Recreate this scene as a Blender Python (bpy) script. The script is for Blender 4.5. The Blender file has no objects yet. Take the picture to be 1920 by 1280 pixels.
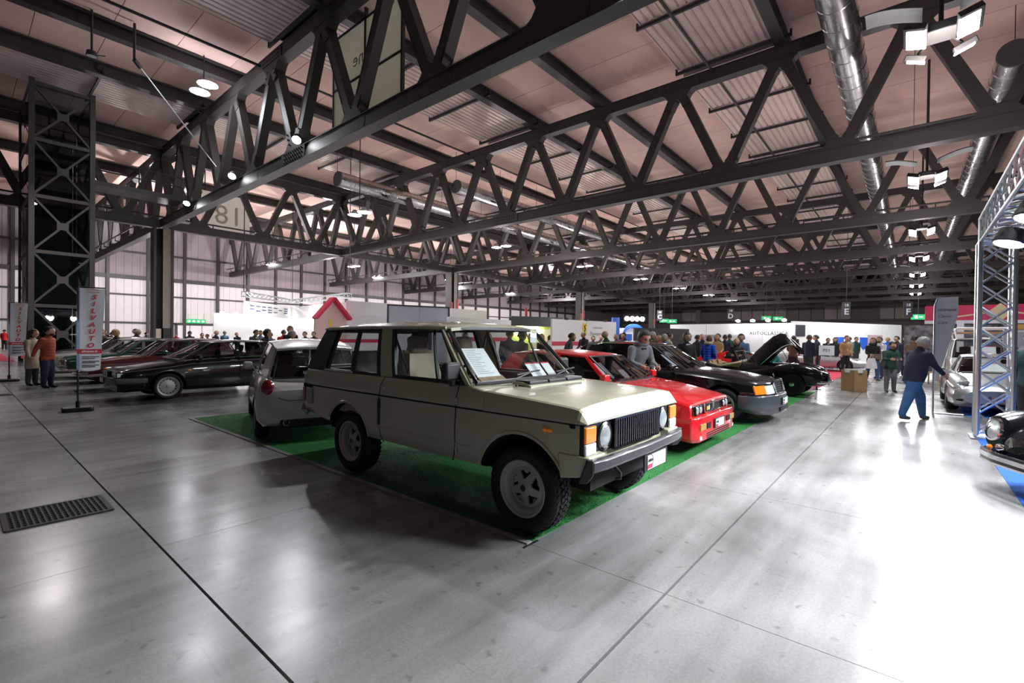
import bpy, bmesh, math, random
import numpy as np
from mathutils import Vector, Matrix
random.seed(7)
SC = bpy.context.scene
COL = SC.collection
R = math.radians

# ------------------------------------------------------------------ camera
FPX, YAW, PIT, ROL, CAMH = 887.0, .70018, .008936, .01249, 1.58
cf = Vector((math.cos(YAW)*math.cos(PIT), math.sin(YAW)*math.cos(PIT), -math.sin(PIT)))
cr0 = Vector((math.sin(YAW), -math.cos(YAW), 0)); cu0 = cr0.cross(cf)
cr = math.cos(ROL)*cr0 + math.sin(ROL)*cu0
cu = -math.sin(ROL)*cr0 + math.cos(ROL)*cu0
CAMP = Vector((0, 0, CAMH))
cam_d = bpy.data.cameras.new('camera'); cam = bpy.data.objects.new('camera', cam_d); COL.objects.link(cam)
cam_d.sensor_width = 36; cam_d.lens = FPX/1920*36; cam_d.clip_end = 400; cam_d.clip_start = .05
m = Matrix((cr, cu, -cf)).transposed().to_4x4(); m.translation = CAMP
cam.matrix_world = m
SC.camera = cam
# a pixel of the photograph gives a direction; the distance comes from the plane it is put on
def ray(x, y): return cf + cr*((x-960)/FPX) + cu*((640-y)/FPX)
def on_z(x, y, z=0): d = ray(x, y); return CAMP + d*((z-CAMH)/d.z)
def on_x(x, y, X): d = ray(x, y); return CAMP + d*(X/d.x)
def on_y(x, y, Y): d = ray(x, y); return CAMP + d*(Y/d.y)
def at_depth(x, y, d): return CAMP + ray(x, y)*d

# ------------------------------------------------------------------ world and exposure
w = bpy.data.worlds.new('hall_ambient'); SC.world = w; w.use_nodes = True
w.node_tree.nodes['Background'].inputs[0].default_value = (.80, .84, .90, 1)
w.node_tree.nodes['Background'].inputs[1].default_value = .035
SC.view_settings.view_transform = 'Standard'; SC.view_settings.look = 'None'
SC.view_settings.exposure = 0.0; SC.view_settings.gamma = 1.0; SC.view_settings.use_curve_mapping = False

def light(name, kind, loc, power, color=(1, 1, 1), size=.5, rot=(0, 0, 0), parent=None, aim=None, spot=None, blend=.4):
    d = bpy.data.lights.new(name, kind); d.energy = power; d.color = color
    if kind == 'AREA': d.shape = 'DISK'; d.size = size
    elif kind == 'SPOT':
        d.shadow_soft_size = size; d.spot_size = spot or R(110); d.spot_blend = blend
    else: d.shadow_soft_size = size
    o = bpy.data.objects.new(name, d); COL.objects.link(o); o.location = loc; o.rotation_euler = rot
    if aim is not None: o.rotation_euler = (Vector(aim)-Vector(loc)).to_track_quat('-Z', 'Y').to_euler()
    if parent: o.parent = parent
    return o
# the high bay lamps of the hall: one row per side of the bay, one lamp between each pair of trusses
ROWA, ROWB, LAMPZ = -.45, 25.8, 9.0
LX = [15.65 + 13.05*k for k in range(7)]
POW = 900
for k, X in enumerate(LX):
    light('bay_lamp_light', 'AREA', (X, ROWA, LAMPZ-.35), POW*(.6 if k < 2 else 1), (.92, .97, 1), 1.9)
    light('bay_lamp_light', 'POINT', (X, ROWA, LAMPZ-.75), POW*.55, (1, .85, .81), .35)
    f_ = .5 if k == 0 else 1.6
    light('bay_lamp_light', 'AREA', (X+.4, ROWB, LAMPZ-.35), POW*.7*f_, (.95, .97, 1), 1.0)
    light('bay_lamp_light', 'POINT', (X+.4, ROWB, LAMPZ-.75), POW*.8*f_, (1, .85, .81), .35)
light('bay_lamp_light', 'AREA', (2.6, ROWB, LAMPZ-.35), POW*.3, (1, .92, .9), 1.0)
for X in (12, 28, 48, 70): light('bay_lamp_light', 'POINT', (X, 51, 8.3), POW*4.6, (1, .95, .95), .35)

# ------------------------------------------------------------------ materials
MATS = {}
def mat(name, col, rough=.5, metal=0., coat=0., var=0., vscale=4., bump=0., bscale=40., emit=None, es=1., rvar=0., spec=.5, stretch=None):
    if name in MATS: return MATS[name]
    m = bpy.data.materials.new(name); m.use_nodes = True; nt = m.node_tree; b = nt.nodes['Principled BSDF']
    b.inputs['Base Color'].default_value = (*col, 1); b.inputs['Roughness'].default_value = rough
    b.inputs['Metallic'].default_value = metal; b.inputs['Specular IOR Level'].default_value = spec
    m.diffuse_color = (*col, 1)
    if coat: b.inputs['Coat Weight'].default_value = coat; b.inputs['Coat Roughness'].default_value = .03
    if emit: b.inputs['Emission Color'].default_value = (*emit, 1); b.inputs['Emission Strength'].default_value = es
    if var or bump or rvar:
        tc = nt.nodes.new('ShaderNodeTexCoord'); src = tc.outputs['Object']
        if stretch:
            mp = nt.nodes.new('ShaderNodeMapping'); mp.inputs['Scale'].default_value = stretch
            nt.links.new(src, mp.inputs[0]); src = mp.outputs[0]
    if var or rvar:
        n = nt.nodes.new('ShaderNodeTexNoise'); n.inputs['Scale'].default_value = vscale; n.inputs['Detail'].default_value = 6
        nt.links.new(src, n.inputs['Vector'])
        if var:
            rp = nt.nodes.new('ShaderNodeValToRGB')
            rp.color_ramp.elements[0].position = .3; rp.color_ramp.elements[1].position = .7
            rp.color_ramp.elements[0].color = (*[c*(1-var) for c in col], 1)
            rp.color_ramp.elements[1].color = (*[min(1, c*(1+var)) for c in col], 1)
            nt.links.new(n.outputs[0], rp.inputs[0]); nt.links.new(rp.outputs[0], b.inputs['Base Color'])
        if rvar:
            mr = nt.nodes.new('ShaderNodeMapRange'); mr.inputs[3].default_value = max(.02, rough-rvar); mr.inputs[4].default_value = rough+rvar
            nt.links.new(n.outputs[0], mr.inputs[0]); nt.links.new(mr.outputs[0], b.inputs['Roughness'])
    if bump:
        n2 = nt.nodes.new('ShaderNodeTexNoise'); n2.inputs['Scale'].default_value = bscale; nt.links.new(src, n2.inputs['Vector'])
        bp = nt.nodes.new('ShaderNodeBump'); bp.inputs['Strength'].default_value = bump; bp.inputs['Distance'].default_value = .01
        nt.links.new(n2.outputs[0], bp.inputs['Height']); nt.links.new(bp.outputs[0], b.inputs['Normal'])
    MATS[name] = m
    return m
def glass(name, tint=(.8, .85, .85), refl=1.0):
    if name in MATS: return MATS[name]
    m = bpy.data.materials.new(name); m.use_nodes = True; nt = m.node_tree; nt.nodes.clear()
    o = nt.nodes.new('ShaderNodeOutputMaterial'); mx = nt.nodes.new('ShaderNodeMixShader')
    t = nt.nodes.new('ShaderNodeBsdfTransparent'); t.inputs[0].default_value = (*tint, 1)
    g = nt.nodes.new('ShaderNodeBsdfGlossy'); g.inputs['Roughness'].default_value = .015; g.inputs[0].default_value = (refl, refl, refl, 1)
    lw = nt.nodes.new('ShaderNodeLayerWeight'); lw.inputs[0].default_value = .5
    pw = nt.nodes.new('ShaderNodeMath'); pw.operation = 'POWER'; pw.inputs[1].default_value = 4.0
    ma = nt.nodes.new('ShaderNodeMath'); ma.operation = 'MULTIPLY_ADD'; ma.inputs[1].default_value = .85; ma.inputs[2].default_value = .055
    nt.links.new(lw.outputs['Facing'], pw.inputs[0]); nt.links.new(pw.outputs[0], ma.inputs[0]); nt.links.new(ma.outputs[0], mx.inputs[0]); nt.links.new(t.outputs[0], mx.inputs[1]); nt.links.new(g.outputs[0], mx.inputs[2])
    nt.links.new(mx.outputs[0], o.inputs[0]); m.diffuse_color = (*tint, .4)
    MATS[name] = m
    return m
def emis(name, col, s):
    if name in MATS: return MATS[name]
    return mat(name, (0.8, .8, .8), .5, emit=col, es=s)
def paint(name, col, rough=.32, coat=.9, spec=.4): return mat(name, col, rough, coat=coat, spec=spec)

STEEL = mat('painted steel grey', (.046, .042, .037), .5, var=.12, vscale=.6, bump=.05, bscale=6)
STEELD = mat('painted steel dark', (.035, .034, .034), .5)
BLACK = mat('black rubber', (.010, .010, .011), .7, var=.2, vscale=20)
BLKP = mat('black plastic', (.014, .015, .017), .42)
GLOSSB = mat('gloss black trim', (.008, .009, .011), .2)
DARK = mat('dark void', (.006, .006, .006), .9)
CHROME = mat('chrome', (.72, .73, .75), .12, 1.0)
ALU = mat('brushed aluminium', (.62, .66, .70), .32, 1.0, rvar=.08, vscale=9)
SILV = mat('silver wheel paint', (.46, .47, .49), .36, .25)
WHITE = mat('white panel', (.80, .79, .80), .5, var=.03, vscale=.5)
PAPER = mat('white paper', (.80, .83, .86), .55)
INK = mat('dark print', (.03, .03, .05), .6)
REDP = mat('red print', (.62, .02, .07), .5)
AMBER = mat('amber lens', (.90, .22, .01), .15, coat=.8, emit=(1, .25, .0), es=.12)
CLEARL = mat('clear lens', (.75, .80, .84), .10, coat=1.0, bump=.5, bscale=90)
REDL = mat('red lens', (.32, .012, .02), .12, coat=1.0)
CARGL = glass('car glass', (.80, .83, .82))
DARKGL = glass('dark tinted glass', (.34, .36, .37))
LAMPE = emis('lamp glow', (.93, .97, 1), 60)

# ------------------------------------------------------------------ mesh helpers
def rotm(rx=0, ry=0, rz=0): return (Matrix.Rotation(rz, 3, 'Z') @ Matrix.Rotation(ry, 3, 'Y') @ Matrix.Rotation(rx, 3, 'X'))
class MB:
    def __init__(s): s.v = []; s.f = []; s.m = []
    def add(s, vs, fs, mi=0):
        o = len(s.v); s.v += [tuple(p) for p in vs]; s.f += [tuple(o+i for i in f) for f in fs]; s.m += [mi]*len(fs); return s
    def box(s, c, d, rot=None, mi=0):
        vs = [Vector((x*d[0]/2, y*d[1]/2, z*d[2]/2)) for x in (-1, 1) for y in (-1, 1) for z in (-1, 1)]
        if rot is not None: vs = [rot @ p for p in vs]
        c = Vector(c)
        return s.add([p+c for p in vs], [(0, 1, 3, 2), (4, 6, 7, 5), (0, 4, 5, 1), (2, 3, 7, 6), (0, 2, 6, 4), (1, 5, 7, 3)], mi)
    def span(s, a, b, mi=0):
        return s.box([(a[i]+b[i])/2 for i in range(3)], [abs(b[i]-a[i]) for i in range(3)], None, mi)
    def bar(s, a, b, w, h=None, mi=0, up=(0, 0, 1)):
        a = Vector(a); b = Vector(b); h = h or w; d = b-a; L = d.length
        if L < 1e-6: return s
        z = d/L; u = Vector(up)
        if abs(z.dot(u)) > .98: u = Vector((1, 0, 0))
        x = u.cross(z).normalized(); y = z.cross(x)
        return s.box((a+b)/2, (w, h, L), Matrix((x, y, z)).transposed(), mi)
    def tube(s, pts, r, n=8, mi=0, caps=True, closed=False):
        pts = [Vector(p) for p in pts]; N = len(pts); rs = r if isinstance(r, (list, tuple)) else [r]*N
        rings = []; prev = None
        for i, p in enumerate(pts):
            if closed: t = pts[(i+1) % N]-pts[i-1]
            else: t = pts[min(i+1, N-1)]-pts[max(i-1, 0)]
            t = t.normalized() if t.length > 1e-9 else Vector((0, 0, 1))
            if prev is None: u = t.orthogonal().normalized()
            else:
                u = prev-t*prev.dot(t); u = u.normalized() if u.length > 1e-6 else t.orthogonal().normalized()
            prev = u; w_ = t.cross(u)
            rings.append([p+(u*math.cos(2*math.pi*k/n)+w_*math.sin(2*math.pi*k/n))*rs[i] for k in range(n)])
        vs = [q for ring in rings for q in ring]; fs = []
        for i in range(N if closed else N-1):
            j = (i+1) % N
            for k in range(n): fs.append((i*n+k, i*n+(k+1) % n, j*n+(k+1) % n, j*n+k))
        if caps and not closed: fs += [tuple(range(n-1, -1, -1)), tuple((N-1)*n+k for k in range(n))]
        return s.add(vs, fs, mi)
    def lathe(s, prof, n=24, c=(0, 0, 0), axis='Z', mi=0, closed=False, a0=0., a1=2*math.pi):
        full = abs(a1-a0-2*math.pi) < 1e-6; K = n if full else n+1; c = Vector(c); vs = []
        for (r, h) in prof:
            for k in range(K):
                a = a0+(a1-a0)*k/n; x, y = r*math.cos(a), r*math.sin(a)
                p = (x, y, h) if axis == 'Z' else ((x, h, y) if axis == 'Y' else (h, x, y))
                vs.append(c+Vector(p))
        fs = []; P = len(prof)
        for i in range(P if closed else P-1):
            j = (i+1) % P
            for k in range(n): k2 = (k+1) % K; fs.append((i*K+k, i*K+k2, j*K+k2, j*K+k))
        return s.add(vs, fs, mi)
    def prism(s, poly, h0, h1, axis='Z', mi=0):
        n = len(poly)
        def P(a, b, h): return (a, b, h) if axis == 'Z' else ((a, h, b) if axis == 'Y' else (h, a, b))
        vs = [P(a, b, h0) for a, b in poly]+[P(a, b, h1) for a, b in poly]
        fs = [tuple(range(n-1, -1, -1)), tuple(range(n, 2*n))]+[(i, (i+1) % n, n+(i+1) % n, n+i) for i in range(n)]
        return s.add(vs, fs, mi)
    def grid(s, fn, nu, nv, th=None, mi=0):
        """surface fn(u,v); th: thickness vector or float along the normal"""
        P = [[Vector(fn(i/nu, j/nv)) for j in range(nv+1)] for i in range(nu+1)]
        W = nv+1; vs = [p for row in P for p in row]
        fs = [(i*W+j, (i+1)*W+j, (i+1)*W+j+1, i*W+j+1) for i in range(nu) for j in range(nv)]
        if th is None: return s.add(vs, fs, mi)
        if isinstance(th, (int, float)):
            N = []
            for i in range(nu+1):
                for j in range(nv+1):
                    a = P[min(i+1, nu)][j]-P[max(i-1, 0)][j]; b = P[i][min(j+1, nv)]-P[i][max(j-1, 0)]
                    N.append(a.cross(b).normalized()*th)
        else: N = [Vector(th)]*len(vs)
        o = len(vs); vs2 = vs+[p+q for p, q in zip(vs, N)]
        fs2 = fs+[tuple(o+k for k in reversed(f)) for f in fs]
        for i in range(nu): fs2 += [(i*W, o+i*W, o+(i+1)*W, (i+1)*W), (i*W+nv, (i+1)*W+nv, o+(i+1)*W+nv, o+i*W+nv)]
        for j in range(nv): fs2 += [(j, j+1, o+j+1, o+j), (nu*W+j, o+nu*W+j, o+nu*W+j+1, nu*W+j+1)]
        return s.add(vs2, fs2, mi)
    def patch(s, a, b, c, d, nu=4, nv=4, bulge=(0, 0, 0), th=None, mi=0):
        a, b, c, d = map(Vector, (a, b, c, d)); B = Vector(bulge)
        return s.grid(lambda u, v: a*(1-u)*(1-v)+b*u*(1-v)+c*u*v+d*(1-u)*v+B*(16*u*(1-u)*v*(1-v))**.7, nu, nv, th, mi)
    def ell(s, c, r, nu=12, nv=8, rot=None, mi=0):
        c = Vector(c); vs = []
        for j in range(1, nv):
            t = math.pi*j/nv
            for i in range(nu):
                p = Vector((r[0]*math.sin(t)*math.cos(2*math.pi*i/nu), r[1]*math.sin(t)*math.sin(2*math.pi*i/nu), r[2]*math.cos(t)))
                vs.append(c+(rot @ p if rot is not None else p))
        for sg in (1, -1):
            p = Vector((0, 0, sg*r[2])); vs.append(c+(rot @ p if rot is not None else p))
        fs = [(j*nu+i, (j+1)*nu+i, (j+1)*nu+(i+1) % nu, j*nu+(i+1) % nu) for j in range(nv-2) for i in range(nu)]
        T = (nv-1)*nu
        fs += [(T, i, (i+1) % nu) for i in range(nu)]+[(T+1, (nv-2)*nu+(i+1) % nu, (nv-2)*nu+i) for i in range(nu)]
        return s.add(vs, fs, mi)
    def xf(s, M): s.v = [tuple(M @ Vector(p)) for p in s.v]; return s
    def mesh(s, name, mats, smooth=True, ang=32, fix=True):
        me = bpy.data.meshes.new(name); me.from_pydata(s.v, [], s.f)
        for x in (mats if isinstance(mats, (list, tuple)) else [mats]): me.materials.append(x)
        if any(s.m): me.polygons.foreach_set('material_index', s.m)
        if fix:
            bm = bmesh.new(); bm.from_mesh(me); bmesh.ops.recalc_face_normals(bm, faces=bm.faces); bm.to_mesh(me); bm.free()
        if smooth:
            me.polygons.foreach_set('use_smooth', [True]*len(me.polygons)); me.set_sharp_from_angle(angle=R(ang))
        me.update()
        return me
    def build(s, name, mats, parent=None, smooth=True, ang=32, bevel=0, loc=None, fix=True):
        return put(name, s.mesh(name, mats, smooth, ang, fix), parent, bevel, loc)
def put(name, me, parent=None, bevel=0, loc=None, rotz=None):
    o = bpy.data.objects.new(name, me); COL.objects.link(o)
    if parent is not None: o.parent = parent
    if loc is not None: o.location = loc
    if rotz is not None: o.rotation_euler.z = rotz
    if bevel:
        b = o.modifiers.new('bevel', 'BEVEL'); b.width = bevel; b.segments = 2; b.limit_method = 'ANGLE'; b.angle_limit = R(35)
    return o
def tag(o, label=None, cat=None, group=None, kind=None):
    if label: o['label'] = label
    if cat: o['category'] = cat
    if group: o['group'] = group
    if kind: o['kind'] = kind
    return o
def empty(name, loc=(0, 0, 0), rz=0, label=None, cat=None, group=None, kind=None):
    o = bpy.data.objects.new(name, None); COL.objects.link(o); o.location = loc; o.rotation_euler.z = rz; o.empty_display_size = .2
    return tag(o, label, cat, group, kind)
def copy_tree(o, parent=None):
    c = o.copy(); COL.objects.link(c); c.parent = parent
    for ch in o.children: copy_tree(ch, c)
    return c
FONT = None
def text_mesh(txt, size, extr=.002, align='CENTER', shear=0., spacing=1.0, bold=0.):
    cu_ = bpy.data.curves.new('txt', 'FONT'); cu_.body = txt; cu_.size = size; cu_.extrude = extr; cu_.align_x = align; cu_.align_y = 'CENTER'
    cu_.shear = shear; cu_.space_character = spacing; cu_.offset = bold; cu_.resolution_u = 2
    o = bpy.data.objects.new('txt', cu_)
    me = evaluated(o)
    bpy.data.objects.remove(o); bpy.data.curves.remove(cu_)
    return me
def text(name, txt, size, material, M, parent=None, **k):
    """lettering in the local XY plane of matrix M"""
    me = text_mesh(txt, size, **k); me.transform(M); me.materials.clear(); me.materials.append(material)
    return put(name, me, parent)
def face_m(o, right, up):
    """matrix with local x = right, y = up, z = out of the sheet"""
    rgt = Vector(right).normalized(); u = Vector(up).normalized(); n = rgt.cross(u)
    mm = Matrix((rgt, u, n)).transposed().to_4x4(); mm.translation = Vector(o)
    return mm
_SCR = bpy.data.scenes.new('scratch')
def evaluated(o, *others):
    """mesh of o with its modifiers, worked out in a scratch scene so the big scene is not touched"""
    obs = (o,)+others
    for q in obs: _SCR.collection.objects.link(q)
    vl = _SCR.view_layers[0]; vl.update(); dg = vl.depsgraph; dg.update()
    me = bpy.data.meshes.new_from_object(o.evaluated_get(dg))
    for q in obs: _SCR.collection.objects.unlink(q)
    return me
# ================================================================== FLOOR
def concrete():
    m = bpy.data.materials.new('polished concrete'); m.use_nodes = True; nt = m.node_tree; b = nt.nodes['Principled BSDF']
    tc = nt.nodes.new('ShaderNodeTexCoord')
    def noise(scale, detail=6, dist=0., stretch=None):
        n = nt.nodes.new('ShaderNodeTexNoise'); n.inputs['Scale'].default_value = scale; n.inputs['Detail'].default_value = detail; n.inputs['Distortion'].default_value = dist
        src = tc.outputs['Object']
        if stretch:
            mp = nt.nodes.new('ShaderNodeMapping'); mp.inputs['Scale'].default_value = stretch; nt.links.new(src, mp.inputs[0]); src = mp.outputs[0]
        nt.links.new(src, n.inputs['Vector']); return n.outputs[0]
    def ramp(src, p0, c0, p1, c1):
        r = nt.nodes.new('ShaderNodeValToRGB'); e = r.color_ramp.elements
        e[0].position = p0; e[0].color = (*c0, 1); e[1].position = p1; e[1].color = (*c1, 1); nt.links.new(src, r.inputs[0]); return r.outputs[0]
    def mul(a, b_, f=1.):
        x = nt.nodes.new('ShaderNodeMix'); x.data_type = 'RGBA'; x.blend_type = 'MULTIPLY'; x.inputs[0].default_value = f
        nt.links.new(a, x.inputs[6]); nt.links.new(b_, x.inputs[7]); return x.outputs[2]
    base = ramp(noise(.55, 8, .6), .30, (.20, .20, .195), .70, (.43, .435, .43))
    smear = ramp(noise(1.6, 5, 0, (.35, 2.2, 1)), .30, (.62, .62, .62), .60, (1, 1, 1))
    spots = ramp(noise(9, 3), .28, (.55, .53, .50), .36, (1, 1, 1))
    fine = ramp(noise(60, 2), .30, (.86, .86, .86), .65, (1, 1, 1))
    scr = ramp(noise(3.0, 4, 1.5, (9, .5, 1)), .27, (.72, .72, .72), .33, (1, 1, 1))
    c = mul(mul(mul(mul(base, smear), spots, .7), fine), scr, .7)
    nt.links.new(c, b.inputs['Base Color'])
    mr = nt.nodes.new('ShaderNodeMapRange'); mr.inputs[3].default_value = .10; mr.inputs[4].default_value = .38
    nt.links.new(noise(1.1, 7, .3), mr.inputs[0]); nt.links.new(mr.outputs[0], b.inputs['Roughness'])
    bp = nt.nodes.new('ShaderNodeBump'); bp.inputs['Strength'].default_value = .06; bp.inputs['Distance'].default_value = .02
    nt.links.new(noise(3.5, 5), bp.inputs['Height']); nt.links.new(bp.outputs[0], b.inputs['Normal'])
    b.inputs['Specular IOR Level'].default_value = .45
    return m
CONC = concrete()
JOINT = mat('joint filler', (.02, .02, .022), .8)
floor = MB().span((-30, -40, -.30), (140, 80, -.025)).build('floor', JOINT, smooth=False); tag(floor, kind='structure')
XJ = [-16.04, -11.78, -7.52, -3.26, 1.0, 2.86, 5.26]+[9.52+4.26*k for k in range(7)]
YJ = [-13.9, -10.9, -7.9, -4.9, -1.9, 1.14, 4.22, 7.05, 10.1]+[13.1+3*k for k in range(9)]
for i in range(len(XJ)-1):
    for j in range(len(YJ)-1):
        a, b_, c, d = XJ[i], XJ[i+1], YJ[j], YJ[j+1]
        g = lambda v: .008 if v in (1.0, 1.14) else .0022
        MB().span((a+g(a), c+g(c), -.03), (b_-g(b_), d-g(d), 0)).build('floor_slab', CONC, floor, smooth=False)
fm = MB()
x0, x1, y0, y1 = XJ[0], XJ[-1], YJ[0], YJ[-1]
for a, b_ in (((-30, -40), (140, y0)), ((-30, y1), (140, 80)), ((-30, y0), (x0, y1)), ((x1, y0), (140, y1))):
    fm.span((a[0], a[1], -.03), (b_[0], b_[1], 0))
tag(fm.build('floor_slab', CONC, floor, smooth=False), kind='stuff')

# drain covers let into the slabs
IRON = mat('cast iron', (.035, .032, .030), .55, .5, var=.35, vscale=14, bump=.3, bscale=60)
def drain(x0, x1, y0, y1, label, n):
    t = empty('drain_cover', ((x0+x1)/2, (y0+y1)/2, 0), 0, label, 'drain cover')
    w_, h_ = (x1-x0)/2, (y1-y0)/2; t0 = MB()
    for sx in (-1, 1): t0.span((sx*w_-.012, -h_, .0), (sx*w_+.012, h_, .012))
    for sy in (-1, 1): t0.span((-w_, sy*h_-.012, .0), (w_, sy*h_+.012, .012))
    t0.build('frame', IRON, t, smooth=False)
    MB().span((-w_, -h_, .0), (w_, h_, .004)).build('pan', DARK, t, smooth=False)
    bar = MB().span((-.006, -h_+.01, .004), (.006, h_-.01, .011))
    for k in range(9): bar.span((-.014, -h_+.03+k*(2*h_-.06)/8-.008, .004), (.014, -h_+.03+k*(2*h_-.06)/8+.008, .010))
    me = bar.mesh('grate_bar', IRON, smooth=False)
    for k in range(n): put('grate_bar', me, t, loc=(-w_+(k+.5)*2*w_/n, 0, 0))
drain(.28, .93, 5.40, 5.95, 'large rusty iron drain cover beside the wide floor joint', 18)
drain(.62, .97, 16.9, 17.3, 'small iron drain grate behind the near banner stand', 9)

# green carpet under the show cars, blue carpets under the stands
def carpet_mat(name, col, sc=220, var=.45):
    return mat(name, col, .85, var=var, vscale=sc, bump=.8, bscale=sc*1.5)
GREEN = carpet_mat('artificial grass', (.022, .21, .040)); BLUEC = carpet_mat('blue carpet', (.02, .13, .60), 150, .15); REDC = carpet_mat('red carpet', (.62, .04, .09), 150, .15)
cp = empty('grass_carpet', (2.86, 2.22, 0), 0, 'bright green artificial grass carpet under the row of show cars', 'carpet')
MB().span((0, 0, 0.0), (14.4, 7.95, .006)).build('backing', GREEN, cp, smooth=False)
def blades():
    rg = np.random.default_rng(3); N = 52000
    x = np.concatenate([rg.random(N)**1.6*9, rg.random(14000)*1.2]); y = np.concatenate([rg.random(N)**1.5*3.0, rg.random(14000)*7.9]); n = len(x)
    a = rg.random(n)*6.283; h = .004+rg.random(n)*.006; lean = (rg.random((n, 2))-.5)*.016; ww = .0035
    v = np.zeros((n, 3, 3)); dx, dy = np.cos(a)*ww, np.sin(a)*ww
    v[:, 0] = np.stack([x-dx, y-dy, .005+np.zeros(n)], 1); v[:, 1] = np.stack([x+dx, y+dy, .005+np.zeros(n)], 1)
    v[:, 2] = np.stack([x+lean[:, 0], y+lean[:, 1], .005+h], 1)
    me = bpy.data.meshes.new('grass_pile'); me.from_pydata(v.reshape(-1, 3).tolist(), [], np.arange(3*n).reshape(n, 3).tolist())
    me.materials.append(mat('grass blade', (.024, .25, .045), .5)); return me
tag(put('grass_pile', blades(), cp), kind='stuff')
TAPE = mat('clear edge tape', (.30, .31, .28), .2)
MB().span((-.03, -.01, 0), (.03, 7.95, .0125)).build('edge_tape', TAPE, cp, smooth=False)
MB().span((-.09, -.035, .0), (.09, -.010, .004)).build('tape_tab', BLKP, cp, smooth=False)
tag(MB().span((4.2, -7, 0), (11.6, -.86, .008)).build('blue_carpet', BLUEC, smooth=False), 'bright blue carpet under the old black coupe', 'carpet')
tag(MB().span((14.0, -6, 0), (26, -.95, .008)).build('blue_carpet', BLUEC, smooth=False), 'blue carpet under the silver sports car', 'carpet')
tag(MB().span((19.0, 2.35, 0), (31.4, 5.1, .008)).build('red_carpet', REDC, smooth=False), 'red carpet under the wedge shaped red and silver cars', 'carpet')
tag(MB().span((.4, 36.0, 0), (2.2, 58, .008)).build('red_carpet', REDC, smooth=False), 'pink red carpet beyond the glass lift tower', 'carpet')

# ================================================================== CEILING
CEIL = mat('ceiling panel', (.76, .52, .46), .75, var=.05, vscale=.7, bump=.05, bscale=30)  # pink cast of the reddish hall light is put into the panel colour
RIBM = mat('ribbed skylight panel', (.76, .61, .56), .5, .0, var=.04, vscale=.5)
ceil = MB().span((-20, -30, 14.85), (130, 70, 15.0)).build('ceiling', DARK, smooth=False); tag(ceil, kind='structure')
PL = 2.175
cme = {}
def cpanel(x, y, L, W):
    k = (round(L, 2), round(W, 2))
    if k not in cme: cme[k] = MB().span((.012, .012, 0), (L-.012, W-.012, .06)).mesh('ceiling_panel', CEIL, smooth=False)
    put('ceiling_panel', cme[k], ceil, loc=(x, y, 14.45))
for (ya, yb) in ((-8.45, -4.2), (-4.2, .05), (.05, 4.3), (8.55, 12.8), (12.8, 17.05), (21.3, 25.55), (25.55, 29.8), (34.05, 38.3)):
    for k in range(-2, 28): cpanel(k*PL, ya, PL, yb-ya)
cm = MB()
for (ya, yb) in ((-30, 4.3), (8.55, 17.05), (21.3, 29.8), (34.05, 70)):
    xa = 28*PL
    while xa < 128: cm.span((xa+.02, ya, 14.45), (xa+PL*2-.02, yb, 14.5)); xa += PL*2
cm.span((-20, 38.3, 14.45), (28*PL, 70, 14.5)).span((-20, -30, 14.45), (28*PL, -8.45, 14.5)).span((-20, -8.4, 14.45), (-2*PL, 38.3, 14.5))
tag(cm.build('ceiling_panel', CEIL, ceil, smooth=False), kind='stuff')
# ribbed panels: one per field between the cross bars
def ribmesh(L, W):
    b = MB(); n = 13; p = []
    for i in range(n):
        t = W/n; p += [(i*t+.03, .0), (i*t+t*.72, .0), (i*t+t*.80, .09), (i*t+t*.95, .09)]
    b.add([(0, y, z) for y, z in p]+[(L, y, z) for y, z in p], [(i, i+1, len(p)+i+1, len(p)+i) for i in range(len(p)-1)])
    b.span((0, 0, .0), (.05, W, .35)).span((L-.05, 0, 0), (L, W, .35)).span((0, -.02, 0), (L, .02, .35)).span((0, W-.02, 0), (L, W+.02, .35))
    return b.mesh('ribbed_panel', RIBM, smooth=False)
rme = ribmesh(4.1, 4.0); bme = MB().span((-.05, -.45, -.18), (.05, 4.3, -.06)).span((-.05, -.45, -.18), (.05, -.37, .1)).span((-.05, 4.22, -.18), (.05, 4.3, .1)).mesh('cross_bar', STEELD, smooth=False)
for ya in (4.3, 17.05, 29.8):
    for k in range(-1, 7):
        for q in range(3):
            X = 9.1+13.05*k+.35+4.15*q
            put('ribbed_panel', rme, ceil, loc=(X, ya+.15, 14.08)); put('cross_bar', bme, ceil, loc=(X+4.12, ya, 14.08))
rail = MB()
for Y in (6.95, 22.4, 37.4): rail.tube([(-4, Y, 13.55), (110, Y, 13.55)], .06, 6)
rail.build('sprinkler_pipe', STEELD, ceil)

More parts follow.
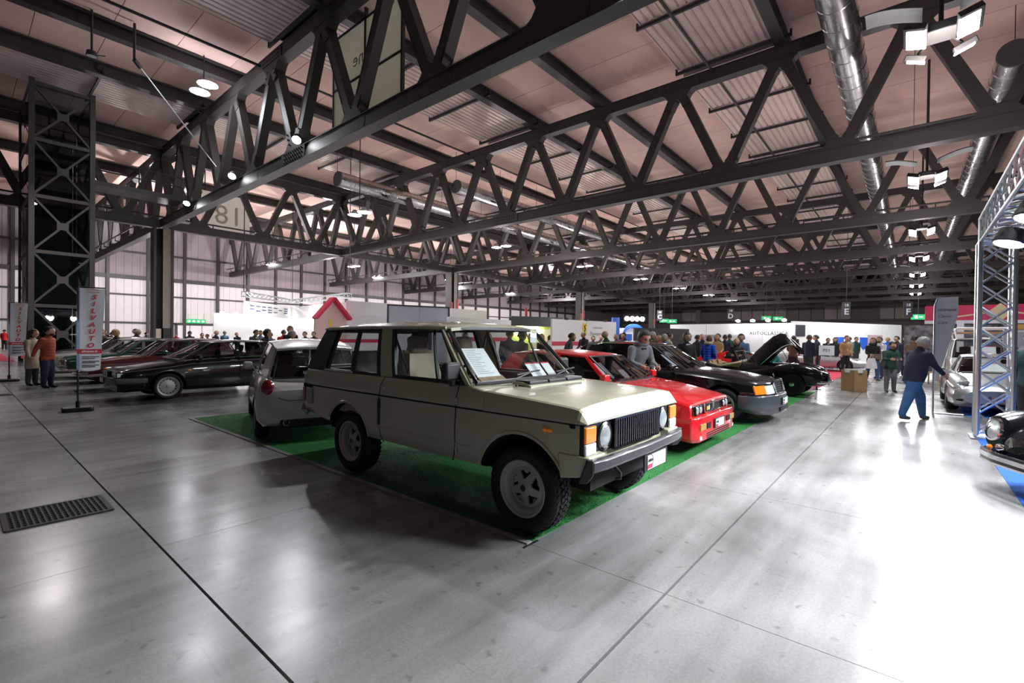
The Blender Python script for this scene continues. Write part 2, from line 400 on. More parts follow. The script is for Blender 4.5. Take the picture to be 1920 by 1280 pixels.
# ================================================================== TRUSSES, PURLINS, COLUMNS
def ibeam(L, w, h, t=.05):
    """I section along +x, web in the x-z plane"""
    return MB().span((0, -w/2, h/2-t), (L, w/2, h/2)).span((0, -w/2, -h/2), (L, w/2, -h/2+t)).span((0, -t/2, -h/2+t), (L, t/2, h/2-t))
ZB, ZT = 8.78, 13.45
PAN = 4.25
dl = math.hypot(PAN/2, ZT-ZB); da = math.atan2(ZT-ZB, PAN/2)
diag_me = MB().span((0, -.17, -.17), (dl, .17, .17)).span((0, -.18, -.19), (dl, .18, -.17)).span((0, -.18, .17), (dl, .18, .19)).mesh('diagonal', STEEL, smooth=False)
def gusset(sg, bolts):
    b = MB(); hh = .225 if bolts else .196
    body = [(-1.0, 0), (-1.0, .22), (-.74, .27), (-.58, .38), (-.42, .62), (.42, .62), (.58, .38), (.74, .27), (1.0, .22), (1.0, 0), (.95, -.22), (-.95, -.22)] if bolts else [(-.85, 0), (-.85, .23), (-.66, .28), (-.52, .40), (-.36, .62), (.36, .62), (.52, .40), (.66, .28), (.85, .23), (.85, 0), (.8, -.2), (-.8, -.2)]
    armr = [(.04, .60), (.06, .70), (.16, .82), (.26, 1.05), (.60, .95), (.40, .60)]
    for poly in (body, armr, [(-x, z) for x, z in armr]): b.prism([(x, z*sg) for x, z in poly], -hh, hh, 'Y')
    if bolts:
        for s2 in (-1, 1):
            for q in range(9):
                for r_ in range(3): b.lathe([(.035, 0), (.03, .035), (0, .035)] if s2 > 0 else [(.035, 0), (.03, -.035), (0, -.035)], 6, (-.72+q*.18, s2*hh, sg*(-.16+r_*.17)), 'Y')
            for r_ in range(3):
                for q in (-1, 1): b.lathe([(.035, 0), (.03, s2*.035), (0, s2*.035)], 6, (q*(.30+r_*.10), s2*hh, sg*(.52+r_*.22)), 'Y')
    return b.mesh('gusset_plate', STEEL, smooth=False)
G_BOT, G_TOP = gusset(1, True), gusset(-1, True)
g_bot, g_top = gusset(1, False), gusset(-1, False)
def truss(name, origin, rz, length, label, group, fine=True, top_from=0):
    """runs along local +x from its origin; top nodes at 0, PAN, 2 PAN ..."""
    t = empty(name, origin, rz, label, 'truss', group)
    for zz, nm in ((ZB, 'bottom_chord'), (ZT, 'top_chord')):
        MB().span((0, -.19, zz-.24), (length, .19, zz+.24)).span((0, -.23, zz-.27), (length, .23, zz-.235)).span((0, -.23, zz+.235), (length, .23, zz+.27)).build(nm, STEEL, t, smooth=False)
    n = int(length/PAN)
    for k in range(n+1):
        x = k*PAN
        put('gusset_plate', G_TOP if fine and k % 3 == 1 else g_top, t, loc=(x, 0, ZT))
        for sg in (1, -1):
            if (sg > 0 and k == n) or (sg < 0 and k == 0): continue
            o = put('diagonal', diag_me, t, loc=(x, 0, ZT)); o.rotation_euler = (0, da, 0 if sg > 0 else math.pi)
        if k < n: put('gusset_plate', G_BOT if fine and k % 3 == 1 else g_bot, t, loc=(x+PAN/2, 0, ZB))
    pp = MB().tube([(0, .42, ZB+.62), (length, .42, ZB+.62)], .055, 6)
    for k in range(2*n): pp.span((k*PAN/2+1.0-.03, .0, ZB+.25), (k*PAN/2+1.0+.03, .45, ZB+.33)).span((k*PAN/2+.97, .40, ZB+.25), (k*PAN/2+1.03, .44, ZB+.6))
    pp.build('service_pipe', STEEL, t, smooth=False)
    return t
TX = [9.1+13.05*k for k in range(9)]
Y0 = 38.3
lab = ['dark riveted steel roof truss carrying the row of small bright spotlights', 'steel roof truss next beyond the one with small spotlights, gusset plates studded with bolts']
for k, X in enumerate(TX):
    # runs towards -Y from the column line, and on to the far wall behind it
    truss('roof_truss', (X, Y0, 0), -math.pi/2, PAN*12.02, lab[k] if k < 2 else 'dark steel roof truss farther down the hall', None if k < 2 else 'roof trusses farther down the hall', k < 2)
    truss('roof_truss', (X, Y0, 0), math.pi/2, PAN*6.02, 'roof truss between the column line and the white side wall', 'roof trusses towards the side wall', False)
tg = truss('girder_truss', (9.1-PAN*4, Y0, 0), 0, PAN*30.02, 'long girder truss resting on the line of steel columns', None, False)
purl = MB(); pz = 14.1
PY = [38.3, 29.8, 25.55, 17.05, 12.8, 4.3, -4.2, -8.45, 46.8, 55.3]
pm = ibeam(136, .42, .62, .06).mesh('roof_beam', STEEL, smooth=False)
for y in PY:
    o = put('roof_beam', pm, None, loc=(-8, y, pz)); tag(o, 'long dark steel roof beam running under the ceiling panels', 'beam', 'roof beams under the ceiling')
# columns
COLB = mat('column beige paint', (.24, .215, .175), .55, var=.06, vscale=2)
def column(x, k):
    t = empty('steel_column', (x, Y0, 0), 0, ['tall steel column with black lower casing beside the glass lift tower', 'tall steel column behind the beige off-roader'][k] if k < 2 else 'steel column farther down the hall', 'column', 'steel columns farther down the hall' if k > 1 else None)
    MB().span((-.55, -.45, 0), (-.42, .45, 8.5)).span((.42, -.45, 0), (.55, .45, 8.5)).span((-.42, .10, 0), (.42, .2, 8.5)).build('flanges', STEEL, t, smooth=False)
    MB().span((-.05, -.40, 1.9), (.42, -.32, 8.5)).build('face_plate', COLB, t, smooth=False)
    MB().span((-.02, -.43, 0), (.40, -.30, 1.9)).build('lower_casing', BLKP, t, smooth=False)
    b = MB().span((-.40, -.36, 1.05), (-.12, -.2, 1.85)); b.build('switch_box', mat('beige box', (.55, .48, .40), .5), t, smooth=False)
    MB().tube([(-.25, -.3, 1.85), (-.2, -.35, 2.3), (-.1, -.3, 2.7)], .02, 6).build('cable', BLKP, t)
    if k >= 1:
        for s_, z in ((-.4, 4.2), (.45, 4.6)): MB().span((s_-.1, -.47, z), (s_+.1, -.455, z+1.1)).build('notice', REDP, t, smooth=False)
for k in range(5): column(9.1+26.1*k, k)

# ================================================================== WALLS
WALLW = mat('white cladding', (.74, .70, .71), .6, var=.03, vscale=.4)
WALLU = mat('upper grey cladding', (.30, .26, .28), .7, var=.05, vscale=.4)
YW = 64.0
wl = MB().span((-6, YW+.12, 0), (128, YW+.3, 15)).build('wall_side', mat('wall core', (.2, .18, .19), .8), smooth=False); tag(wl, kind='structure')
WS = 3.40
wme = {}
for k in range(-3, 26):
    X = 10.5+WS*k
    for (za, zb, M_) in ((0, 2.67, WALLW), (2.67, 5.65, WALLW), (5.65, 7.35, WALLW), (7.35, 13.6, WALLU)):
        key = (za, zb)
        if key not in wme:
            b = MB()
            for q in range(5): b.span((.02+q*.68, 0, za+.03), (.02+q*.68+.66, .10, zb-.03))
            wme[key] = b.mesh('wall_panel', M_, smooth=False)
        put('wall_panel', wme[key], wl, loc=(X, YW, 0))
    MB().span((X-.14, YW-.30, 0), (X+.14, YW, 13.6)).build('wall_post', STEEL, wl, smooth=False)
for z, h in ((2.67, .14), (5.65, .14), (7.5, .42), (10.2, .2)):
    MB().span((-4, YW-.22, z-h/2), (100, YW, z+h/2)).build('wall_rail', STEEL, wl, smooth=False)
wb = MB().span((126, -40, 0), (126.3, 70, 15)).build('wall_end', mat('end wall grey', (.16, .15, .145), .8), smooth=False); tag(wb, kind='structure')
BEI = mat('beige cladding', (.36, .33, .30), .7, var=.1, vscale=1.5); GRYP = mat('grey cladding', (.17, .165, .165), .7)
bw = MB().span((0, 0, 0), (.2, 2.3, 4.2)).mesh('wall_panel', BEI, smooth=False); gw = MB().span((0, 0, 0), (.2, 2.3, 4.2)).mesh('wall_panel', GRYP, smooth=False)
pat = 'bbbbdbbddbbgggbbbbbdddbbddgggbbddbbbggbb'
for k, ch in enumerate(pat):
    if ch == 'd': continue
    put('wall_panel', bw if ch == 'b' else gw, wb, loc=(125.7, -12+k*2.45, 6.4))
for z in (5.9, 10.9): MB().span((125.3, -40, z), (126, 70, z+.5)).build('wall_rail', STEEL, wb, smooth=False)

# door and illuminated exit sign in the side wall
d1 = MB().span((16.4, YW-.28, 0), (16.6, YW-.04, 2.6)).span((20.3, YW-.28, 0), (20.5, YW-.04, 2.6)).span((16.4, YW-.28, 2.5), (20.5, YW-.04, 2.75)).build('door_1', STEEL, smooth=False); tag(d1, kind='structure')
for q in range(3):
    MB().span((16.65+q*1.22, YW-.2, .05), (17.8+q*1.22, YW-.12, 2.48)).build('door_leaf', WHITE, d1, smooth=False)
    MB().span((17.66+q*1.22, YW-.23, 1.0), (17.7+q*1.22, YW-.2, 1.5)).build('push_bar', REDP, d1, smooth=False)
EXITG = mat('exit sign green', (.01, .10, .04), .5, emit=(.03, .60, .20), es=.9)
def exit_sign(c, w_, h_, n, label, group=None):
    """n: direction the sign faces, 'y' = -Y or 'x' = -X"""
    t = empty('exit_sign', c, 0 if n == 'y' else math.pi/2*-1, label, 'sign', group)
    MB().span((-w_/2, 0, -h_/2), (w_/2, .12, h_/2)).build('light_box', EXITG, t, smooth=False)
    b = MB()
    for q in range(4):
        x = -w_*.36+q*w_*.24; b.span((x-w_*.05, -.012, -h_*.25), (x+w_*.05, 0, h_*.28)).span((x-w_*.09, -.012, -h_*.08), (x+w_*.09, 0, h_*.06))
    b.build('pictogram', mat('exit white', (.3, .32, .3), .5, emit=(.85, 1, .92), es=.9), t, smooth=False)
    for s_ in (-1, 1): MB().tube([(s_*w_*.4, .06, h_/2), (s_*w_*.4, .06, h_/2+.6)], .012, 5).build('hanger', STEELD, t)
exit_sign((18.4, YW-.42, 2.98), 1.95, .5, 'y', 'green illuminated exit sign over the doors in the white side wall')
# ================================================================== LAMPS, DUCTS, LIFT TOWER, GANTRY
def quad_lamp(x, y, label, group):
    """cluster of four flat lamps under curved reflector wings, hung from the roof beam rail"""
    t = empty('high_bay_lamp', (x, y, LAMPZ), 0, label, 'lamp', group)
    MB().tube([(0, 0, .15), (0, 0, 14.44-LAMPZ)], .05, 8).build('stem', STEELD, t)
    MB().span((-.35, -.30, .10), (.35, .30, .32)).build('housing', STEELD, t, bevel=.03)
    for sx in (-1, 1):
        for sy in (-1, 1):
            MB().box((sx*.62, sy*.48, -.02), (.62, .44, .16), rotm(sy*.35, -sx*.35, 0)).build('lamp_head', STEELD, t, bevel=.02)
            MB().box((sx*.60, sy*.46, -.115), (.54, .38, .03), rotm(sy*.35, -sx*.35, 0)).build('lamp_glass', LAMPE, t, smooth=False)
            MB().bar((sx*.25, sy*.22, .15), (sx*.55, sy*.42, .05), .05).build('arm', STEELD, t)
    for s_ in (-1, 1):
        MB().grid(lambda u, v: (-.35+.7*v, s_*(.35+1.15*u), .75+.28*math.sin(u*1.7)+.10*math.sin(math.pi*v)), 6, 4, (0, 0, .03)).build('reflector_wing', mat('grey reflector', (.16, .18, .18), .4, .3), t)
    return t
def twin_lamp(x, y, z, label, group, top=8.5):
    t = empty('twin_lamp', (x, y, z), 0, label, 'lamp', group)
    MB().tube([(0, 0, .05), (0, 0, top-z)], .03, 6).build('stem', STEELD, t)
    MB().bar((-.0, -.6, .10), (0, .6, .10), .08, .08).build('crossbar', STEELD, t)
    for s_ in (-1, 1):
        MB().lathe([(.10, .30), (.16, .22), (.40, .0), (.42, -.02)], 16, (0, s_*.52, 0)).build('shade', mat('pale reflector', (.5, .5, .52), .4), t)
        MB().lathe([(.38, -.01), (.25, -.05), (0, -.07)], 16, (0, s_*.52, 0)).build('lamp_glass', LAMPE, t)
    return t
labs = 'cluster lamp with four bright flat heads and grey wings under the roof'
qa = quad_lamp(LX[0], ROWA, labs, 'cluster lamps over the aisle')
for X in LX[1:]: o = copy_tree(qa); o.location = (X, ROWA, LAMPZ)
tw = twin_lamp(LX[0]+.4, ROWB, LAMPZ, 'round twin lamp hanging between the roof trusses', 'twin lamps between the trusses', 14.449)
for X in LX[1:]: o = copy_tree(tw); o.location = (X+.4, ROWB, LAMPZ)
for X, Y in ((22, 52), (35, 52), (48, 52), (61, 52), (12, 52), (28, 46), (42, 46)): o = copy_tree(tw); o.location = (X, Y, 9.0)
# floodlights on the underside of the ceiling and small spots on the first truss
p = on_z(382, 165, 12.9); t = twin_lamp(p.x, p.y, p.z, 'bright twin floodlight under the ceiling above the lift tower side', None, 14.4)
light('floodlight_light', 'POINT', (p.x, p.y, p.z-.3), 250, (.9, .93, 1), .2)
def spot_lamp(loc, aim, label, power, group='small spotlights on the first truss', lit=True, stem=0):
    t = empty('spot_lamp', loc, 0, label, 'spotlight', group)
    d = (Vector(aim)-Vector(loc)).normalized(); q = d.to_track_quat('-Z', 'Y').to_matrix().to_4x4()
    b = MB().lathe([(.06, .22), (.16, .18), (.19, .0), (.17, -.02)], 14).xf(q); b.build('can', STEELD, t)
    MB().lathe([(.165, -.01), (0, -.01)], 14).xf(q).build('lamp_glass', LAMPE if lit else CLEARL, t)
    MB().tube([(0, 0, .05), (.42, 0, .18)], .02, 6).build('bracket', STEELD, t)
    if stem: MB().tube([(0, 0, .1), (0, 0, stem)], .04, 6).build('stem', STEELD, t)
    if power: light('spot_lamp_light', 'SPOT', Vector(loc)+d*.15, power, (.92, .92, 1), .12, aim=aim, spot=R(100), blend=.6)
for (u_, v_, pw_) in ((556, 262, 900), (435, 330, 300), (350, 381, 200)):
    q_ = on_x(u_, v_, 8.55); spot_lamp(q_, (3.5, q_.y-6, 0), 'small bright spotlight clamped to the truss bottom chord', pw_)
for Y, pw_ in ((4.6, 1250), (-2.2, 900)): spot_lamp((8.6, Y, 8.62), (7.2, Y-.6, 0), 'small bright spotlight clamped to the truss bottom chord', pw_)
p = on_z(172, 105, 12.6); spot_lamp(p, (p.x, p.y, 0), 'unlit square floodlight under the ceiling beside the bright twin one', 0, None, False, 14.44-p.z)
# tie rod from the ceiling down to the first truss
a = on_z(252, 112, 12.9); b_ = on_x(405, 312, 8.9)
t = empty('tie_rod', a, 0, 'thin pale steel tie rod slanting from the ceiling to the first truss', 'tie rod')
MB().tube([(0, 0, 0), b_-a], .028, 6).build('rod', ALU, t); MB().tube([(0, 0, .0), (b_-a)*.06], .09, 8).build('rod_end', STEELD, t); MB().tube([(0, 0, 0), (0, 0, 1.5)], .05, 6).build('hanger', STEELD, t)

# spiral ducts
DUCT = mat('galvanised duct', (.50, .49, .49), .26, 1.0, rvar=.10, vscale=3, bump=.12, bscale=5)
def duct(y, z, r_, x0, x1, label, cap=False):
    t = empty('spiral_duct', (x0, y, z), 0, label, 'duct')
    L = x1-x0; b = MB(); seg = 1.15; n = int(L/seg)
    me = MB().lathe([(r_, 0), (r_, seg*.94), (r_*1.03, seg*.955), (r_*1.03, seg*.985), (r_, seg)], 24, axis='X').mesh('duct_section', DUCT)
    for k in range(n): put('duct_section', me, t, loc=(k*seg, 0, 0))
    if cap: MB().lathe([(0, -.02), (r_*.98, -.02), (r_*1.02, 0), (r_*1.02, .08)], 24, axis='X').build('end_cap', mat('duct end', (.12, .12, .12), .6), t)
    for k in range(0, n, 4): MB().tube([(k*seg, 0, r_), (k*seg, 0, 14.4-z)], .015, 5).build('hanger', STEELD, t)
    for k in range(3, n, 9): MB().box((k*seg, -r_*.72, -r_*.72), (.5, .28, .03), rotm(math.pi/4, 0, 0)).build('vent_slot', DARK, t, smooth=False)
duct(1.95, 12.2, .52, 13, 108, 'large bright spiral air duct running beside the cluster lamps')
duct(-2.85, 12.6, .50, 26.0, 108, 'spiral air duct with end cap on the stand side of the cluster lamps', True)
duct(29.4, 12.0, .50, 16.6, 70, 'pinkish spiral air duct with dark end cap near the column line', True)
duct(24.3, 12.0, .45, 22.6, 52, 'spiral air duct with end cap between two roof trusses', True)

# glass lift tower
GLT = glass('green tinted glass', (.20, .27, .26))
lt = empty('lift_tower', (2.42, 31.5, 0), 0, 'dark steel and glass lift tower with crossed braces', 'tower')
LW, LD, LH = 2.15, 4.9, 13.4
TST = mat('tower steel', (.055, .052, .046), .5)
for x in (0, LW):
    for y in (0, LD): MB().span((x-.10, y-.10, 0), (x+.10, y+.10, LH)).build('corner_post', TST, lt, smooth=False)
LV = [0.1, 2.8, 5.35, 7.95, 10.6, 13.2]
LBR = mat('tower brace paint', (.075, .072, .064), .5)
for k in range(5):
    za, zb = LV[k], LV[k+1]; zm = (za+zb)/2
    for (f0, f1) in (((0, 0), (LW, 0)), ((0, 0), (0, LD)), ((LW, 0), (LW, LD))):
        A = Vector((f0[0], f0[1], 0)); B = Vector((f1[0], f1[1], 0)); nrm = Vector((0, -1, 0)) if f0[1] == f1[1] else Vector((1, 0, 0))
        MB().bar(A+Vector((0, 0, zb)), B+Vector((0, 0, zb)), .16, .16).build('ring_beam', LBR, lt, smooth=False)
        for (p0, p1) in ((A+Vector((0, 0, za)), B+Vector((0, 0, zb))), (B+Vector((0, 0, za)), A+Vector((0, 0, zb)))): MB().bar(p0, p1, .10, .09).build('brace', LBR, lt, smooth=False)
        m_ = (A+B)/2+Vector((0, 0, zm)); MB().box(m_, (.42, .12, .34) if f0[1] == f1[1] else (.12, .42, .34)).build('brace_plate', LBR, lt, smooth=False)
        o1 = A+Vector((0, 0, za+.08)); MB().add([A+nrm*-.05+Vector((0, 0, za+.08)), B+nrm*-.05+Vector((0, 0, za+.08)), B+nrm*-.05+Vector((0, 0, zb-.08)), A+nrm*-.05+Vector((0, 0, zb-.08))], [(0, 1, 2, 3)]).build('glass_panel', GLT, lt, fix=False)
MB().span((.35, 1.2, 3.0), (LW-.35, LD-1.0, 5.6)).build('lift_car', mat('lift car', (.10, .12, .125), .3, .4), lt, smooth=False)
for x in (.9, 1.25): MB().span((x-.04, LD-.4, 0), (x+.04, LD-.3, LH)).build('guide_rail', STEELD, lt, smooth=False)
MB().span((.15, LD-.15, 0), (LW-.15, LD-.08, LH)).build('back_panel', mat('shaft back', (.035, .045, .045), .5), lt, smooth=False)
# walkway with railing from the tower to the first truss
wk = empty('walkway', (4.66, 33.0, 9.35), 0, 'steel walkway with railing between the lift tower and the first truss', 'walkway')
MB().span((0, 0, 0), (4.25, 1.6, .25)).build('deck', STEEL, wk, smooth=False)
for x in (.05, 2.1, 4.2): MB().tube([(x, 0, .25), (x, 0, 1.35)], .035, 6).build('rail_post', STEEL, wk)
for z in (.8, 1.35): MB().tube([(0, 0, z), (4.25, 0, z)], .035, 6).build('handrail', STEEL, wk)

# aluminium gantry of the stand with its floodlights
def box_truss(parent, a, b, w_, axis_up=(0, 0, 1), nseg=None, r_=.026):
    a, b = Vector(a), Vector(b); d = (b-a); L = d.length; z = d/L; u = Vector(axis_up)
    if abs(z.dot(u)) > .9: u = Vector((1, 0, 0))
    x = u.cross(z).normalized(); y = z.cross(x); h = w_/2; n = nseg or max(2, int(L/w_))
    cs = [x*sx*h+y*sy*h for sx, sy in ((-1, -1), (1, -1), (1, 1), (-1, 1))]
    for c in cs: MB().tube([a+c, b+c], r_, 8).build('main_tube', ALU, parent)
    for q in range(4):
        c0, c1 = cs[q], cs[(q+1) % 4]
        for k in range(n):
            p0 = a+d*(k/n); p1 = a+d*((k+1)/n)
            MB().tube([p0+c0, p1+c1], max(.012, r_*.45), 5, caps=False).build('lacing', ALU, parent)
            MB().tube([p0+c1, p1+c0], max(.012, r_*.45), 5, caps=False).build('lacing', ALU, parent)
        for p0 in (a, b): MB().tube([p0+c0, p0+c1], r_*.9, 6).build('end_tube', ALU, parent)
g = empty('alloy_gantry', (11.12, -1.06, .009), 0, 'bright alloy lattice gantry standing over the blue carpeted stand', 'gantry')
box_truss(g, (0, 0, .05), (0, 0, 3.25), .40, nseg=9, r_=.036); box_truss(g, (0, 0, 3.45), (-7.2, 0, 3.45), .40, nseg=18); box_truss(g, (0, 0, 3.45), (0, -7.0, 3.45), .40, nseg=17)
box_truss(g, (-7.2, -7.0, .05), (-7.2, -7.0, 3.25), .40, nseg=9); box_truss(g, (-7.2, 0, 3.45), (-7.2, -7.0, 3.45), .40, nseg=17); box_truss(g, (0, -7.0, .05), (0, -7.0, 3.25), .40, nseg=9); box_truss(g, (0, -7, 3.45), (-7.2, -7.0, 3.45), .40, nseg=18)
for (x, y) in ((0, 0), (0, -7), (-7.2, -7)): MB().span((x-.28, y-.28, 0), (x+.28, y+.28, .012)).build('base_plate', ALU, g, smooth=False)
STAND = 460
for k, x in enumerate((9.8, 8.0, 6.2, 4.4)):
    loc = (x, -1.06, 3.02); spot_lamp(loc, (x-.6, -.1, 0), 'flat floodlight hung under the alloy gantry', 0, 'floodlights of the alloy gantry')
    light('gantry_flood_light', 'SPOT', (x, -1.06, 2.9), STAND*(1.0 if x > 7 else 1.6), (.90, .96, 1), .3, aim=(x-(1.0 if x > 7 else 1.8), .6, 0), spot=R(155), blend=.9)
# big printed boards hung behind the first truss and the girder, seen from their backs
def fabric(name, col):
    m = bpy.data.materials.new(name); m.use_nodes = True; nt = m.node_tree; pb = nt.nodes['Principled BSDF']; pb.inputs['Base Color'].default_value = (*col, 1); pb.inputs['Roughness'].default_value = .8
    tr = nt.nodes.new('ShaderNodeBsdfTranslucent'); tr.inputs[0].default_value = (*col, 1); mx = nt.nodes.new('ShaderNodeMixShader'); mx.inputs[0].default_value = .6
    nt.links.new(pb.outputs[0], mx.inputs[1]); nt.links.new(tr.outputs[0], mx.inputs[2]); nt.links.new(mx.outputs[0], nt.nodes['Material Output'].inputs[0]); return m
BRD = fabric('stretched fabric print', (.62, .62, .50))
XB = 9.75
p0, p1 = on_x(625, 240, XB), on_x(753, 180, XB)
t = empty('hanging_board', (XB, p1.y, 9.15), 0, 'large olive grey board hung behind the first truss, lettering showing through', 'board')
wb_ = p0.y-p1.y
for q in range(2):
    for r_ in range(2): MB().grid(lambda u, v: (.0, q*wb_/2+.03+(wb_/2-.06)*u, r_*2.0+.03+1.94*v), 2, 2).build('board_panel', BRD, t, smooth=False)
for y in (0, wb_/2, wb_): MB().span((-.03, y-.04, 0), (.09, y+.04, 4.4)).build('frame_bar', STEELD, t, smooth=False)
for z in (0, 2.0, 4.0): MB().span((-.03, 0, z-.04), (.09, wb_, z+.04)).build('frame_bar', STEELD, t, smooth=False)
text('print', 'zione', .75, mat('faint print', (.46, .46, .38), .6), face_m((-.012, wb_*.5, 2.7), (0, 1, 0), (0, 0, 1)), t)
p0, p1 = on_y(378, 440, 39.1), on_y(468, 440, 39.1)
t = empty('hanging_board', (p0.x, 39.1, 9.0), 0, 'pale hall number board hung behind the girder truss, numerals showing through', 'board')
MB().grid(lambda u, v: ((p1.x-p0.x)*u, 0, 2.9*v), 2, 2).build('board_panel', fabric('pale fabric print', (.46, .44, .40)), t, smooth=False)
text('number', '18', 2.0, fabric('faint numeral', (.75, .72, .66)), face_m(((p1.x-p0.x)*.55, -.012, 1.3), (-1, 0, 0), (0, 0, 1)), t)
for x in (.2, p1.x-p0.x-.2): MB().span((x-.03, 0, 2.9), (x+.03, .06, 5.40)).build('hanger', STEELD, t, smooth=False)
# ================================================================== CAR TOOLS
# car frame: +x forward, +y left, +z up, origin on the floor midway between the axles
def smooth_rows(rows, n=3, keep=()):
    """Catmull-Rom through the station rows, n steps per span"""
    out = []; P = [list(r) for r in rows]; N = len(P)
    for i in range(N-1):
        a = P[max(i-1, 0)]; b = P[i]; c = P[i+1]; d = P[min(i+2, N-1)]
        if i in keep: a = b
        if i+1 in keep: d = c
        for k in range(n):
            t = k/n
            out.append([.5*((2*b[q])+(-a[q]+c[q])*t+(2*a[q]-5*b[q]+4*c[q]-d[q])*t*t+(-a[q]+3*b[q]-3*c[q]+d[q])*t**3) for q in range(len(b))])
            out[-1][0] = b[0]+(c[0]-b[0])*t
    out.append(P[-1]); return out
def loft(secs, mi=0):
    """secs: (x, [(y,z) half section from bottom centre up to top centre]) -> closed body"""
    b = MB(); rings = []
    for x, h in secs:
        ring = [(x, y, z) for y, z in h]+[(x, -y, z) for y, z in reversed(h) if y > 1e-6]
        rings.append(ring)
    n = len(rings[0]); vs = [p for r_ in rings for p in r_]; fs = []
    for i in range(len(rings)-1):
        for k in range(n): fs.append((i*n+k, i*n+(k+1) % n, (i+1)*n+(k+1) % n, (i+1)*n+k))
    fs += [tuple(range(n-1, -1, -1)), tuple((len(rings)-1)*n+k for k in range(n))]
    return b.add(vs, fs, mi)
def body_sec(r):
    """row: x, zb, wb, zm, wm, zs, ws, zt, wt, crown"""
    x, zb, wb, zm, wm, zs, ws, zt, wt, cr_ = r
    e = .35
    return (x, [(0, zb), (wb, zb), (wb+(wm-wb)*.75, zb+(zm-zb)*.35), (wm, zm), (ws+(wm-ws)*.25+.004, zm+(zs-zm)*.6), (ws, zs), (ws+(wt-ws)*e, zs+(zt-zs)*(1-e)*.9), (wt, zt), (wt*.85, zt+cr_*.45), (wt*.5, zt+cr_*.85), (0, zt+cr_)])
def cut_body(b, name, mats, parent, cuts, bevel=0, ang=28, boxes=()):
    """cuts: (x, z, r, y0, y1) wheel arch cylinders taken out on both sides"""
    me = b.mesh(name, mats, ang=ang)
    o = put(name, me, parent)
    cb = MB()
    for (x, z, r_, ya, yb) in cuts:
        for s_ in (-1, 1):
            cb.lathe([(0, s_*ya), (r_, s_*ya), (r_, s_*yb), (0, s_*yb)], 36, (x, 0, z), 'Y', 1)
    for (a, c_) in boxes: cb.span(a, c_, 1)
    if cb.v:
        cm_ = cb.mesh('cutter', [mats[0], mats[1]], smooth=False)
        bm = bmesh.new(); bm.from_mesh(cm_); bmesh.ops.remove_doubles(bm, verts=bm.verts, dist=1e-5); bmesh.ops.recalc_face_normals(bm, faces=bm.faces); bm.to_mesh(cm_); bm.free()
        c = bpy.data.objects.new('cutter', cm_)
        par = o.parent; o.parent = None
        m_ = o.modifiers.new('cut', 'BOOLEAN'); m_.object = c; m_.operation = 'DIFFERENCE'; m_.solver = 'EXACT'; m_.use_self = True
        me2 = evaluated(o, c); o.modifiers.clear(); o.data = me2; o.parent = par
        bpy.data.objects.remove(c)
        me2.name = name
        me2.polygons.foreach_set('use_smooth', [True]*len(me2.polygons)); me2.set_sharp_from_angle(angle=R(ang))
    if bevel:
        bv = o.modifiers.new('bevel', 'BEVEL'); bv.width = bevel; bv.segments = 2; bv.limit_method = 'ANGLE'; bv.angle_limit = R(30)
    return o
TYRE_ME = {}
def wheel(parent, x, y, r, wd, rim_fn, rim_r, name='wheel', tread=False, zc=None):
    """axle along y; outer face towards sign(y)"""
    s_ = 1 if y > 0 else -1
    w_ = empty('wheel', (x, y, r if zc is None else zc)); w_.parent = parent
    key = (round(r, 3), round(wd, 3), round(rim_r, 3), tread)
    if key not in TYRE_ME:
        h = wd/2; rr = rim_r
        b = MB().lathe([(rr*.96, -h*.70), (rr, -h*.86), (rr+.02, -h*.96), ((rr+r)/2, -h*1.04), (r-.035, -h*.98), (r-.012, -h*.84), (r, -h*.62), (r, 0), (r, h*.62), (r-.012, h*.84), (r-.035, h*.98), ((rr+r)/2, h*1.04), (rr+.02, h*.96), (rr, h*.86), (rr*.96, h*.70)], 56, axis='Y')
        if tread:
            n = 44
            for k in range(n):
                for q, (yy, tl) in enumerate(((-.72, .5), (-.40, -.5), (-.07, .5), (.27, -.5), (.60, .5))):
                    a = 2*math.pi*(k+.5*(q % 2))/n; rad = Vector((math.cos(a), 0, math.sin(a)))
                    tan = Vector((-math.sin(a), 0, math.cos(a))); ax = Vector((0, 1, 0)); t1 = (tan*math.cos(tl)+ax*math.sin(tl)); t2 = rad.cross(t1)
                    M_ = Matrix((t1, t2, rad)).transposed(); rb = r-.016 if abs(yy) > .5 else r-.004
                    b.box(rad*(rb+.006)+ax*yy*h, (.036, h*.27, .020), M_)
        TYRE_ME[key] = b.mesh('tyre', BLACK)
    put('tyre', TYRE_ME[key], w_)
    rim_fn(w_, rim_r, wd)
    if s_ < 0: w_.rotation_euler.z = math.pi
    return w_
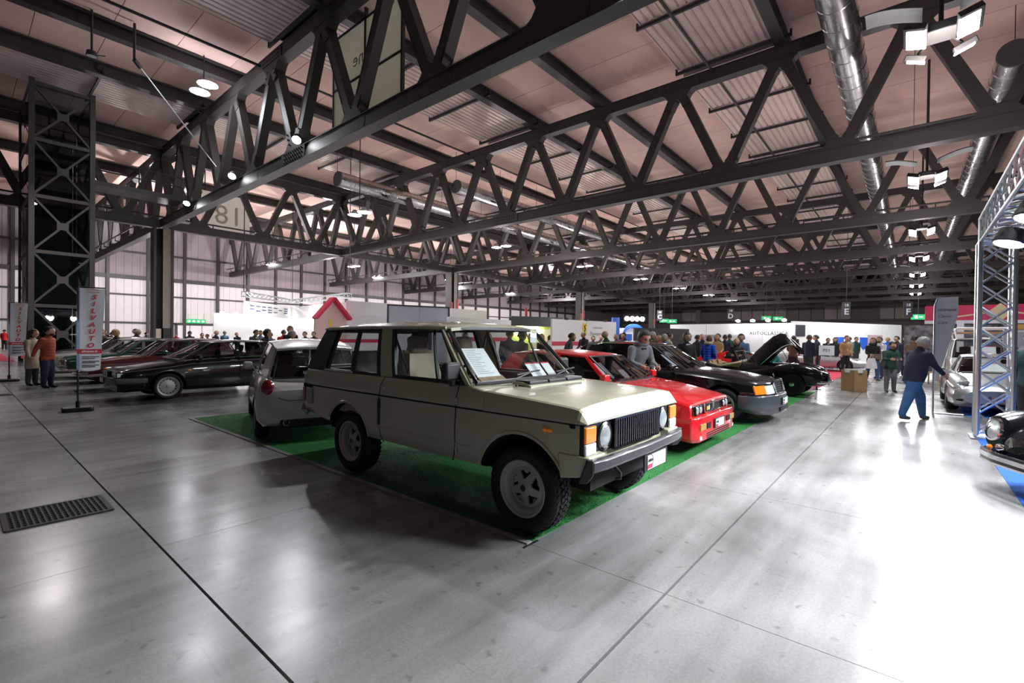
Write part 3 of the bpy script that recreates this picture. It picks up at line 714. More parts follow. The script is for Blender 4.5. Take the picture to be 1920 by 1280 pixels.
def rim_dish(w_, rr, wd, material, holes, dish=.02, hub=None, hubmat=None, nrad=8, back=None, edge=.74):
    """holes: fn(angle, r_fraction) -> True where the disc is open; outer face at +y"""
    h = wd/2*.80
    MB().lathe([(rr*.97, h+.002), (rr*1.0, h+.010), (rr*1.02, h+.004), (rr*.985, h+.014), (rr*.93, h+.010), (rr*.89, h-.012), (rr*.80, h-.022), (rr*.76, h-.040), (rr*edge, h-.050), (rr*edge, -h*.5), (rr*.98, -h)], 56, axis='Y').build('rim_barrel', material, w_)
    N = 90; rs = [.02]+[.10+(edge-.09)*i/nrad for i in range(nrad+1)]
    def P(i, k):
        f = rs[i]; a = 2*math.pi*k/N; y = h-.045+dish*math.cos(min(1, f/edge)*2.2)
        return (rr*f*math.cos(a), y, rr*f*math.sin(a))
    b = MB(); vs = [P(i, k) for i in range(len(rs)) for k in range(N)]
    fs = []
    for i in range(len(rs)-1):
        fm_ = (rs[i]+rs[i+1])/2
        for k in range(N):
            if holes(2*math.pi*(k+.5)/N, fm_): continue
            fs.append((i*N+k, i*N+(k+1) % N, (i+1)*N+(k+1) % N, (i+1)*N+k))
    o_ = len(vs); vs2 = vs+[(x, y-.018, z) for x, y, z in vs]
    es = {}
    for f in fs:
        for q in range(4):
            e = (f[q], f[(q+1) % 4]); es[tuple(sorted(e))] = es.get(tuple(sorted(e)), 0)+1
    fs2 = fs+[tuple(o_+q for q in reversed(f)) for f in fs]+[(a, c, o_+c, o_+a) for (a, c), n in es.items() if n == 1]
    b.add(vs2, fs2); b.build('rim_disc', material, w_)
    MB().lathe([(0, h-.10), (rr*.82, h-.10)], 32, axis='Y').build('brake_disc', back or DARK, w_)
    if hub: MB().lathe([(0, h+.02), (hub*.7, h+.018), (hub, h), (hub, h-.06)], 24, axis='Y').build('hub_cap', hubmat or material, w_)
def seam(name, pts, parent, r=.0045, material=None): return MB().tube(pts, r, 5).build(name, material or DARK, parent)
def mirror_parts(fn):
    for s_ in (-1, 1): fn(s_)
def strip(parent, name, p0, p1, w0, w1, th, material, nrm, n=6, bow=(0, 0, 0)):
    """tapered flat strip between two points, widths measured along x"""
    p0, p1, B = Vector(p0), Vector(p1), Vector(bow)
    return MB().grid(lambda u, v: p0.lerp(p1, u)+Vector((((w0+(w1-w0)*u)*(v-.5)), 0, 0))+B*(4*u*(1-u)), n, 1, Vector(nrm)*th).build(name, material, parent)
class Green:
    """greenhouse: side lines given as stations (xb, yb, zb, xt, yt, zt) from front to rear, y positive half"""
    def __init__(s, st, bow=.02): s.st = st; s.bow = bow
    def P(s, i, t, sg, dx=0):
        """i: station (float), t: 0 belt .. 1 roof"""
        k = min(int(i), len(s.st)-2); f = i-k; a, b = s.st[k], s.st[k+1]
        q = [a[j]+(b[j]-a[j])*f for j in range(6)]
        y = q[1]+(q[4]-q[1])*t+s.bow*4*t*(1-t)
        return Vector((q[0]+(q[3]-q[0])*t, sg*y, q[2]+(q[5]-q[2])*t))
    def pane(s, parent, i0, i1, t0, t1, material, inset=.012, name='side_window', th=.006):  # single sheet of glass
        for sg in (-1, 1):
            MB().grid(lambda u, v: s.P(i0+(i1-i0)*u, t0+(t1-t0)*v, sg)-Vector((0, sg*inset, 0)), 5, 5).build(name, material, parent, fix=False)
    def frame(s, parent, i0, i1, t0, t1, material, name='pillar', th=.035, out=.0):
        for sg in (-1, 1):
            MB().grid(lambda u, v: s.P(i0+(i1-i0)*u, t0+(t1-t0)*v, sg)+Vector((0, sg*out, 0)), max(2, int(abs(i1-i0)*6)), 6, Vector((0, -sg*th, 0))).build(name, material, parent)
def roof_skin(parent, material, xs, name='roof', n=10, th=.03):
    """xs: (x, half width, z edge, crown)"""
    R_ = xs
    def fn(u, v):
        q = u*(len(R_)-1); k = min(int(q), len(R_)-2); f = q-k
        x, w_, z, c = [R_[k][j]+(R_[k+1][j]-R_[k][j])*f for j in range(4)]
        y = (2*v-1); return (x, y*w_, z+c*(1-abs(y)**2.6))
    return MB().grid(fn, (len(R_)-1)*2, 16, Vector((0, 0, -th))).build(name, material, parent, ang=40)
def screen(parent, name, bl, tl, bulge, material, frame=None, fw=.04, n=8):
    """glass between bl=(x,y,z) base corner and tl top corner, mirrored; bulge along x"""
    bl, tl = Vector(bl), Vector(tl)
    def fn(u, v):
        e = bl.lerp(tl, v); y = (2*u-1)
        return Vector((e.x+bulge*(1-y*y), e.y*y, e.z+abs(bulge)*.15*(1-y*y)))
    o = MB().grid(fn, n*2, 6).build(name, material, parent, fix=False)
    if frame:
        pts = [fn(u/12, 0) for u in range(13)]+[fn(1, v/4) for v in range(1, 5)]+[fn(1-u/12, 1) for u in range(1, 13)]+[fn(0, 1-v/4) for v in range(1, 4)]
        MB().tube(pts, fw/2, 6, closed=True).build(name+'_seal', frame, parent)
    return fn
def seat(parent, x, y, material, z=.42, hr=True, w_=.50):
    s_ = empty('seat', (x, y, z)); s_.parent = parent
    b = MB().grid(lambda u, v: (.26-.52*u, (v-.5)*w_, .10*math.sin(math.pi*v)**.5*.6+.08*(1-u)), 6, 6, (0, 0, -.16)); b.build('cushion', material, s_)
    b = MB().grid(lambda u, v: (-.22-.16*u-.03*math.sin(math.pi*v), (v-.5)*w_*(1-.25*u*u), .02+.62*u), 8, 6, (-.13, 0, 0)); b.build('backrest', material, s_)
    if hr: MB().box((-.47, 0, .74), (.10, .27, .20), rotm(0, -.22, 0)).build('headrest', material, s_, bevel=.045)
    return s_
def steering(parent, x, y, z, r=.19, tilt=1.1, material=None):
    w_ = empty('steering_wheel', (x, y, z)); w_.parent = parent; w_.rotation_euler = (0, -tilt, 0)
    MB().tube([(r*math.cos(a*math.pi/12), r*math.sin(a*math.pi/12), 0) for a in range(24)], .014, 6, closed=True).build('rim', material or BLKP, w_)
    b = MB()
    for a in (0, 2.1, 4.2): b.bar((0, 0, -.02), (r*math.cos(a+1.57), r*math.sin(a+1.57), 0), .03, .012)
    b.build('spokes', material or BLKP, w_)
CARS = []
def car_root(name, x, y, rz, label, cat='car', group=None):
    CARS.append((x, y, rz)); return empty(name, (x, y, .017), rz, label, cat, group)
def plate(parent, c, w_, h_, nrm_rz, tilt=0, name='number_plate', holder=True, logo=True, txt=None, tcol=None):
    """number plate facing local +x rotated by nrm_rz"""
    p = empty(name, c, nrm_rz); p.parent = parent; p.rotation_euler = (0, tilt, nrm_rz)
    if holder: MB().span((-.015, -w_/2-.05, -h_/2-.012), (0, w_/2+.05, h_/2+.012)).build('plate_holder', BLKP, p, smooth=False)
    MB().span((0, -w_/2, -h_/2), (.006, w_/2, h_/2)).build('plate_sheet', PAPER, p, smooth=False)
    if logo:
        M_ = face_m((.008, -w_*.30, .012), (0, 1, 0), (0, 0, 1))
        MB().tube([(.007, -w_*.36+.055*math.sin(a), .012+.052*math.cos(a)) for a in [i*.3 for i in range(0, 12)]], .003, 5).build('logo_ring', mat('blue print', (.03, .10, .30), .5), p)
        text('plate_print', 'auto', .052, INK, face_m((.008, -w_*.36, .02), (0, 1, 0), (0, 0, 1)), p)
        MB().span((.006, -w_*.36-.05, -.052), (.009, -w_*.36+.035, -.016)).build('logo_block', REDP, p, smooth=False)
    if txt: text('plate_print', txt, h_*.85, tcol or REDP, face_m((.008, 0, 0), (0, 1, 0), (0, 0, 1)), p, bold=.002)
    return p
def sheet(parent, name, o, right, up, w_, h_, lines=12, red=False):
    """printed information sheet behind a windscreen"""
    M_ = face_m(o, right, up); s_ = empty(name, (0, 0, 0)); s_.parent = parent; s_.matrix_local = M_
    MB().span((-w_/2, 0, -.004), (w_/2, h_, 0)).build('paper', PAPER, s_, smooth=False)
    b = MB()
    for k in range(lines):
        z = h_*(.93-.8*k/lines); b.span((-w_*.42, z-h_*.006, 0), (-w_*.42+w_*random.uniform(.35, .8), z+h_*.006, .001))
    b.build('print', mat('grey print', (.30, .31, .33), .6), s_, smooth=False)
    if red: MB().span((-w_/2, h_*.93, .0), (w_/2, h_, .002)).build('red_band', REDP, s_, smooth=False)
    return s_
# ================================================================== BEIGE OFF-ROADER (the hero)
BEIGE = paint('beige enamel', (.46, .445, .315), .30)
VINYL = mat('black vinyl grain', (.014, .014, .016), .55, bump=.4, bscale=120)
SEATB = mat('beige upholstery', (.40, .33, .25), .8, var=.12, vscale=8)
BUMP = mat('dark bumper paint', (.026, .029, .036), .36, coat=.3)
rr = car_root('offroad_car', 3.745, 3.61, -math.pi/2, 'pale beige boxy two-door off-roader with black corner pillars on green carpet')
rr.scale = (.965, .965, .965); rr.location.z = .0573
AF, AR = 1.305, -1.305
HW = .905
# lower body
rows = []
for x, zb, wb, w_ in ((-2.395, .60, .70, .845), (-2.33, .57, .76, .885), (-1.9, .52, .80, .90), (-.9, .425, .80, .905), (1.0, .425, .80, .905), (1.6, .47, .80, .90), (1.76, .52, .78, .895), (1.875, .60, .76, .885)):
    rows.append((x, [(0, zb), (wb, zb), (w_-.02, zb+.03), (w_-.004, zb+.10), (w_, .70), (w_-.001, .80), (w_-.008, .925), (0, .925)]))
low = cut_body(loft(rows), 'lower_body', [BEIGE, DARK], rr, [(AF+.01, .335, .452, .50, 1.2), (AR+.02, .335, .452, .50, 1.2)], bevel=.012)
# sub frame / floor so no daylight shows under the cabin
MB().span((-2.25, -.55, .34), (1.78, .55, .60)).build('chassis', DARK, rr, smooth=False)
MB().tube([(AF, -.7, .335), (AF, .7, .335)], .06, 10).ell((AF, .22, .335), (.14, .17, .15)).build('axle', DARK, rr)
MB().tube([(AR, -.7, .335), (AR, .7, .335)], .06, 10).ell((AR, .0, .335), (.14, .17, .15)).build('axle', DARK, rr)
# recessed dark line between lower and upper body
MB().span((-2.36, -.885, .90), (1.84, .885, .95)).build('waist_groove', DARK, rr, smooth=False)
# upper body from tail to scuttle
rows = [(x, [(0, .938), (w0, .938), (w0, .98), (w0-.006, 1.04), (w1+.012, 1.112), (w1, 1.135), (w1-.1, 1.140), (0, 1.142)]) for x, w0, w1 in ((-2.40, .84, .80), (-2.34, .885, .835), (-1.9, .90, .85), (0, .902, .852), (.70, .90, .850), (.895, .898, .868))]
def lowered(x, h):  # scuttle panels stay just under the bonnet top
    return (x, [(y, z if z < 1.05 else z-.028 if x > .75 else z) for y, z in h])
up = cut_body(loft([lowered(*r_) for r_ in rows]), 'upper_body', [BEIGE, DARK], rr, [], bevel=.014, boxes=[((-2.2, -.77, 1.0), (.60, .77, 1.3))])
# clamshell bonnet
bo = []
for x, ws, wt, zt, cr_ in ((.902, .898, .868, 1.108, .024), (1.3, .897, .868, 1.087, .032), (1.80, .895, .864, 1.054, .036), (1.862, .893, .860, 1.044, .036), (1.884, .890, .856, 1.022, .032), (1.935, .872, .842, .945, .018)):
    zl = .938
    bo.append((x, [(0, zl), (ws, zl), (ws-.004, zl+(zt-zl)*.30), (wt+.006, zt-.008), (wt-.014, zt+.003), (wt-.14, zt+.004+cr_*.35), (.38, zt+cr_), (0, zt+cr_)]))
bn = cut_body(loft(bo), 'bonnet', [BEIGE, DARK], rr, [], bevel=.009, ang=10)
# scuttle vent with black louvres at the back of the bonnet
vent = empty('scuttle_vent', (0, 0, 0)); vent.parent = rr
vb = MB()
MB().grid(lambda u, v: (1.10-.22*u, -.47+.94*v, 1.128+.034*math.sin(math.pi*min(1, u*1.4)*.5)+.004), 4, 8, (0, 0, -.03)).build('vent_cowl', BEIGE, vent)
for k in range(3):
    y = -.31+.31*k
    MB().span((.895, y-.145, 1.118), (1.075, y+.145, 1.176)).build('louvre', BLKP, vent, bevel=.012)
# wings' lower corner pieces ahead of the front wheels
for s_ in (-1, 1):
    b = MB().add([(1.72, s_*.90, .515), (1.875, s_*.90, .545), (1.955, s_*.86, .575), (1.955, s_*.86, .695), (1.875, s_*.897, .71), (1.70, s_*.905, .71), (1.72, s_*.62, .515), (1.875, s_*.62, .545), (1.955, s_*.62, .575), (1.955, s_*.62, .695), (1.875, s_*.62, .71), (1.70, s_*.62, .71)],
        [(0, 1, 4, 5), (1, 2, 3, 4), (6, 7, 10, 11), (7, 8, 9, 10), (0, 1, 7, 6), (1, 2, 8, 7), (2, 3, 9, 8), (3, 4, 10, 9), (4, 5, 11, 10), (5, 0, 6, 11)])
    b.build('wing_corner', BEIGE, rr, bevel=.01)
# black front panel with lamps and grille
MB().span((1.86, -.868, .685), (1.905, .868, .936)).build('front_panel', GLOSSB, rr, bevel=.008)
gr = empty('grille', (1.905, 0, .81)); gr.parent = rr
MB().span((0, -.43, -.115), (.006, .43, .118)).build('grille_back', DARK, gr, smooth=False)
fr_ = MB()
for z in (-.118, .118): fr_.span((0, -.435, z-.008), (.03, .435, z+.008))
for y in (-.432, .432): fr_.span((0, y-.006, -.118), (.03, y+.006, .118))
fr_.build('grille_frame', GLOSSB, gr, smooth=False)
sl = MB().span((.004, -.006, -.112), (.030, .006, .112)).mesh('grille_slat', mat('grille slat', (.03, .034, .042), .25, coat=.5), smooth=False)
for k in range(21): put('grille_slat', sl, gr, loc=(0, -.405+k*.0405, 0))
for k in range(14): MB().lathe([(.007, 0), (.005, .006), (0, .006)], 8, (1.90, -.80+k*.123, .926), 'X').build('panel_screw', CHROME, rr)
def lamp(parent, c, r_, name='headlamp', ring=None, axis='X', sg=1):
    h = empty(name, c); h.parent = parent
    MB().lathe([(r_*1.22, 0), (r_*1.20, sg*.012), (r_*1.03, sg*.020), (r_, sg*.010)], 28, axis=axis).build('bezel', ring or GLOSSB, h)
    MB().lathe([(r_, 0), (r_*.9, -sg*.02), (r_*.4, -sg*.05), (0, -sg*.06)], 24, axis=axis).build('reflector', CHROME, h)
    MB().lathe([(r_*1.02, sg*.008), (r_*.8, sg*.020), (r_*.45, sg*.030), (0, sg*.034)], 28, axis=axis).build('lens', LENS, h)
    return h
LENS = mat('fluted headlamp lens', (.42, .46, .47), .06, .35, coat=1.0, bump=.35, bscale=45)
for s_ in (-1, 1):
    lamp(rr, (1.907, s_*.565, .812), .094)
    iu = empty('indicator_unit', (1.907, s_*.79, .81)); iu.parent = rr
    MB().span((-.06, -.085, -.118), (.004, .085, .118)).build('housing', BLKP, iu, smooth=False)
    yo = s_*.006
    MB().span((-.055, -.075+yo, -.018), (.022, .088*1 if s_ > 0 else .075, .105)).build('amber_lens', AMBER, iu, bevel=.01)
    MB().span((-.055, -.075+yo, -.108), (.022, .088*1 if s_ > 0 else .075, -.022)).build('clear_lens', CLEARL, iu, bevel=.01)
    rp_ = empty('side_repeater', (1.60, s_*.902, .862)); rp_.parent = rr
    for q in (-1, 1): MB().ell((q*.024, s_*.004, 0), (.022, .014, .014)).build('repeater_lens', AMBER, rp_)
# bumper, plates, towing eye
bp = [(-1.0, 1.80, .535), (-.93, 1.905, .60), (-.865, 1.995, .635), (-.70, 2.03, .638), (0, 2.05, .640), (.70, 2.03, .638), (.865, 1.995, .635)]
prof = [(0, .046), (.045, .044), (.062, .030), (.062, -.028), (.048, -.046), (0, -.050)]
b = MB(); secs = []
for (y, x, z) in bp[2:]: secs.append([(x-.062+px, y, z+pz_) for px, pz_ in prof])
n = len(prof); vs = [p for s_ in secs for p in s_]; fs = [(i*n+k, i*n+(k+1) % n, (i+1)*n+(k+1) % n, (i+1)*n+k) for i in range(len(secs)-1) for k in range(n)]+[tuple(range(n)), tuple((len(secs)-1)*n+k for k in range(n))]
MB().add(vs, fs).build('front_bumper', BUMP, rr, bevel=.006)
for s_ in (-1, 1):
    MB().add([(1.995, s_*.865, .69), (1.995, s_*.865, .575), (1.955, s_*.905, .685), (1.885, s_*.91, .505), (1.93, s_*.80, .69), (1.93, s_*.80, .575), (1.90, s_*.82, .685), (1.86, s_*.82, .505), (1.95, s_*.885, .51), (1.92, s_*.80, .51)],
        [(0, 1, 8, 3, 2), (4, 6, 7, 9, 5), (0, 2, 6, 4), (2, 3, 7, 6), (3, 8, 9, 7), (8, 1, 5, 9), (1, 0, 4, 5)]).build('bumper_end', BLKP, rr, bevel=.01)
    MB().span((-2.50, s_*.40-.42, .565), (-2.40, s_*.40+.42, .665)).build('rear_bumper', BUMP, rr, bevel=.01)
    MB().add([(-2.50, s_*.82, .57), (-2.50, s_*.82, .665), (-2.33, s_*.925, .60), (-2.20, s_*.92, .575), (-2.20, s_*.92, .545), (-2.40, s_*.75, .57), (-2.40, s_*.75, .665)], [(0, 1, 2), (0, 2, 3, 4), (1, 6, 2), (0, 4, 5), (5, 6, 1, 0), (2, 6, 5, 4, 3)]).build('bumper_end', BLKP, rr)
plate(rr, (2.03, .16, .515), .38, .12, 0)
MB().tube([(1.93, -.42, .54), (1.98, -.42, .50), (1.98, -.42, .46), (1.94, -.42, .45)], .012, 6).build('towing_eye', BLKP, rr)
MB().grid(lambda u, v: (1.86+.03*math.sin(math.pi*u), -.75+1.5*v, .60-.09*u), 4, 6, (-.02, 0, 0)).build('front_apron', DARK, rr)
# tail lamps and vents
for s_ in (-1, 1):
    MB().span((-2.405, s_*.80-.06, .69), (-2.36, s_*.80+.06, .925)).build('tail_lamp', REDL, rr, bevel=.01)
    MB().span((-2.36, s_*.890-.006, .72), (-2.30, s_*.890+.006, .90)).build('tail_lamp_side', REDL, rr, bevel=.006)
    MB().prism([(-2.235, .70), (-2.10, .70), (-2.10, .90), (-2.235, .90)], s_*.892, s_*.906, 'Y').build('fuel_flap', mat('beige shade trim', (.30, .285, .215), .35, coat=.6), rr, bevel=.006)
    MB().span((-2.20, s_*.900-.004, .705), (-2.11, s_*.900+.009, .80)).build('flap_pocket', BLKP, rr, bevel=.02)
    MB().span((-2.33, s_*.886-.004, 1.0), (-2.28, s_*.886+.008, 1.075)).build('corner_badge', SILV, rr, bevel=.004)
    # swage ridge low on the doors and wing, panel gaps, hinges, handle
    for (x0_, x1_) in ((-.72, .36), (.40, .80)):
        MB().span((x0_, s_*.902-.006, .590), (x1_, s_*.902+.008, .604)).build('side_ridge', BEIGE, rr, bevel=.004)
    sd = s_*.9045
    seam('door_gap', [(.565, s_*.852, 1.130), (.565, s_*.863, 1.110), (.57, s_*.895, 1.04), (.57, s_*.902, .985), (.57, sd, .93), (.562, sd+s_*.002, .75), (.562, s_*.903, .60), (.55, s_*.90, .50), (.51, s_*.875, .435)], rr)
    seam('door_gap', [(-.605, s_*.853, 1.130), (-.605, s_*.864, 1.110), (-.62, s_*.896, 1.04), (-.62, s_*.902, .985), (-.635, sd, .93), (-.64, sd+s_*.002, .75), (-.63, s_*.903, .60), (-.60, s_*.90, .50), (-.575, s_*.875, .435)], rr)
    MB().span((-.650, s_*.906-.012, .62), (-.612, s_*.906+.006, .90)).build('door_handle', BLKP, rr, bevel=.006)
    MB().lathe([(.022, 0), (.020, s_*.008), (.008, s_*.010), (0, s_*.010)], 16, (-.55, s_*.897, 1.03), 'Y').build('door_lock', CHROME, rr)
    for z in (.99, .55): MB().tube([(.585, s_*.912, z-.03), (.585, s_*.912, z+.03)], .011, 8).build('door_hinge', BEIGE, rr)
    # wheel arch lips
    for ax, a0_, a1_, r_ in ((AF+.01, .52, 2.86, .475), (AR+.02, .27, 2.58, .475)):
        pts = [(ax+r_*math.cos(a0_+(a1_-a0_)*k/24), s_*.902, .335+r_*math.sin(a0_+(a1_-a0_)*k/24)) for k in range(25)]
        MB().tube(pts, .009, 6).build('wheel_arch_lip', BEIGE, rr)
        MB().lathe([(.450, s_*.52), (.450, s_*.90)], 24, (ax, 0, .335), 'Y', a0=.30 if ax < 0 else .60, a1=math.pi-(.62 if ax < 0 else .32)).build('wheel_arch_liner', DARK, rr)
# greenhouse
G = Green([(.69, .850, 1.137, .185, .745, 1.668), (.24, .852, 1.137, .06, .748, 1.668), (-.52, .853, 1.137, -.66, .752, 1.668), (-.60, .853, 1.137, -.74, .752, 1.668), (-1.88, .848, 1.137, -1.73, .745, 1.662), (-2.39, .815, 1.137, -2.03, .735, 1.655)], bow=.012)
G.frame(rr, 0, .13, 0, 1, BEIGE, 'front_pillar', .05)
G.frame(rr, 1.93, 3.06, 0, 1, BEIGE, 'door_pillar', .04)
G.frame(rr, 4.0, 5.0, 0, 1, VINYL, 'rear_pillar', .07, .006)
G.frame(rr, .13, .24, 0, 1, BLKP, 'door_frame', .03); G.frame(rr, .94, 1.0, 0, 1, BLKP, 'quarterlight_bar', .03)
G.frame(rr, 1.86, 1.93, 0, 1, BLKP, 'door_frame', .03); G.frame(rr, 3.06, 3.12, 0, 1, BLKP, 'window_frame', .03)
G.frame(rr, .2, 1.9, .945, 1.0, BLKP, 'window_rail', .03); G.frame(rr, .12, 1.9, 0, .055, BLKP, 'window_rail', .03)
G.frame(rr, 3.06, 4.0, .94, 1.0, BLKP, 'window_rail', .03); G.frame(rr, 3.06, 4.0, 0, .05, BLKP, 'window_rail', .03)
G.frame(rr, 3.48, 3.56, .05, .94, BLKP, 'slider_bar', .012, -.012)
G.pane(rr, .22, .95, .05, .95, CARGL, name='quarterlight'); G.pane(rr, 1.0, 1.87, .05, .95, CARGL); G.pane(rr, 3.10, 4.0, .05, .95, CARGL)
for s_ in (-1, 1): MB().span((-1.86, s_*.862-.006, 1.140), (-1.22, s_*.862+.006, 1.160)).build('chrome_channel', CHROME, rr, smooth=False)
screen(rr, 'windscreen', (.735, .80, 1.150), (.235, .70, 1.655), .06, CARGL, BLKP, .045)
screen(rr, 'tail_window', (-2.37, .72, 1.15), (-2.05, .66, 1.63), -.02, CARGL, BLKP, .05)
rs = [(.275, .70, 1.660, .030), (.20, .752, 1.672, .048), (-.2, .765, 1.680, .066), (-.9, .770, 1.682, .074), (-1.6, .765, 1.676, .068), (-1.98, .752, 1.664, .050), (-2.10, .70, 1.650, .022)]
roof_skin(rr, BEIGE, rs, 'roof')
for s_ in (-1, 1): MB().tube([(.24, s_*.735, 1.664), (0, s_*.768, 1.672), (-.9, s_*.774, 1.676), (-1.9, s_*.765, 1.664), (-2.06, s_*.74, 1.652)], .014, 6).build('drip_rail', BEIGE, rr)
# mirrors, wipers
for s_ in (-1, 1):
    mr_ = empty('door_mirror', (.50, s_*.90, 1.19)); mr_.parent = rr
    MB().span((-.045, -.10 if s_ < 0 else -.09, -.02), (.045, .09 if s_ < 0 else .10, .15)).build('mirror_shell', BLKP, mr_, bevel=.025)
    MB().tube([(0, -s_*.02, -.06), (0, 0, .0)], .035, 8).build('mirror_foot', BLKP, mr_)
    MB().span((-.05, -.08, 0), (-.045, .08, .13)).build('mirror_glass', CHROME, mr_, smooth=False)
for y in (-.38, .30):
    wp = empty('wiper', (.79, y, 1.16)); wp.parent = rr
    MB().tube([(0, 0, -.02), (-.02, .12, .015), (-.055, .36, .055)], .008, 6).build('wiper_arm', BLKP, wp); MB().tube([(-.045, .14, .045), (-.08, .56, .07)], .009, 5).build('wiper_blade', BLKP, wp)
for y in (-.55, .55): MB().lathe([(.014, 0), (.010, .018), (0, .02)], 8, (1.0, y, 1.128)).build('washer_jet', BLKP, rr)
# cabin
MB().span((-2.2, -.76, .62), (.60, .76, .66)).build('cabin_floor', BLKP, rr, smooth=False)
MB().grid(lambda u, v: (.74-.42*u, -.72+1.44*v, 1.12+.02*math.sin(u*2.5)-.10*u**4), 6, 4, (0, 0, -.16)).build('dashboard', BLKP, rr)
for s_ in (-1, 1):
    seat(rr, -.18, s_*.37, SEATB, .74); MB().span((-1.9, s_*.80-.02, .66), (.5, s_*.80+.02, 1.12)).build('door_card', SEATB, rr, smooth=False)
seat(rr, -1.18, .36, SEATB, .74, False, .62); seat(rr, -1.18, -.36, SEATB, .74, False, .62)
steering(rr, .17, -.37, 1.16, .20, .9)
for s_ in (-1, 1): MB().tube([(-.60, s_*.74, 1.60), (-.56, s_*.60, 1.25), (-.48, s_*.52, .85)], .016, 5).build('seat_belt', BLKP, rr)
sh1 = sheet(rr, 'info_sheet', (.60, -.46, 1.165), (0, 1, 0), (-.68, 0, .74), .33, .40, 14)
MB().grid(lambda u, v: (.66-.10*u, -.63+.36*v, 1.14+.06*u), 2, 12, (0, 0, -.01)).build('wicker_holder', mat('wicker', (.30, .21, .12), .7, var=.4, vscale=30), rr)
for k, (y, w_) in enumerate(((.28, .17), (.36, .17), (.56, .15))): sheet(rr, 'brochure', (.63, y, 1.14), (0, 1, 0), (-.68, 0, .74), w_, .21, 6, True)
MB().span((.30, .50, 1.52), (.33, .62, 1.63)).build('windscreen_sticker', PAPER, rr)
# styled steel wheels with five openings
def rim_rr(w_, r_, wd):
    def holes(a, f):
        p = (a+.35) % (2*math.pi/5)-math.pi/5
        hw = .17+.27*max(0, (f-.31)/.25)*(1 if f < .50 else max(.8, 1-(f-.50)*3))
        return .31 < f < .575 and abs(p) < hw
    rim_dish(w_, r_, wd, SILV, holes, .028, None, nrad=16, back=mat('brake dark', (.05, .05, .052), .6), edge=.75)
    for k in range(5):
        a = 2*math.pi*k/5-.35+math.pi/5
        for q in (-1, 1): MB().bar((r_*.50*math.cos(a), wd*.4-.075, r_*.50*math.sin(a)), (r_*.60*math.cos(a+.16*q), wd*.4-.07, r_*.60*math.sin(a+.16*q)), .018, .02).build('inner_slot', SILV, w_, smooth=False)
    MB().lathe([(.028, wd*.4-.008), (.036, wd*.4-.012), (.040, wd*.4-.03)], 24, axis='Y').build('hub_ring', SILV, w_); MB().lathe([(0, wd*.4-.010), (.030, wd*.4-.010)], 20, axis='Y').build('hub_centre', BLKP, w_)
for ax in (AF, AR):
    for s_ in (-1, 1): wheel(rr, ax, s_*.745, .358, .225, rim_rr, .236, tread=True, zc=.330)
# ================================================================== THE OTHER CARS
def rim_plain(material, edge=.80, hub=.05, hubmat=None, holes=None, dish=.02, nrad=8):
    return lambda w_, r_, wd: rim_dish(w_, r_, wd, material, holes or (lambda a, f: False), dish, hub, hubmat, nrad=nrad, edge=edge)
def spoke_holes(n, f0=.35, f1=.72, hw=.35, ph=0.): return lambda a, f: f0 < f < f1 and abs((a+ph) % (2*math.pi/n)-math.pi/n) < hw
DARKSEAT = mat('dark upholstery', (.03, .029, .028), .8); TANSEAT = mat('tan leather', (.42, .27, .13), .6, var=.15, vscale=12)
def make_car(name, label, x, y, rz, rows, col, gst, roof, ws, rw, wheels, arch, rim, tyre=(.30, .19, .20), glassm=None, belt_cut=None, seats=DARKSEAT, smooth=3, keep=(), pillars=None, ang=30, wheel_y=None, cat='car', seatx=(-.25, -1.0), seat_z=.42, dash=True, pillarm=None):
    """rows: body stations; gst: greenhouse stations; roof: roof rows; ws/rw: base and top corner of the windscreen / tail window"""
    c = car_root(name, x, y, rz, label, cat)
    gm = glassm or CARGL
    rws = smooth_rows(sorted(rows, key=lambda r_: r_[0]), smooth, keep)
    boxes = [belt_cut] if belt_cut else []
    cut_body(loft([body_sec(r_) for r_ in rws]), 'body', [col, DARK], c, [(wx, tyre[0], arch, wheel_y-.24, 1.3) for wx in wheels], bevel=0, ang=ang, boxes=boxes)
    for wx in wheels:
        for s_ in (-1, 1): wheel(c, wx, s_*(wheel_y), tyre[0], tyre[1], rim, tyre[2])
    if gst:
        G = Green(gst, .015); n = len(gst)-1; pm_ = pillarm or col
        for (i0, i1) in (pillars or [(0, .10)]+[(k-.06, k+.06) for k in range(1, n-1)]+[(n-1, n)]): G.frame(c, i0, i1, 0, 1, pm_, 'pillar', .035)
        G.frame(c, .05, n-.5, .94, 1, pm_, 'roof_rail', .03)
        for k in range(n-1): G.pane(c, k+(.10 if k == 0 else .06), k+1-(.06 if k < n-2 else 0), .02, .95, gm)
    if roof: roof_skin(c, col, roof)
    if ws: screen(c, 'windscreen', *ws, gm, BLKP, .03)
    if rw: screen(c, 'tail_window', *rw, gm, BLKP, .03)
    if gst:
        if dash: MB().grid(lambda u, v: (ws[0][0]-.05-.40*u, (-.62+1.24*v)*.95, ws[0][2]-.03-.08*u*u), 4, 4, (0, 0, -.12)).build('dashboard', BLKP, c)
        if seats:
            for k, sx in enumerate(seatx):
                for s_ in (-1, 1): seat(c, sx, s_*.36, seats, seat_z, k == 0, .48)
            steering(c, seatx[0]+.42, .36, seat_z+.38, .18, 1.0)
    return c
def both(fn):
    for s_ in (-1, 1): fn(s_)

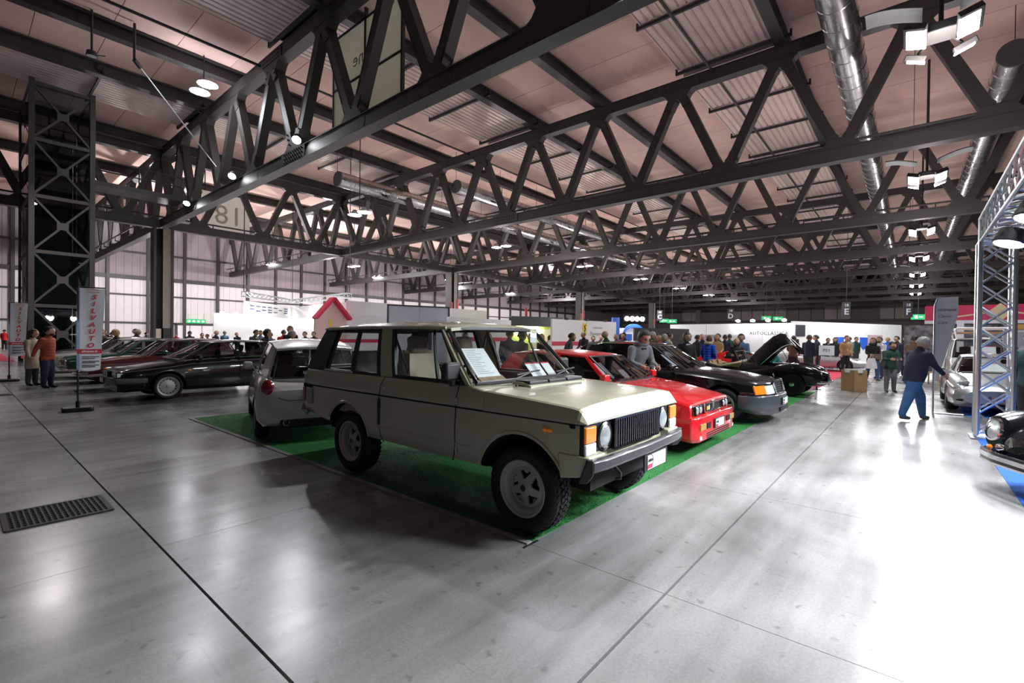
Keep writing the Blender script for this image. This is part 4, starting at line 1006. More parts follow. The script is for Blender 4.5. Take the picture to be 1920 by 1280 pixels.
# ------------------------------------------------ red hatchback
RED = paint('signal red enamel', (.62, .008, .014), .28)
dl_ = make_car('hatchback_car', 'bright red boxy hatchback with four round headlamps beside the beige off-roader', 7.22, 4.17, -math.pi/2,
    [(-1.86, .35, .70, .55, .80, .78, .80, .90, .74, .01), (-1.7, .28, .76, .5, .86, .78, .84, .93, .76, 0), (-1.24, .22, .78, .48, .90, .78, .85, .93, .76, 0), (0, .20, .76, .45, .84, .78, .83, .92, .76, 0), (.70, .20, .76, .45, .85, .76, .83, .905, .76, .01), (1.24, .20, .78, .45, .895, .74, .86, .825, .80, .03), (1.80, .22, .78, .42, .865, .65, .855, .712, .815, .028), (1.915, .24, .76, .42, .845, .61, .838, .675, .80, .02), (1.93, .24, .76, .42, .84, .60, .83, .660, .785, .015)],
    RED, [(.66, .76, .91, .16, .58, 1.27), (-.35, .77, .92, -.35, .60, 1.31), (-1.15, .77, .925, -1.05, .59, 1.30), (-1.62, .75, .93, -1.42, .57, 1.27)],
    [(.20, .55, 1.265, .02), (.10, .59, 1.278, .04), (-.5, .61, 1.31, .05), (-1.2, .60, 1.30, .04), (-1.5, .55, 1.27, .02)],
    ((.74, .70, .90), (.20, .55, 1.262), .06), ((-1.70, .66, .93), (-1.46, .54, 1.26), -.03), (1.24, -1.24), .375, rim_plain(SILV, .8, .04, holes=spoke_holes(5)), (.31, .205, .205), DARKGL, ((-1.55, -.70, .70), (.55, .70, 1.1)), wheel_y=.755, keep=(0, 7), ang=16, smooth=1)
rows = [(x, [(0, zb), (w_*.94, zb), (w_, zb+.05), (w_, .40), (w_-.015, .50), (w_-.05, .515), (0, .52)]) for x, zb, w_ in ((1.52, .20, .875), (1.75, .18, .88), (1.95, .17, .875), (2.02, .18, .80), (2.045, .20, .70))]
MB_ = loft(rows); MB_.build('front_bumper', RED, dl_, bevel=.012)
fp = empty('front_face', (1.935, 0, .59)); fp.parent = dl_
MB().span((-.02, -.77, -.068), (.008, .77, .066)).build('lamp_panel', GLOSSB, fp, bevel=.008)
for s_ in (-1, 1):
    for y, r_ in ((.655, .058), (.525, .050)): lamp(fp, (.012, s_*y, .0), r_)
    MB().span((.0, s_*.18-.165, -.055), (.02, s_*.18+.165, .055)).build('grille_mesh', DARK, fp, smooth=False)
    MB().tube([(.022, s_*.02, .060), (.022, s_*.37, .060), (.022, s_*.345, -.062), (.022, s_*.02, -.062)], .011, 6, closed=True).build('grille_frame', CHROME, fp)
MB().prism([(-.05, .09), (.05, .09), (.03, 0), (0, -.03), (-.03, 0)], .02, .035, 'X').build('grille_shield', CHROME, fp)
MB().ell((.028, -.17, 0), (.006, .022, .035)).build('round_badge', PAPER, fp); MB().span((.022, -.26, -.03), (.03, -.215, .02)).build('yellow_badge', mat('yellow enamel', (.85, .62, .02), .4), fp)
for s_ in (-1, 1):
    MB().span((2.005, s_*.655-.11, .335), (2.052, s_*.655+.11, .425)).build('turn_signal', mat('dark amber lens', (.42, .20, .015), .2, coat=.8), dl_, bevel=.008)
    MB().span((2.01, s_*.45-.075, .34), (2.056, s_*.45+.075, .42)).build('air_slot', DARK, dl_, smooth=False)
    MB().span((1.99, s_*.70-.06, .21), (2.043, s_*.70+.06, .265)).build('fog_lamp', CLEARL, dl_, bevel=.006)
    MB().span((.60, s_*.86-.08, .90), (.70, s_*.86+.08, 1.02)).build('door_mirror', RED, dl_, bevel=.02)
for k in range(3): MB().span((2.02, -.52, .205+.03*k), (2.05, .52, .220+.03*k)).build('intake_slot', DARK, dl_, smooth=False)
plate(dl_, (2.062, .0, .375), .36, .11, 0)
text('bonnet_script', 'integrale', .13, mat('white script', (.85, .82, .80), .5), Matrix.Translation((1.52, .10, .792)) @ Matrix.Rotation(.16, 4, 'Y') @ Matrix.Rotation(math.pi/2, 4, 'Z'), dl_, shear=.3)
for s_ in (-1, 1):
    for k in range(5): MB().span((1.15+.07*k, s_*.48-.12, .815-.011*k), (1.175+.07*k, s_*.48+.12, .848-.011*k)).build('bonnet_louvre', mat('red shadow slot', (.25, .004, .006), .4), dl_, bevel=.004)
for y in (-.30, .25): MB().tube([(.80, y, .92), (.72, y+.2, .955), (.66, y+.52, .985)], .008, 5).build('wiper', BLKP, dl_)
MB().grid(lambda u, v: (.95-.14*u, -.68+1.36*v, .865+.035*u), 2, 6, (0, 0, -.02)).build('scuttle', BLKP, dl_)
sheet(dl_, 'info_sheet', (.50, -.40, .92), (0, 1, 0), (-.75, 0, .66), .30, .36, 12); sheet(dl_, 'brochure', (.58, .08, .90), (0, 1, 0), (-.75, 0, .66), .20, .22, 5, True)
seam('door_gap', [(.62, -.80, .88), (.64, -.845, .70), (.64, -.86, .45), (.60, -.80, .24)], dl_)

# ------------------------------------------------ black saloon with upright chrome grille
BLKC = paint('black enamel', (.006, .006, .008), .22, .55, .15)
GREYB = mat('blue grey bumper', (.048, .058, .070), .30, coat=.6)
mc = make_car('saloon_car', 'large black saloon with upright chrome grille and grey bumpers beside the red hatchback', 10.36, 4.24, -math.pi/2,
    [(2.26, .48, .38, .55, .44, .66, .42, .73, .38, .03), (2.19, .45, .62, .55, .70, .67, .68, .745, .60, .04), (2.05, .35, .82, .55, .90, .71, .87, .785, .73, .055), (1.52, .25, .86, .50, .943, .79, .90, .87, .78, .06), (.75, .22, .88, .5, .943, .86, .91, .945, .78, .03), (-.5, .22, .88, .5, .943, .87, .91, .96, .78, 0), (-1.6, .22, .88, .5, .943, .87, .91, .97, .76, 0), (-2.3, .3, .84, .55, .92, .86, .88, .97, .74, .03), (-2.70, .42, .76, .6, .85, .84, .82, .92, .70, .02)],
    BLKC, [(.60, .79, .945, -.05, .63, 1.415), (-.40, .81, .955, -.45, .65, 1.455), (-1.25, .81, .965, -1.15, .64, 1.455), (-1.95, .77, .97, -1.48, .61, 1.41)],
    [(.0, .60, 1.405, .02), (-.10, .64, 1.42, .05), (-.6, .66, 1.452, .06), (-1.2, .65, 1.452, .05), (-1.55, .60, 1.405, .02)],
    ((.72, .74, .945), (-.02, .60, 1.405), .10), ((-1.98, .70, .975), (-1.52, .59, 1.40), -.06), (1.52, -1.52), .39, rim_plain(SILV, .8, .05, holes=spoke_holes(8, .4, .72, .2)), (.325, .22, .21), DARKGL, ((-1.8, -.70, .70), (.45, .70, 1.1)), wheel_y=.80, keep=(0, 8))
rows = [(x, [(0, zb), (w_*.92, zb), (w_, zb+.07), (w_+.004, .42), (w_-.01, .53), (w_-.05, .545), (0, .55)]) for x, zb, w_ in [(1.80+.6*t_, .24-.05*math.sin(t_*2.2), max(.2, .945*(1-t_**3.2)**.5)) for t_ in (0, .2, .4, .55, .68, .78, .86, .92, .965, .99)]]
loft(rows).build('front_bumper', GREYB, mc, bevel=.012)
MB().span((2.33, -.34, .235), (2.400, .34, .315)).build('lower_intake', DARK, mc, bevel=.01)
for k in range(3): MB().span((2.385, -.33, .25+.022*k), (2.406, .33, .256+.022*k)).build('intake_bar', GREYB, mc, smooth=False)
for s_ in (-1, 1): MB().span((-1.15, s_*.935-.01, .26), (1.13, s_*.935+.012, .50)).build('side_cladding', GREYB, mc, bevel=.012)
gf = empty('radiator_grille', (2.27, 0, .66)); gf.parent = mc; gf.rotation_euler = (0, -.16, 0)
MB().span((-.02, -.30, -.125), (.01, .30, .135)).build('grille_back', DARK, gf, smooth=False)
b = MB().tube([(.022, -.30, -.13), (.022, .30, -.13), (.022, .345, .10), (.022, .31, .145), (.022, -.31, .145), (.022, -.345, .10)], .020, 8, closed=True); b.build('grille_surround', CHROME, gf)
gb = MB().span((.008, -.305, -.006), (.022, .305, .006)).mesh('grille_bar', CHROME, smooth=False)
for k in range(6): put('grille_bar', gb, gf, loc=(0, 0, -.095+k*.040))
MB().span((.008, -.006, -.12), (.026, .006, .13)).build('centre_bar', CHROME, gf, smooth=False)
MB().tube([(-.03, 0, .15), (-.03, 0, .20)], .006, 6).tube([(-.03, .035*math.cos(a*.52), .235+.035*math.sin(a*.52)) for a in range(12)], .004, 5, closed=True).build('bonnet_star', CHROME, gf)
for s_ in (-1, 1):
    hl = empty('headlamp', (0, 0, 0)); hl.parent = mc
    q = lambda y0, y1: (lambda u, v: (2.305-.60*max(0, y0+(y1-y0)*u-.36)**1.75-.045*v, s_*(y0+(y1-y0)*u), .575+.155*v-.01*u))
    MB().grid(q(.365, .66), 6, 4, .03).build('lamp_glass', CLEARL, hl); MB().grid(q(.665, .90), 6, 4, .03).build('amber_corner', AMBER, hl)
    MB().span((.48, s_*.98-.10, .935), (.58, s_*.98+.10, 1.05)).build('door_mirror', BLKC, mc, bevel=.03)
    MB().tube([(.60, s_*.83, .96), (-1.2, s_*.86, .965)], .008, 5).build('belt_strip', CHROME, mc)
    MB().tube([(-.05, s_*.66, 1.43), (-.5, s_*.68, 1.468), (-1.3, s_*.67, 1.46)], .008, 5).build('roof_strip', CHROME, mc)
seam('bonnet_gap', [(.70, -.72, .955), (1.5, -.74, .892), (2.1, -.70, .795)], mc); seam('wing_gap', [(.55, -.80, .95), (.62, -.915, .86), (.62, -.945, .55)], mc)
plate(mc, (2.41, 0, .42), .40, .115, 0)
for y in (-.2, .35): MB().tube([(.80, y, .965), (.70, y+.2, 1.0), (.62, y+.5, 1.03)], .008, 5).build('wiper', BLKP, mc)
sheet(mc, 'info_sheet', (.40, -.30, 1.0), (0, 1, 0), (-.80, 0, .60), .30, .38, 10); sheet(mc, 'info_sheet', (.12, .10, 1.18), (0, 1, 0), (-.80, 0, .60), .30, .18, 5)

# ------------------------------------------------ black roadster, bonnet propped open
rd = car_root('roadster_car', 15.98, 3.85, -math.pi/2, 'black vintage roadster with raised bonnet and tan cockpit trim at the carpet corner')
def pod(st, n=20):
    """closed loft of rounded sections: (x, yc, zc, half width, half height)"""
    b = MB(); vs = []
    for (x, yc, zc, hw, hh) in st:
        for k in range(n):
            a = 2*math.pi*k/n; ca, sa = math.cos(a), math.sin(a)
            vs.append((x, yc+hw*math.copysign(abs(ca)**.8, ca), zc+hh*math.copysign(abs(sa)**.8, sa)))
    fs = [(i*n+k, i*n+(k+1) % n, (i+1)*n+(k+1) % n, (i+1)*n+k) for i in range(len(st)-1) for k in range(n)]+[tuple(range(n)), tuple((len(st)-1)*n+k for k in range(n))]
    return b.add(vs, fs)
core = smooth_rows([(-2.15, 0, .45, .20, .12), (-1.95, 0, .52, .50, .22), (-1.4, 0, .56, .66, .32), (-.6, 0, .54, .70, .34), (0, 0, .54, .68, .36), (.5, 0, .56, .58, .38), (1.0, 0, .56, .46, .33), (1.5, 0, .52, .38, .27), (1.95, 0, .50, .26, .22), (2.08, 0, .50, .14, .16)], 3)
cut_body(pod(core), 'body', [BLKC, DARK], rd, [], boxes=[((-.95, -.52, .42), (-.12, .52, 1.2)), ((.45, -.30, .62), (1.55, .30, 1.2))])
for s_ in (-1, 1):
    fnd = smooth_rows([(2.02, s_*.56, .50, .10, .12), (1.88, s_*.60, .56, .17, .23), (1.6, s_*.63, .60, .20, .29), (1.3, s_*.64, .60, .20, .31), (.9, s_*.64, .54, .19, .30), (.4, s_*.64, .46, .17, .25), (-.2, s_*.66, .42, .15, .23), (-.7, s_*.66, .48, .17, .27), (-1.2, s_*.64, .56, .20, .31), (-1.6, s_*.60, .54, .19, .28), (-2.0, s_*.52, .46, .12, .18), (-2.12, s_*.48, .42, .05, .08)], 3)
    o = cut_body(pod(fnd), 'wing', [BLKC, DARK], rd, [(1.295, .34, .365, .36, 1.2)])
    lamp(rd, (1.97, s_*.50, .66), .085, ring=CHROME)
    MB().tube([(2.16, s_*.16, .42), (2.15, s_*.45, .42), (2.05, s_*.66, .42), (1.90, s_*.74, .42)], .030, 8).build('front_bumper', CHROME, rd)
    for wx in (1.295, -1.295): wheel(rd, wx, s_*.66, .335, .15, rim_plain(BLACK, .82, .07, CHROME), .215)
MB().tube([(.96*0-.12+.0, -.50, .88), (-.12, .50, .88)], .03, 8).build('dash_roll', TANSEAT, rd)
CREAM = mat('cream piping', (.62, .50, .33), .6)
pts = [(-.10, -.60, .90), (-.10, .60, .90), (-.35, .655, .83), (-.65, .66, .76), (-.92, .62, .82), (-1.02, .40, .86), (-1.02, -.40, .86), (-.92, -.62, .82), (-.65, -.66, .76), (-.35, -.655, .83)]
MB().tube(pts, .035, 8, closed=True).build('cockpit_rim', CREAM, rd)
MB().patch((-.14, -.55, .60), (-.14, .55, .60), (-.12, .55, .90), (-.12, -.55, .90), 6, 3, th=.03).build('dashboard', TANSEAT, rd)
for k, y in enumerate((-.34, -.16, -.04, .08, .22, .36)): MB().lathe([(.045, 0), (.045, -.02), (0, -.02)], 14, (-.15, y, .77), 'X').build('dial', BLKP, rd)
for s_ in (-1, 1):
    seat(rd, -.55, s_*.27, TANSEAT, .28, False, .44); MB().patch((-.95, s_*.53, .45), (-.12, s_*.55, .45), (-.12, s_*.60, .88), (-.95, s_*.60, .80), 4, 3, th=.02).build('door_card', TANSEAT, rd)
steering(rd, -.33, .27, .86, .20, 1.0)
for s_ in (-1, 1):
    MB().patch((.02, s_*.02, .90), (-.10, s_*.58, .92), (-.26, s_*.52, 1.22), (-.16, s_*.02, 1.24), 6, 4).build('windscreen', CARGL, rd, fix=False)
    MB().tube([(.02, s_*.02, .90), (-.10, s_*.58, .92), (-.26, s_*.52, 1.22), (-.16, s_*.02, 1.24)], .013, 6, closed=True).build('windscreen_frame', CHROME, rd)
hood = [(-.02, .93, .46), (.22, 1.20, .45), (.48, 1.47, .42), (.70, 1.68, .38), (.86, 1.76, .34), (1.0, 1.74, .30), (1.10, 1.63, .26), (1.15, 1.48, .20)]
def hf(u, v):
    q = u*(len(hood)-1); k = min(int(q), len(hood)-2); f = q-k
    x, z, w_ = [hood[k][j]+(hood[k+1][j]-hood[k][j])*f for j in range(3)]
    y = 2*v-1; dip = .42*abs(y)**2.0
    return (x+dip*.66, y*w_, z-dip*.72)
MB().grid(hf, 21, 14, .022).build('bonnet', BLKC, rd, ang=45)
MB().tube([hf(i/20, 0) for i in range(17)], .012, 5).build('bonnet_edge', CHROME, rd)
MB().tube([(1.25, -.33, .78), (.86, -.30, 1.52)], .010, 6).build('bonnet_prop', CHROME, rd)
en = MB().span((.55, -.14, .55), (1.4, .14, .84)).span((.6, -.10, .84), (1.35, .10, .90)); en.build('engine', ALU, rd, bevel=.03)
for k in range(3): MB().tube([(.7+.28*k, -.12, .86), (.7+.28*k, -.26, .80), (.72+.28*k, -.28, .62)], .028, 8).build('manifold_pipe', CHROME, rd)
MB().ell((1.05, .24, .80), (.10, .06, .10)).build('carburettor', ALU, rd)
gl = MB()
MB().lathe([(0, 0), (.19, 0)], 20, (2.10, 0, .50), 'X').xf(Matrix.Identity(4)).build('grille_back', DARK, rd)
for k in range(9): MB().tube([(2.12-abs(k-4)*.006, -.12+.03*k, .37), (2.14-abs(k-4)*.006, -.12+.03*k, .50), (2.10, -.12+.03*k, .64)], .006, 5).build('grille_bar', CHROME, rd)

# ------------------------------------------------ small white hatchback seen from behind
OFFW = paint('off white enamel', (.60, .60, .57), .3)
ft = make_car('city_car', 'small rounded white city car parked tail-out behind the beige off-roader', 4.07, 8.35, R(71),
    [(-1.775, .42, .52, .54, .64, .68, .60, .76, .52, .005), (-1.735, .30, .64, .50, .75, .72, .72, .84, .64, .0), (-1.62, .24, .70, .50, .80, .76, .78, .92, .68, .0), (-1.15, .2, .72, .5, .815, .8, .79, .945, .71, 0), (-.3, .18, .70, .45, .80, .8, .78, .93, .71, 0), (.6, .18, .70, .45, .80, .79, .78, .925, .70, .01), (1.15, .2, .72, .45, .81, .74, .77, .88, .64, .05), (1.6, .22, .68, .45, .77, .60, .72, .74, .56, .06), (1.88, .3, .46, .45, .56, .53, .50, .60, .36, .03)],
    OFFW, [(.92, .68, .925, .30, .53, 1.40), (-.32, .72, .94, -.32, .56, 1.445), (-1.20, .72, .945, -1.05, .55, 1.42), (-1.62, .66, .92, -1.40, .53, 1.36)],
    [(.34, .50, 1.395, .02), (.22, .54, 1.41, .04), (-.4, .565, 1.445, .05), (-1.1, .56, 1.425, .045), (-1.42, .55, 1.375, .03), (-1.52, .52, 1.35, .02)],
    ((1.0, .64, .925), (.33, .50, 1.39), .08), ((-1.66, .585, .93), (-1.455, .50, 1.345), -.045), (1.15, -1.15), .33, rim_plain(SILV, .8, .04, holes=spoke_holes(5)), (.295, .19, .19), DARKGL, ((-1.45, -.64, .7), (.8, .64, 1.1)), wheel_y=.70, keep=(0, 8), pillars=[(0, .10), (.94, 1.06), (2.0, 3.0)])
for s_ in (-1, 1):
    t_ = empty('tail_lamp', (-1.700, s_*.655, .785)); t_.parent = ft; t_.rotation_euler = (0, 0, -s_*.42)
    MB().ell((0, 0, 0), (.050, .098, .145)).build('lamp_surround', CHROME, t_); MB().ell((-.012, 0, 0), (.052, .088, .135)).build('lamp_red', REDL, t_); MB().ell((-.035, 0, -.035), (.026, .045, .05)).build('lamp_inner', mat('smoke lens', (.10, .03, .04), .1, coat=1.), t_)
    MB().prism([(-1.735, .42), (-1.70, .42), (-1.66, .56), (-1.68, .57), (-1.735, .55)], s_*.705, s_*.735, 'Y').build('bumper_slot', DARK, ft)
    e_ = empty('exhaust_pipe', (-1.73, s_*.42, .30)); e_.parent = ft
    MB().lathe([(.040, .1), (.042, -.05), (.034, -.052), (.034, .08)], 20, axis='X').build('tip', CHROME, e_)
    MB().tube([(1.0, s_*.745, .945), (-1.2, s_*.745, .96)], .010, 5).build('belt_strip', CHROME, ft)
    MB().span((.62, s_*.83-.07, .93), (.72, s_*.83+.07, 1.06)).build('door_mirror', OFFW, ft, bevel=.03)
MB().grid(lambda u, v: (-1.42-.16*u, -.53+1.06*v, 1.372-.02*u+.03*math.sin(math.pi*v)), 3, 10, (0, 0, -.03)).build('roof_spoiler', OFFW, ft)
MB().span((-1.76, -.50, .215), (-1.60, .50, .345)).build('diffuser', BLKP, ft, bevel=.02)
MB().span((-1.785, -.20, .715), (-1.75, .20, .775)).build('hatch_handle', CHROME, ft, bevel=.015)
seam('hatch_gap', [(-1.66, -.60, .92), (-1.752, -.565, .80), (-1.774, -.52, .66), (-1.783, -.40, .615), (-1.783, .40, .615), (-1.774, .52, .66), (-1.752, .565, .80), (-1.66, .60, .92)], ft)
p_ = plate(ft, (-1.785, -.0, .67), .34, .095, math.pi, holder=False)
MB().tube([(-1.765, .50, .645), (-1.767, .485, .675), (-1.763, .505, .70), (-1.765, .48, .70)], .008, 5).build('hatch_badge', CHROME, ft)

# ------------------------------------------------ black wedge saloon at the head of the row by the banners
def rim_alfa(w_, r_, wd):
    rim_dish(w_, r_, wd, mat('pale alloy paint', (.50, .51, .52), .4, .3), lambda a, f: .66 < f < .80 and abs(a % (2*math.pi/15)-math.pi/15) < .105, .012, None, nrad=16, edge=.93)
    MB().lathe([(0, wd*.40-.010), (.03, wd*.40-.014), (.034, wd*.4-.03)], 14, axis='Y').build('hub_cap', SILV, w_)
al = make_car('saloon_car', 'black wedge-shaped saloon with round-holed pale wheels beside the near banner', 4.555, 14.12, math.pi,
    [(2.20, .40, .65, .50, .72, .60, .72, .665, .68, .015), (2.0, .30, .70, .48, .80, .64, .79, .71, .72, .03), (1.255, .22, .72, .45, .82, .73, .80, .82, .73, .04), (.75, .20, .72, .45, .82, .80, .80, .915, .73, .02), (-.8, .20, .72, .45, .82, .88, .80, .98, .73, 0), (-1.6, .26, .72, .5, .82, .92, .79, 1.02, .72, .02), (-2.05, .4, .66, .6, .78, .92, .76, 1.03, .7, .01)],
    BLKC, [(.92, .75, .925, .27, .585, 1.33), (-.27, .765, .96, -.27, .60, 1.37), (-1.02, .765, .98, -.92, .59, 1.36), (-1.55, .73, 1.0, -1.22, .57, 1.32)],
    [(.31, .56, 1.325, .02), (.22, .59, 1.335, .035), (-.3, .605, 1.37, .035), (-.95, .60, 1.36, .03), (-1.28, .55, 1.315, .02)],
    ((1.0, .70, .925), (.30, .56, 1.325), .08), ((-1.66, .64, 1.0), (-1.26, .55, 1.315), -.04), (1.255, -1.255), .365, rim_alfa, (.305, .19, .225), CARGL, ((-1.4, -.66, .72), (.75, .66, 1.1)), wheel_y=.715, keep=(0, 6))
GRYB = mat('grey plastic bumper', (.11, .115, .12), .4)
loft([(x, [(0, zb), (w_*.95, zb), (w_, zb+.04), (w_, .50), (w_-.03, .54), (0, .545)]) for x, zb, w_ in ((1.65, .40, .835), (2.0, .39, .825), (2.20, .39, .76), (2.27, .41, .62))]).build('front_bumper', GRYB, al, bevel=.012)
loft([(x, [(0, zb), (w_*.95, zb), (w_, zb+.04), (w_, .385), (0, .39)]) for x, zb, w_ in ((1.70, .24, .80), (2.05, .22, .78), (2.18, .24, .70))]).build('front_spoiler', BLKC, al, bevel=.012)
for s_ in (-1, 1):
    MB().span((2.17, s_*.52-.15, .555), (2.215, s_*.52+.15, .66)).build('headlamp', CLEARL, al, bevel=.01)
    MB().span((2.05, s_*.715-.03, .56), (2.19, s_*.715+.03, .65)).build('corner_lamp', CLEARL, al, bevel=.01)
    MB().span((.80, s_*.825-.006, .665), (.88, s_*.825+.008, .69)).build('side_repeater', AMBER, al, bevel=.004)
    MB().tube([(2.12, s_*.775, .665), (1.255, s_*.812, .755), (.75, s_*.812, .83), (-.8, s_*.812, .905), (-1.9, s_*.785, .94)], .009, 5).build('side_moulding', CHROME, al)
    MB().span((.58, s_*.86-.07, .93), (.68, s_*.86+.07, 1.04)).build('door_mirror', BLKC, al, bevel=.025)
    for (a, b_) in ((.0, .965), (-.86, .985)): MB().span((a-.22, s_*.805-.006, b_-.10), (a-.06, s_*.805+.010, b_-.06)).build('door_handle', GRYB, al, bevel=.006)
    MB().tube([(-.30, s_*.775, .965), (-.30, s_*.61, 1.36), (-.93, s_*.60, 1.355), (-1.0, s_*.775, .985)], .009, 5, closed=True).build('window_trim', CHROME, al)
    seam('door_gap', [(-.30, s_*.79, .95), (-.30, s_*.825, .8), (-.30, s_*.825, .45), (-.30, s_*.74, .22)], al, .006)
MB().span((2.20, -.17, .56), (2.225, .17, .665)).build('grille', DARK, al, smooth=False); MB().prism([(-.09, .68), (.09, .68), (.03, .50), (0, .46), (-.03, .50)], 2.225, 2.245, 'X').build('grille_shield', CHROME, al)
plate(al, (2.285, -.30, .455), .34, .10, 0, logo=False)
seam('bonnet_gap', [(.95, .70, .93), (1.4, .76, .80), (2.1, .72, .70)], al, .005)

# ------------------------------------------------ older saloons in the same row, all nose to the aisle
def classic(label, x, y, col, seats=DARKSEAT, roofz=1.40, chrome_trim=True, name='saloon_car'):
    d = roofz-1.40
    c = make_car(name, label, x, y, math.pi,
        [(2.06, .42, .60, .52, .70, .66, .70, .74, .66, .02), (1.95, .34, .68, .50, .78, .68, .77, .78, .70, .03), (1.2, .24, .72, .46, .80, .74, .785, .86, .71, .05), (.70, .20, .72, .46, .80, .80, .785, .91, .72, .02), (-.7, .20, .72, .46, .80, .82, .785, .92, .72, 0), (-1.5, .24, .70, .48, .79, .80, .77, .90, .70, .02), (-2.1, .40, .62, .56, .72, .76, .70, .84, .64, .02)],
        col, [(.80, .74, .915, .28, .58, 1.345+d), (-.30, .75, .92, -.30, .60, 1.38+d), (-1.0, .75, .92, -.98, .59, 1.37+d), (-1.42, .70, .915, -1.22, .57, 1.34+d)],
        [(.33, .55, 1.335+d, .02), (.22, .59, 1.35+d, .04), (-.4, .61, 1.38+d, .05), (-1.0, .60, 1.37+d, .045), (-1.30, .55, 1.33+d, .02)],
        ((.86, .68, .915), (.32, .55, 1.335+d), .08), ((-1.52, .62, .915), (-1.27, .54, 1.325+d), -.05), (1.22, -1.22), .34, rim_plain(SILV, .8, .10, CHROME), (.30, .165, .20), CARGL, ((-1.3, -.66, .7), (.65, .66, 1.1)), wheel_y=.66, keep=(0, 6), seats=seats)
    MB().tube([(1.55, .82, .44), (2.0, .80, .44), (2.16, .66, .44), (2.20, 0, .44), (2.16, -.66, .44), (2.0, -.80, .44), (1.55, -.82, .44)], .045, 8).build('front_bumper', CHROME, c)
    MB().span((2.055, -.42, .56), (2.075, .42, .70)).build('grille', DARK, c, smooth=False)
    for k in range(7): MB().span((2.07, -.40, .57+.02*k), (2.082, .40, .575+.02*k)).build('grille_bar', CHROME, c, smooth=False)
    for s_ in (-1, 1):
        lamp(c, (2.065, s_*.57, .635), .075, ring=CHROME)
        MB().tube([(2.0, s_*.775, .70), (1.2, s_*.79, .72), (-1.9, s_*.76, .72)], .008, 5).build('side_moulding', CHROME, c)
        MB().tube([(.80, s_*.75, .925), (.29, s_*.595, 1.345+d), (-.3, s_*.62, 1.385+d), (-1.0, s_*.61, 1.375+d), (-1.3, s_*.68, 1.1)], .010, 5).build('window_trim', CHROME, c)
        MB().span((1.68, s_*.80-.006, .60), (1.76, s_*.80+.01, .625)).build('side_repeater', AMBER, c, bevel=.004)
    return c
MAROON = paint('maroon enamel', (.11, .012, .014), .28); DGREEN = paint('bottle green enamel', (.004, .085, .05), .28)
classic('maroon classic saloon with chrome bumper between the black wedge saloon and the green one', 4.35, 16.95, MAROON, roofz=1.39)
classic('bottle green classic saloon with red seats beside the maroon one', 4.25, 19.55, DGREEN, mat('red upholstery', (.40, .03, .03), .7), roofz=1.35)
classic('white classic saloon beyond the bottle green one', 4.25, 22.1, paint('ivory enamel', (.62, .60, .58), .3), roofz=1.34)
classic('dark saloon last in the row before the glass lift tower', 4.5, 25.4, paint('dark grey enamel', (.03, .033, .036), .3), roofz=1.36)

# ------------------------------------------------ silver sports car nose-on beside the alloy gantry
SILVP = mat('silver car paint', (.50, .51, .53), .28, .55, coat=1.0)
po = make_car('sports_car', 'silver rear-engined sports car with oval headlamps facing the aisle behind the alloy gantry', 16.35, -1.52, math.pi,
    [(2.10, .26, .50, .36, .62, .46, .56, .52, .40, .02), (1.98, .17, .66, .36, .80, .50, .76, .60, .56, .03), (1.65, .14, .74, .38, .87, .58, .84, .70, .58, .03), (1.175, .14, .76, .40, .885, .64, .86, .78, .60, .03), (.7, .15, .76, .40, .875, .70, .85, .845, .66, .05), (-.2, .15, .76, .42, .875, .74, .85, .86, .68, 0), (-1.1, .16, .78, .45, .90, .76, .87, .88, .66, .03), (-1.8, .22, .70, .5, .85, .72, .80, .82, .56, .05), (-2.3, .34, .5, .5, .66, .62, .60, .68, .4, .02)],
    SILVP, [(.66, .70, .85, .02, .54, 1.215), (-.35, .71, .865, -.35, .55, 1.26), (-.95, .69, .88, -.85, .52, 1.23), (-1.55, .58, .89, -1.1, .47, 1.17)],
    [(.06, .50, 1.21, .02), (-.04, .54, 1.222, .04), (-.4, .555, 1.26, .045), (-.9, .525, 1.23, .04), (-1.2, .46, 1.16, .02)],
    ((.78, .64, .865), (.05, .51, 1.21), .10), ((-1.75, .50, .86), (-1.18, .45, 1.155), -.04), (1.175, -1.175), .35, rim_plain(SILV, .8, .04, holes=spoke_holes(5)), (.315, .225, .225), CARGL, ((-.8, -.6, .6), (.5, .6, 1.1)), wheel_y=.76, keep=(0, 8), seats=mat('terracotta leather', (.28, .07, .03), .6), seatx=(-.3,), seat_z=.32)
for s_ in (-1, 1):
    pod(smooth_rows([(2.0, s_*.62, .52, .04, .04), (1.90, s_*.64, .56, .14, .10), (1.6, s_*.67, .63, .19, .13), (1.15, s_*.69, .69, .19, .12), (.7, s_*.70, .74, .14, .09)], 3)).build('front_wing', SILVP, po)
    hl = empty('headlamp', (1.80, s_*.645, .605)); hl.parent = po; hl.rotation_euler = (0, -.75, -s_*.18)
    MB().ell((0, 0, 0), (.17, .115, .05)).build('lamp_glass', CLEARL, hl); MB().ell((-.02, s_*.0, .02), (.10, .085, .045)).build('lamp_inner', CHROME, hl); MB().ell((.12, -s_*.06, -.005), (.07, .06, .045)).build('turn_signal', CLEARL, hl)
    MB().ell((2.035, s_*.56, .315), (.03, .20, .032), rot=rotm(0, 0, -s_*.30)).build('side_intake', DARK, po)
    MB().span((.52, s_*.93-.08, .86), (.62, s_*.93+.08, .97)).build('door_mirror', SILVP, po, bevel=.03)
MB().span((2.06, -.30, .225), (2.115, .30, .275)).build('centre_intake', DARK, po, bevel=.015)
plate(po, (2.125, 0, .37), .46, .11, 0, logo=False, txt='GRIMALDI', holder=False)
for s_ in (-1, 1): MB().span((2.122, s_*.215-.022, .315), (2.134, s_*.215+.022, .425)).build('plate_band', mat('blue band', (.02, .12, .5), .5), po, smooth=False)
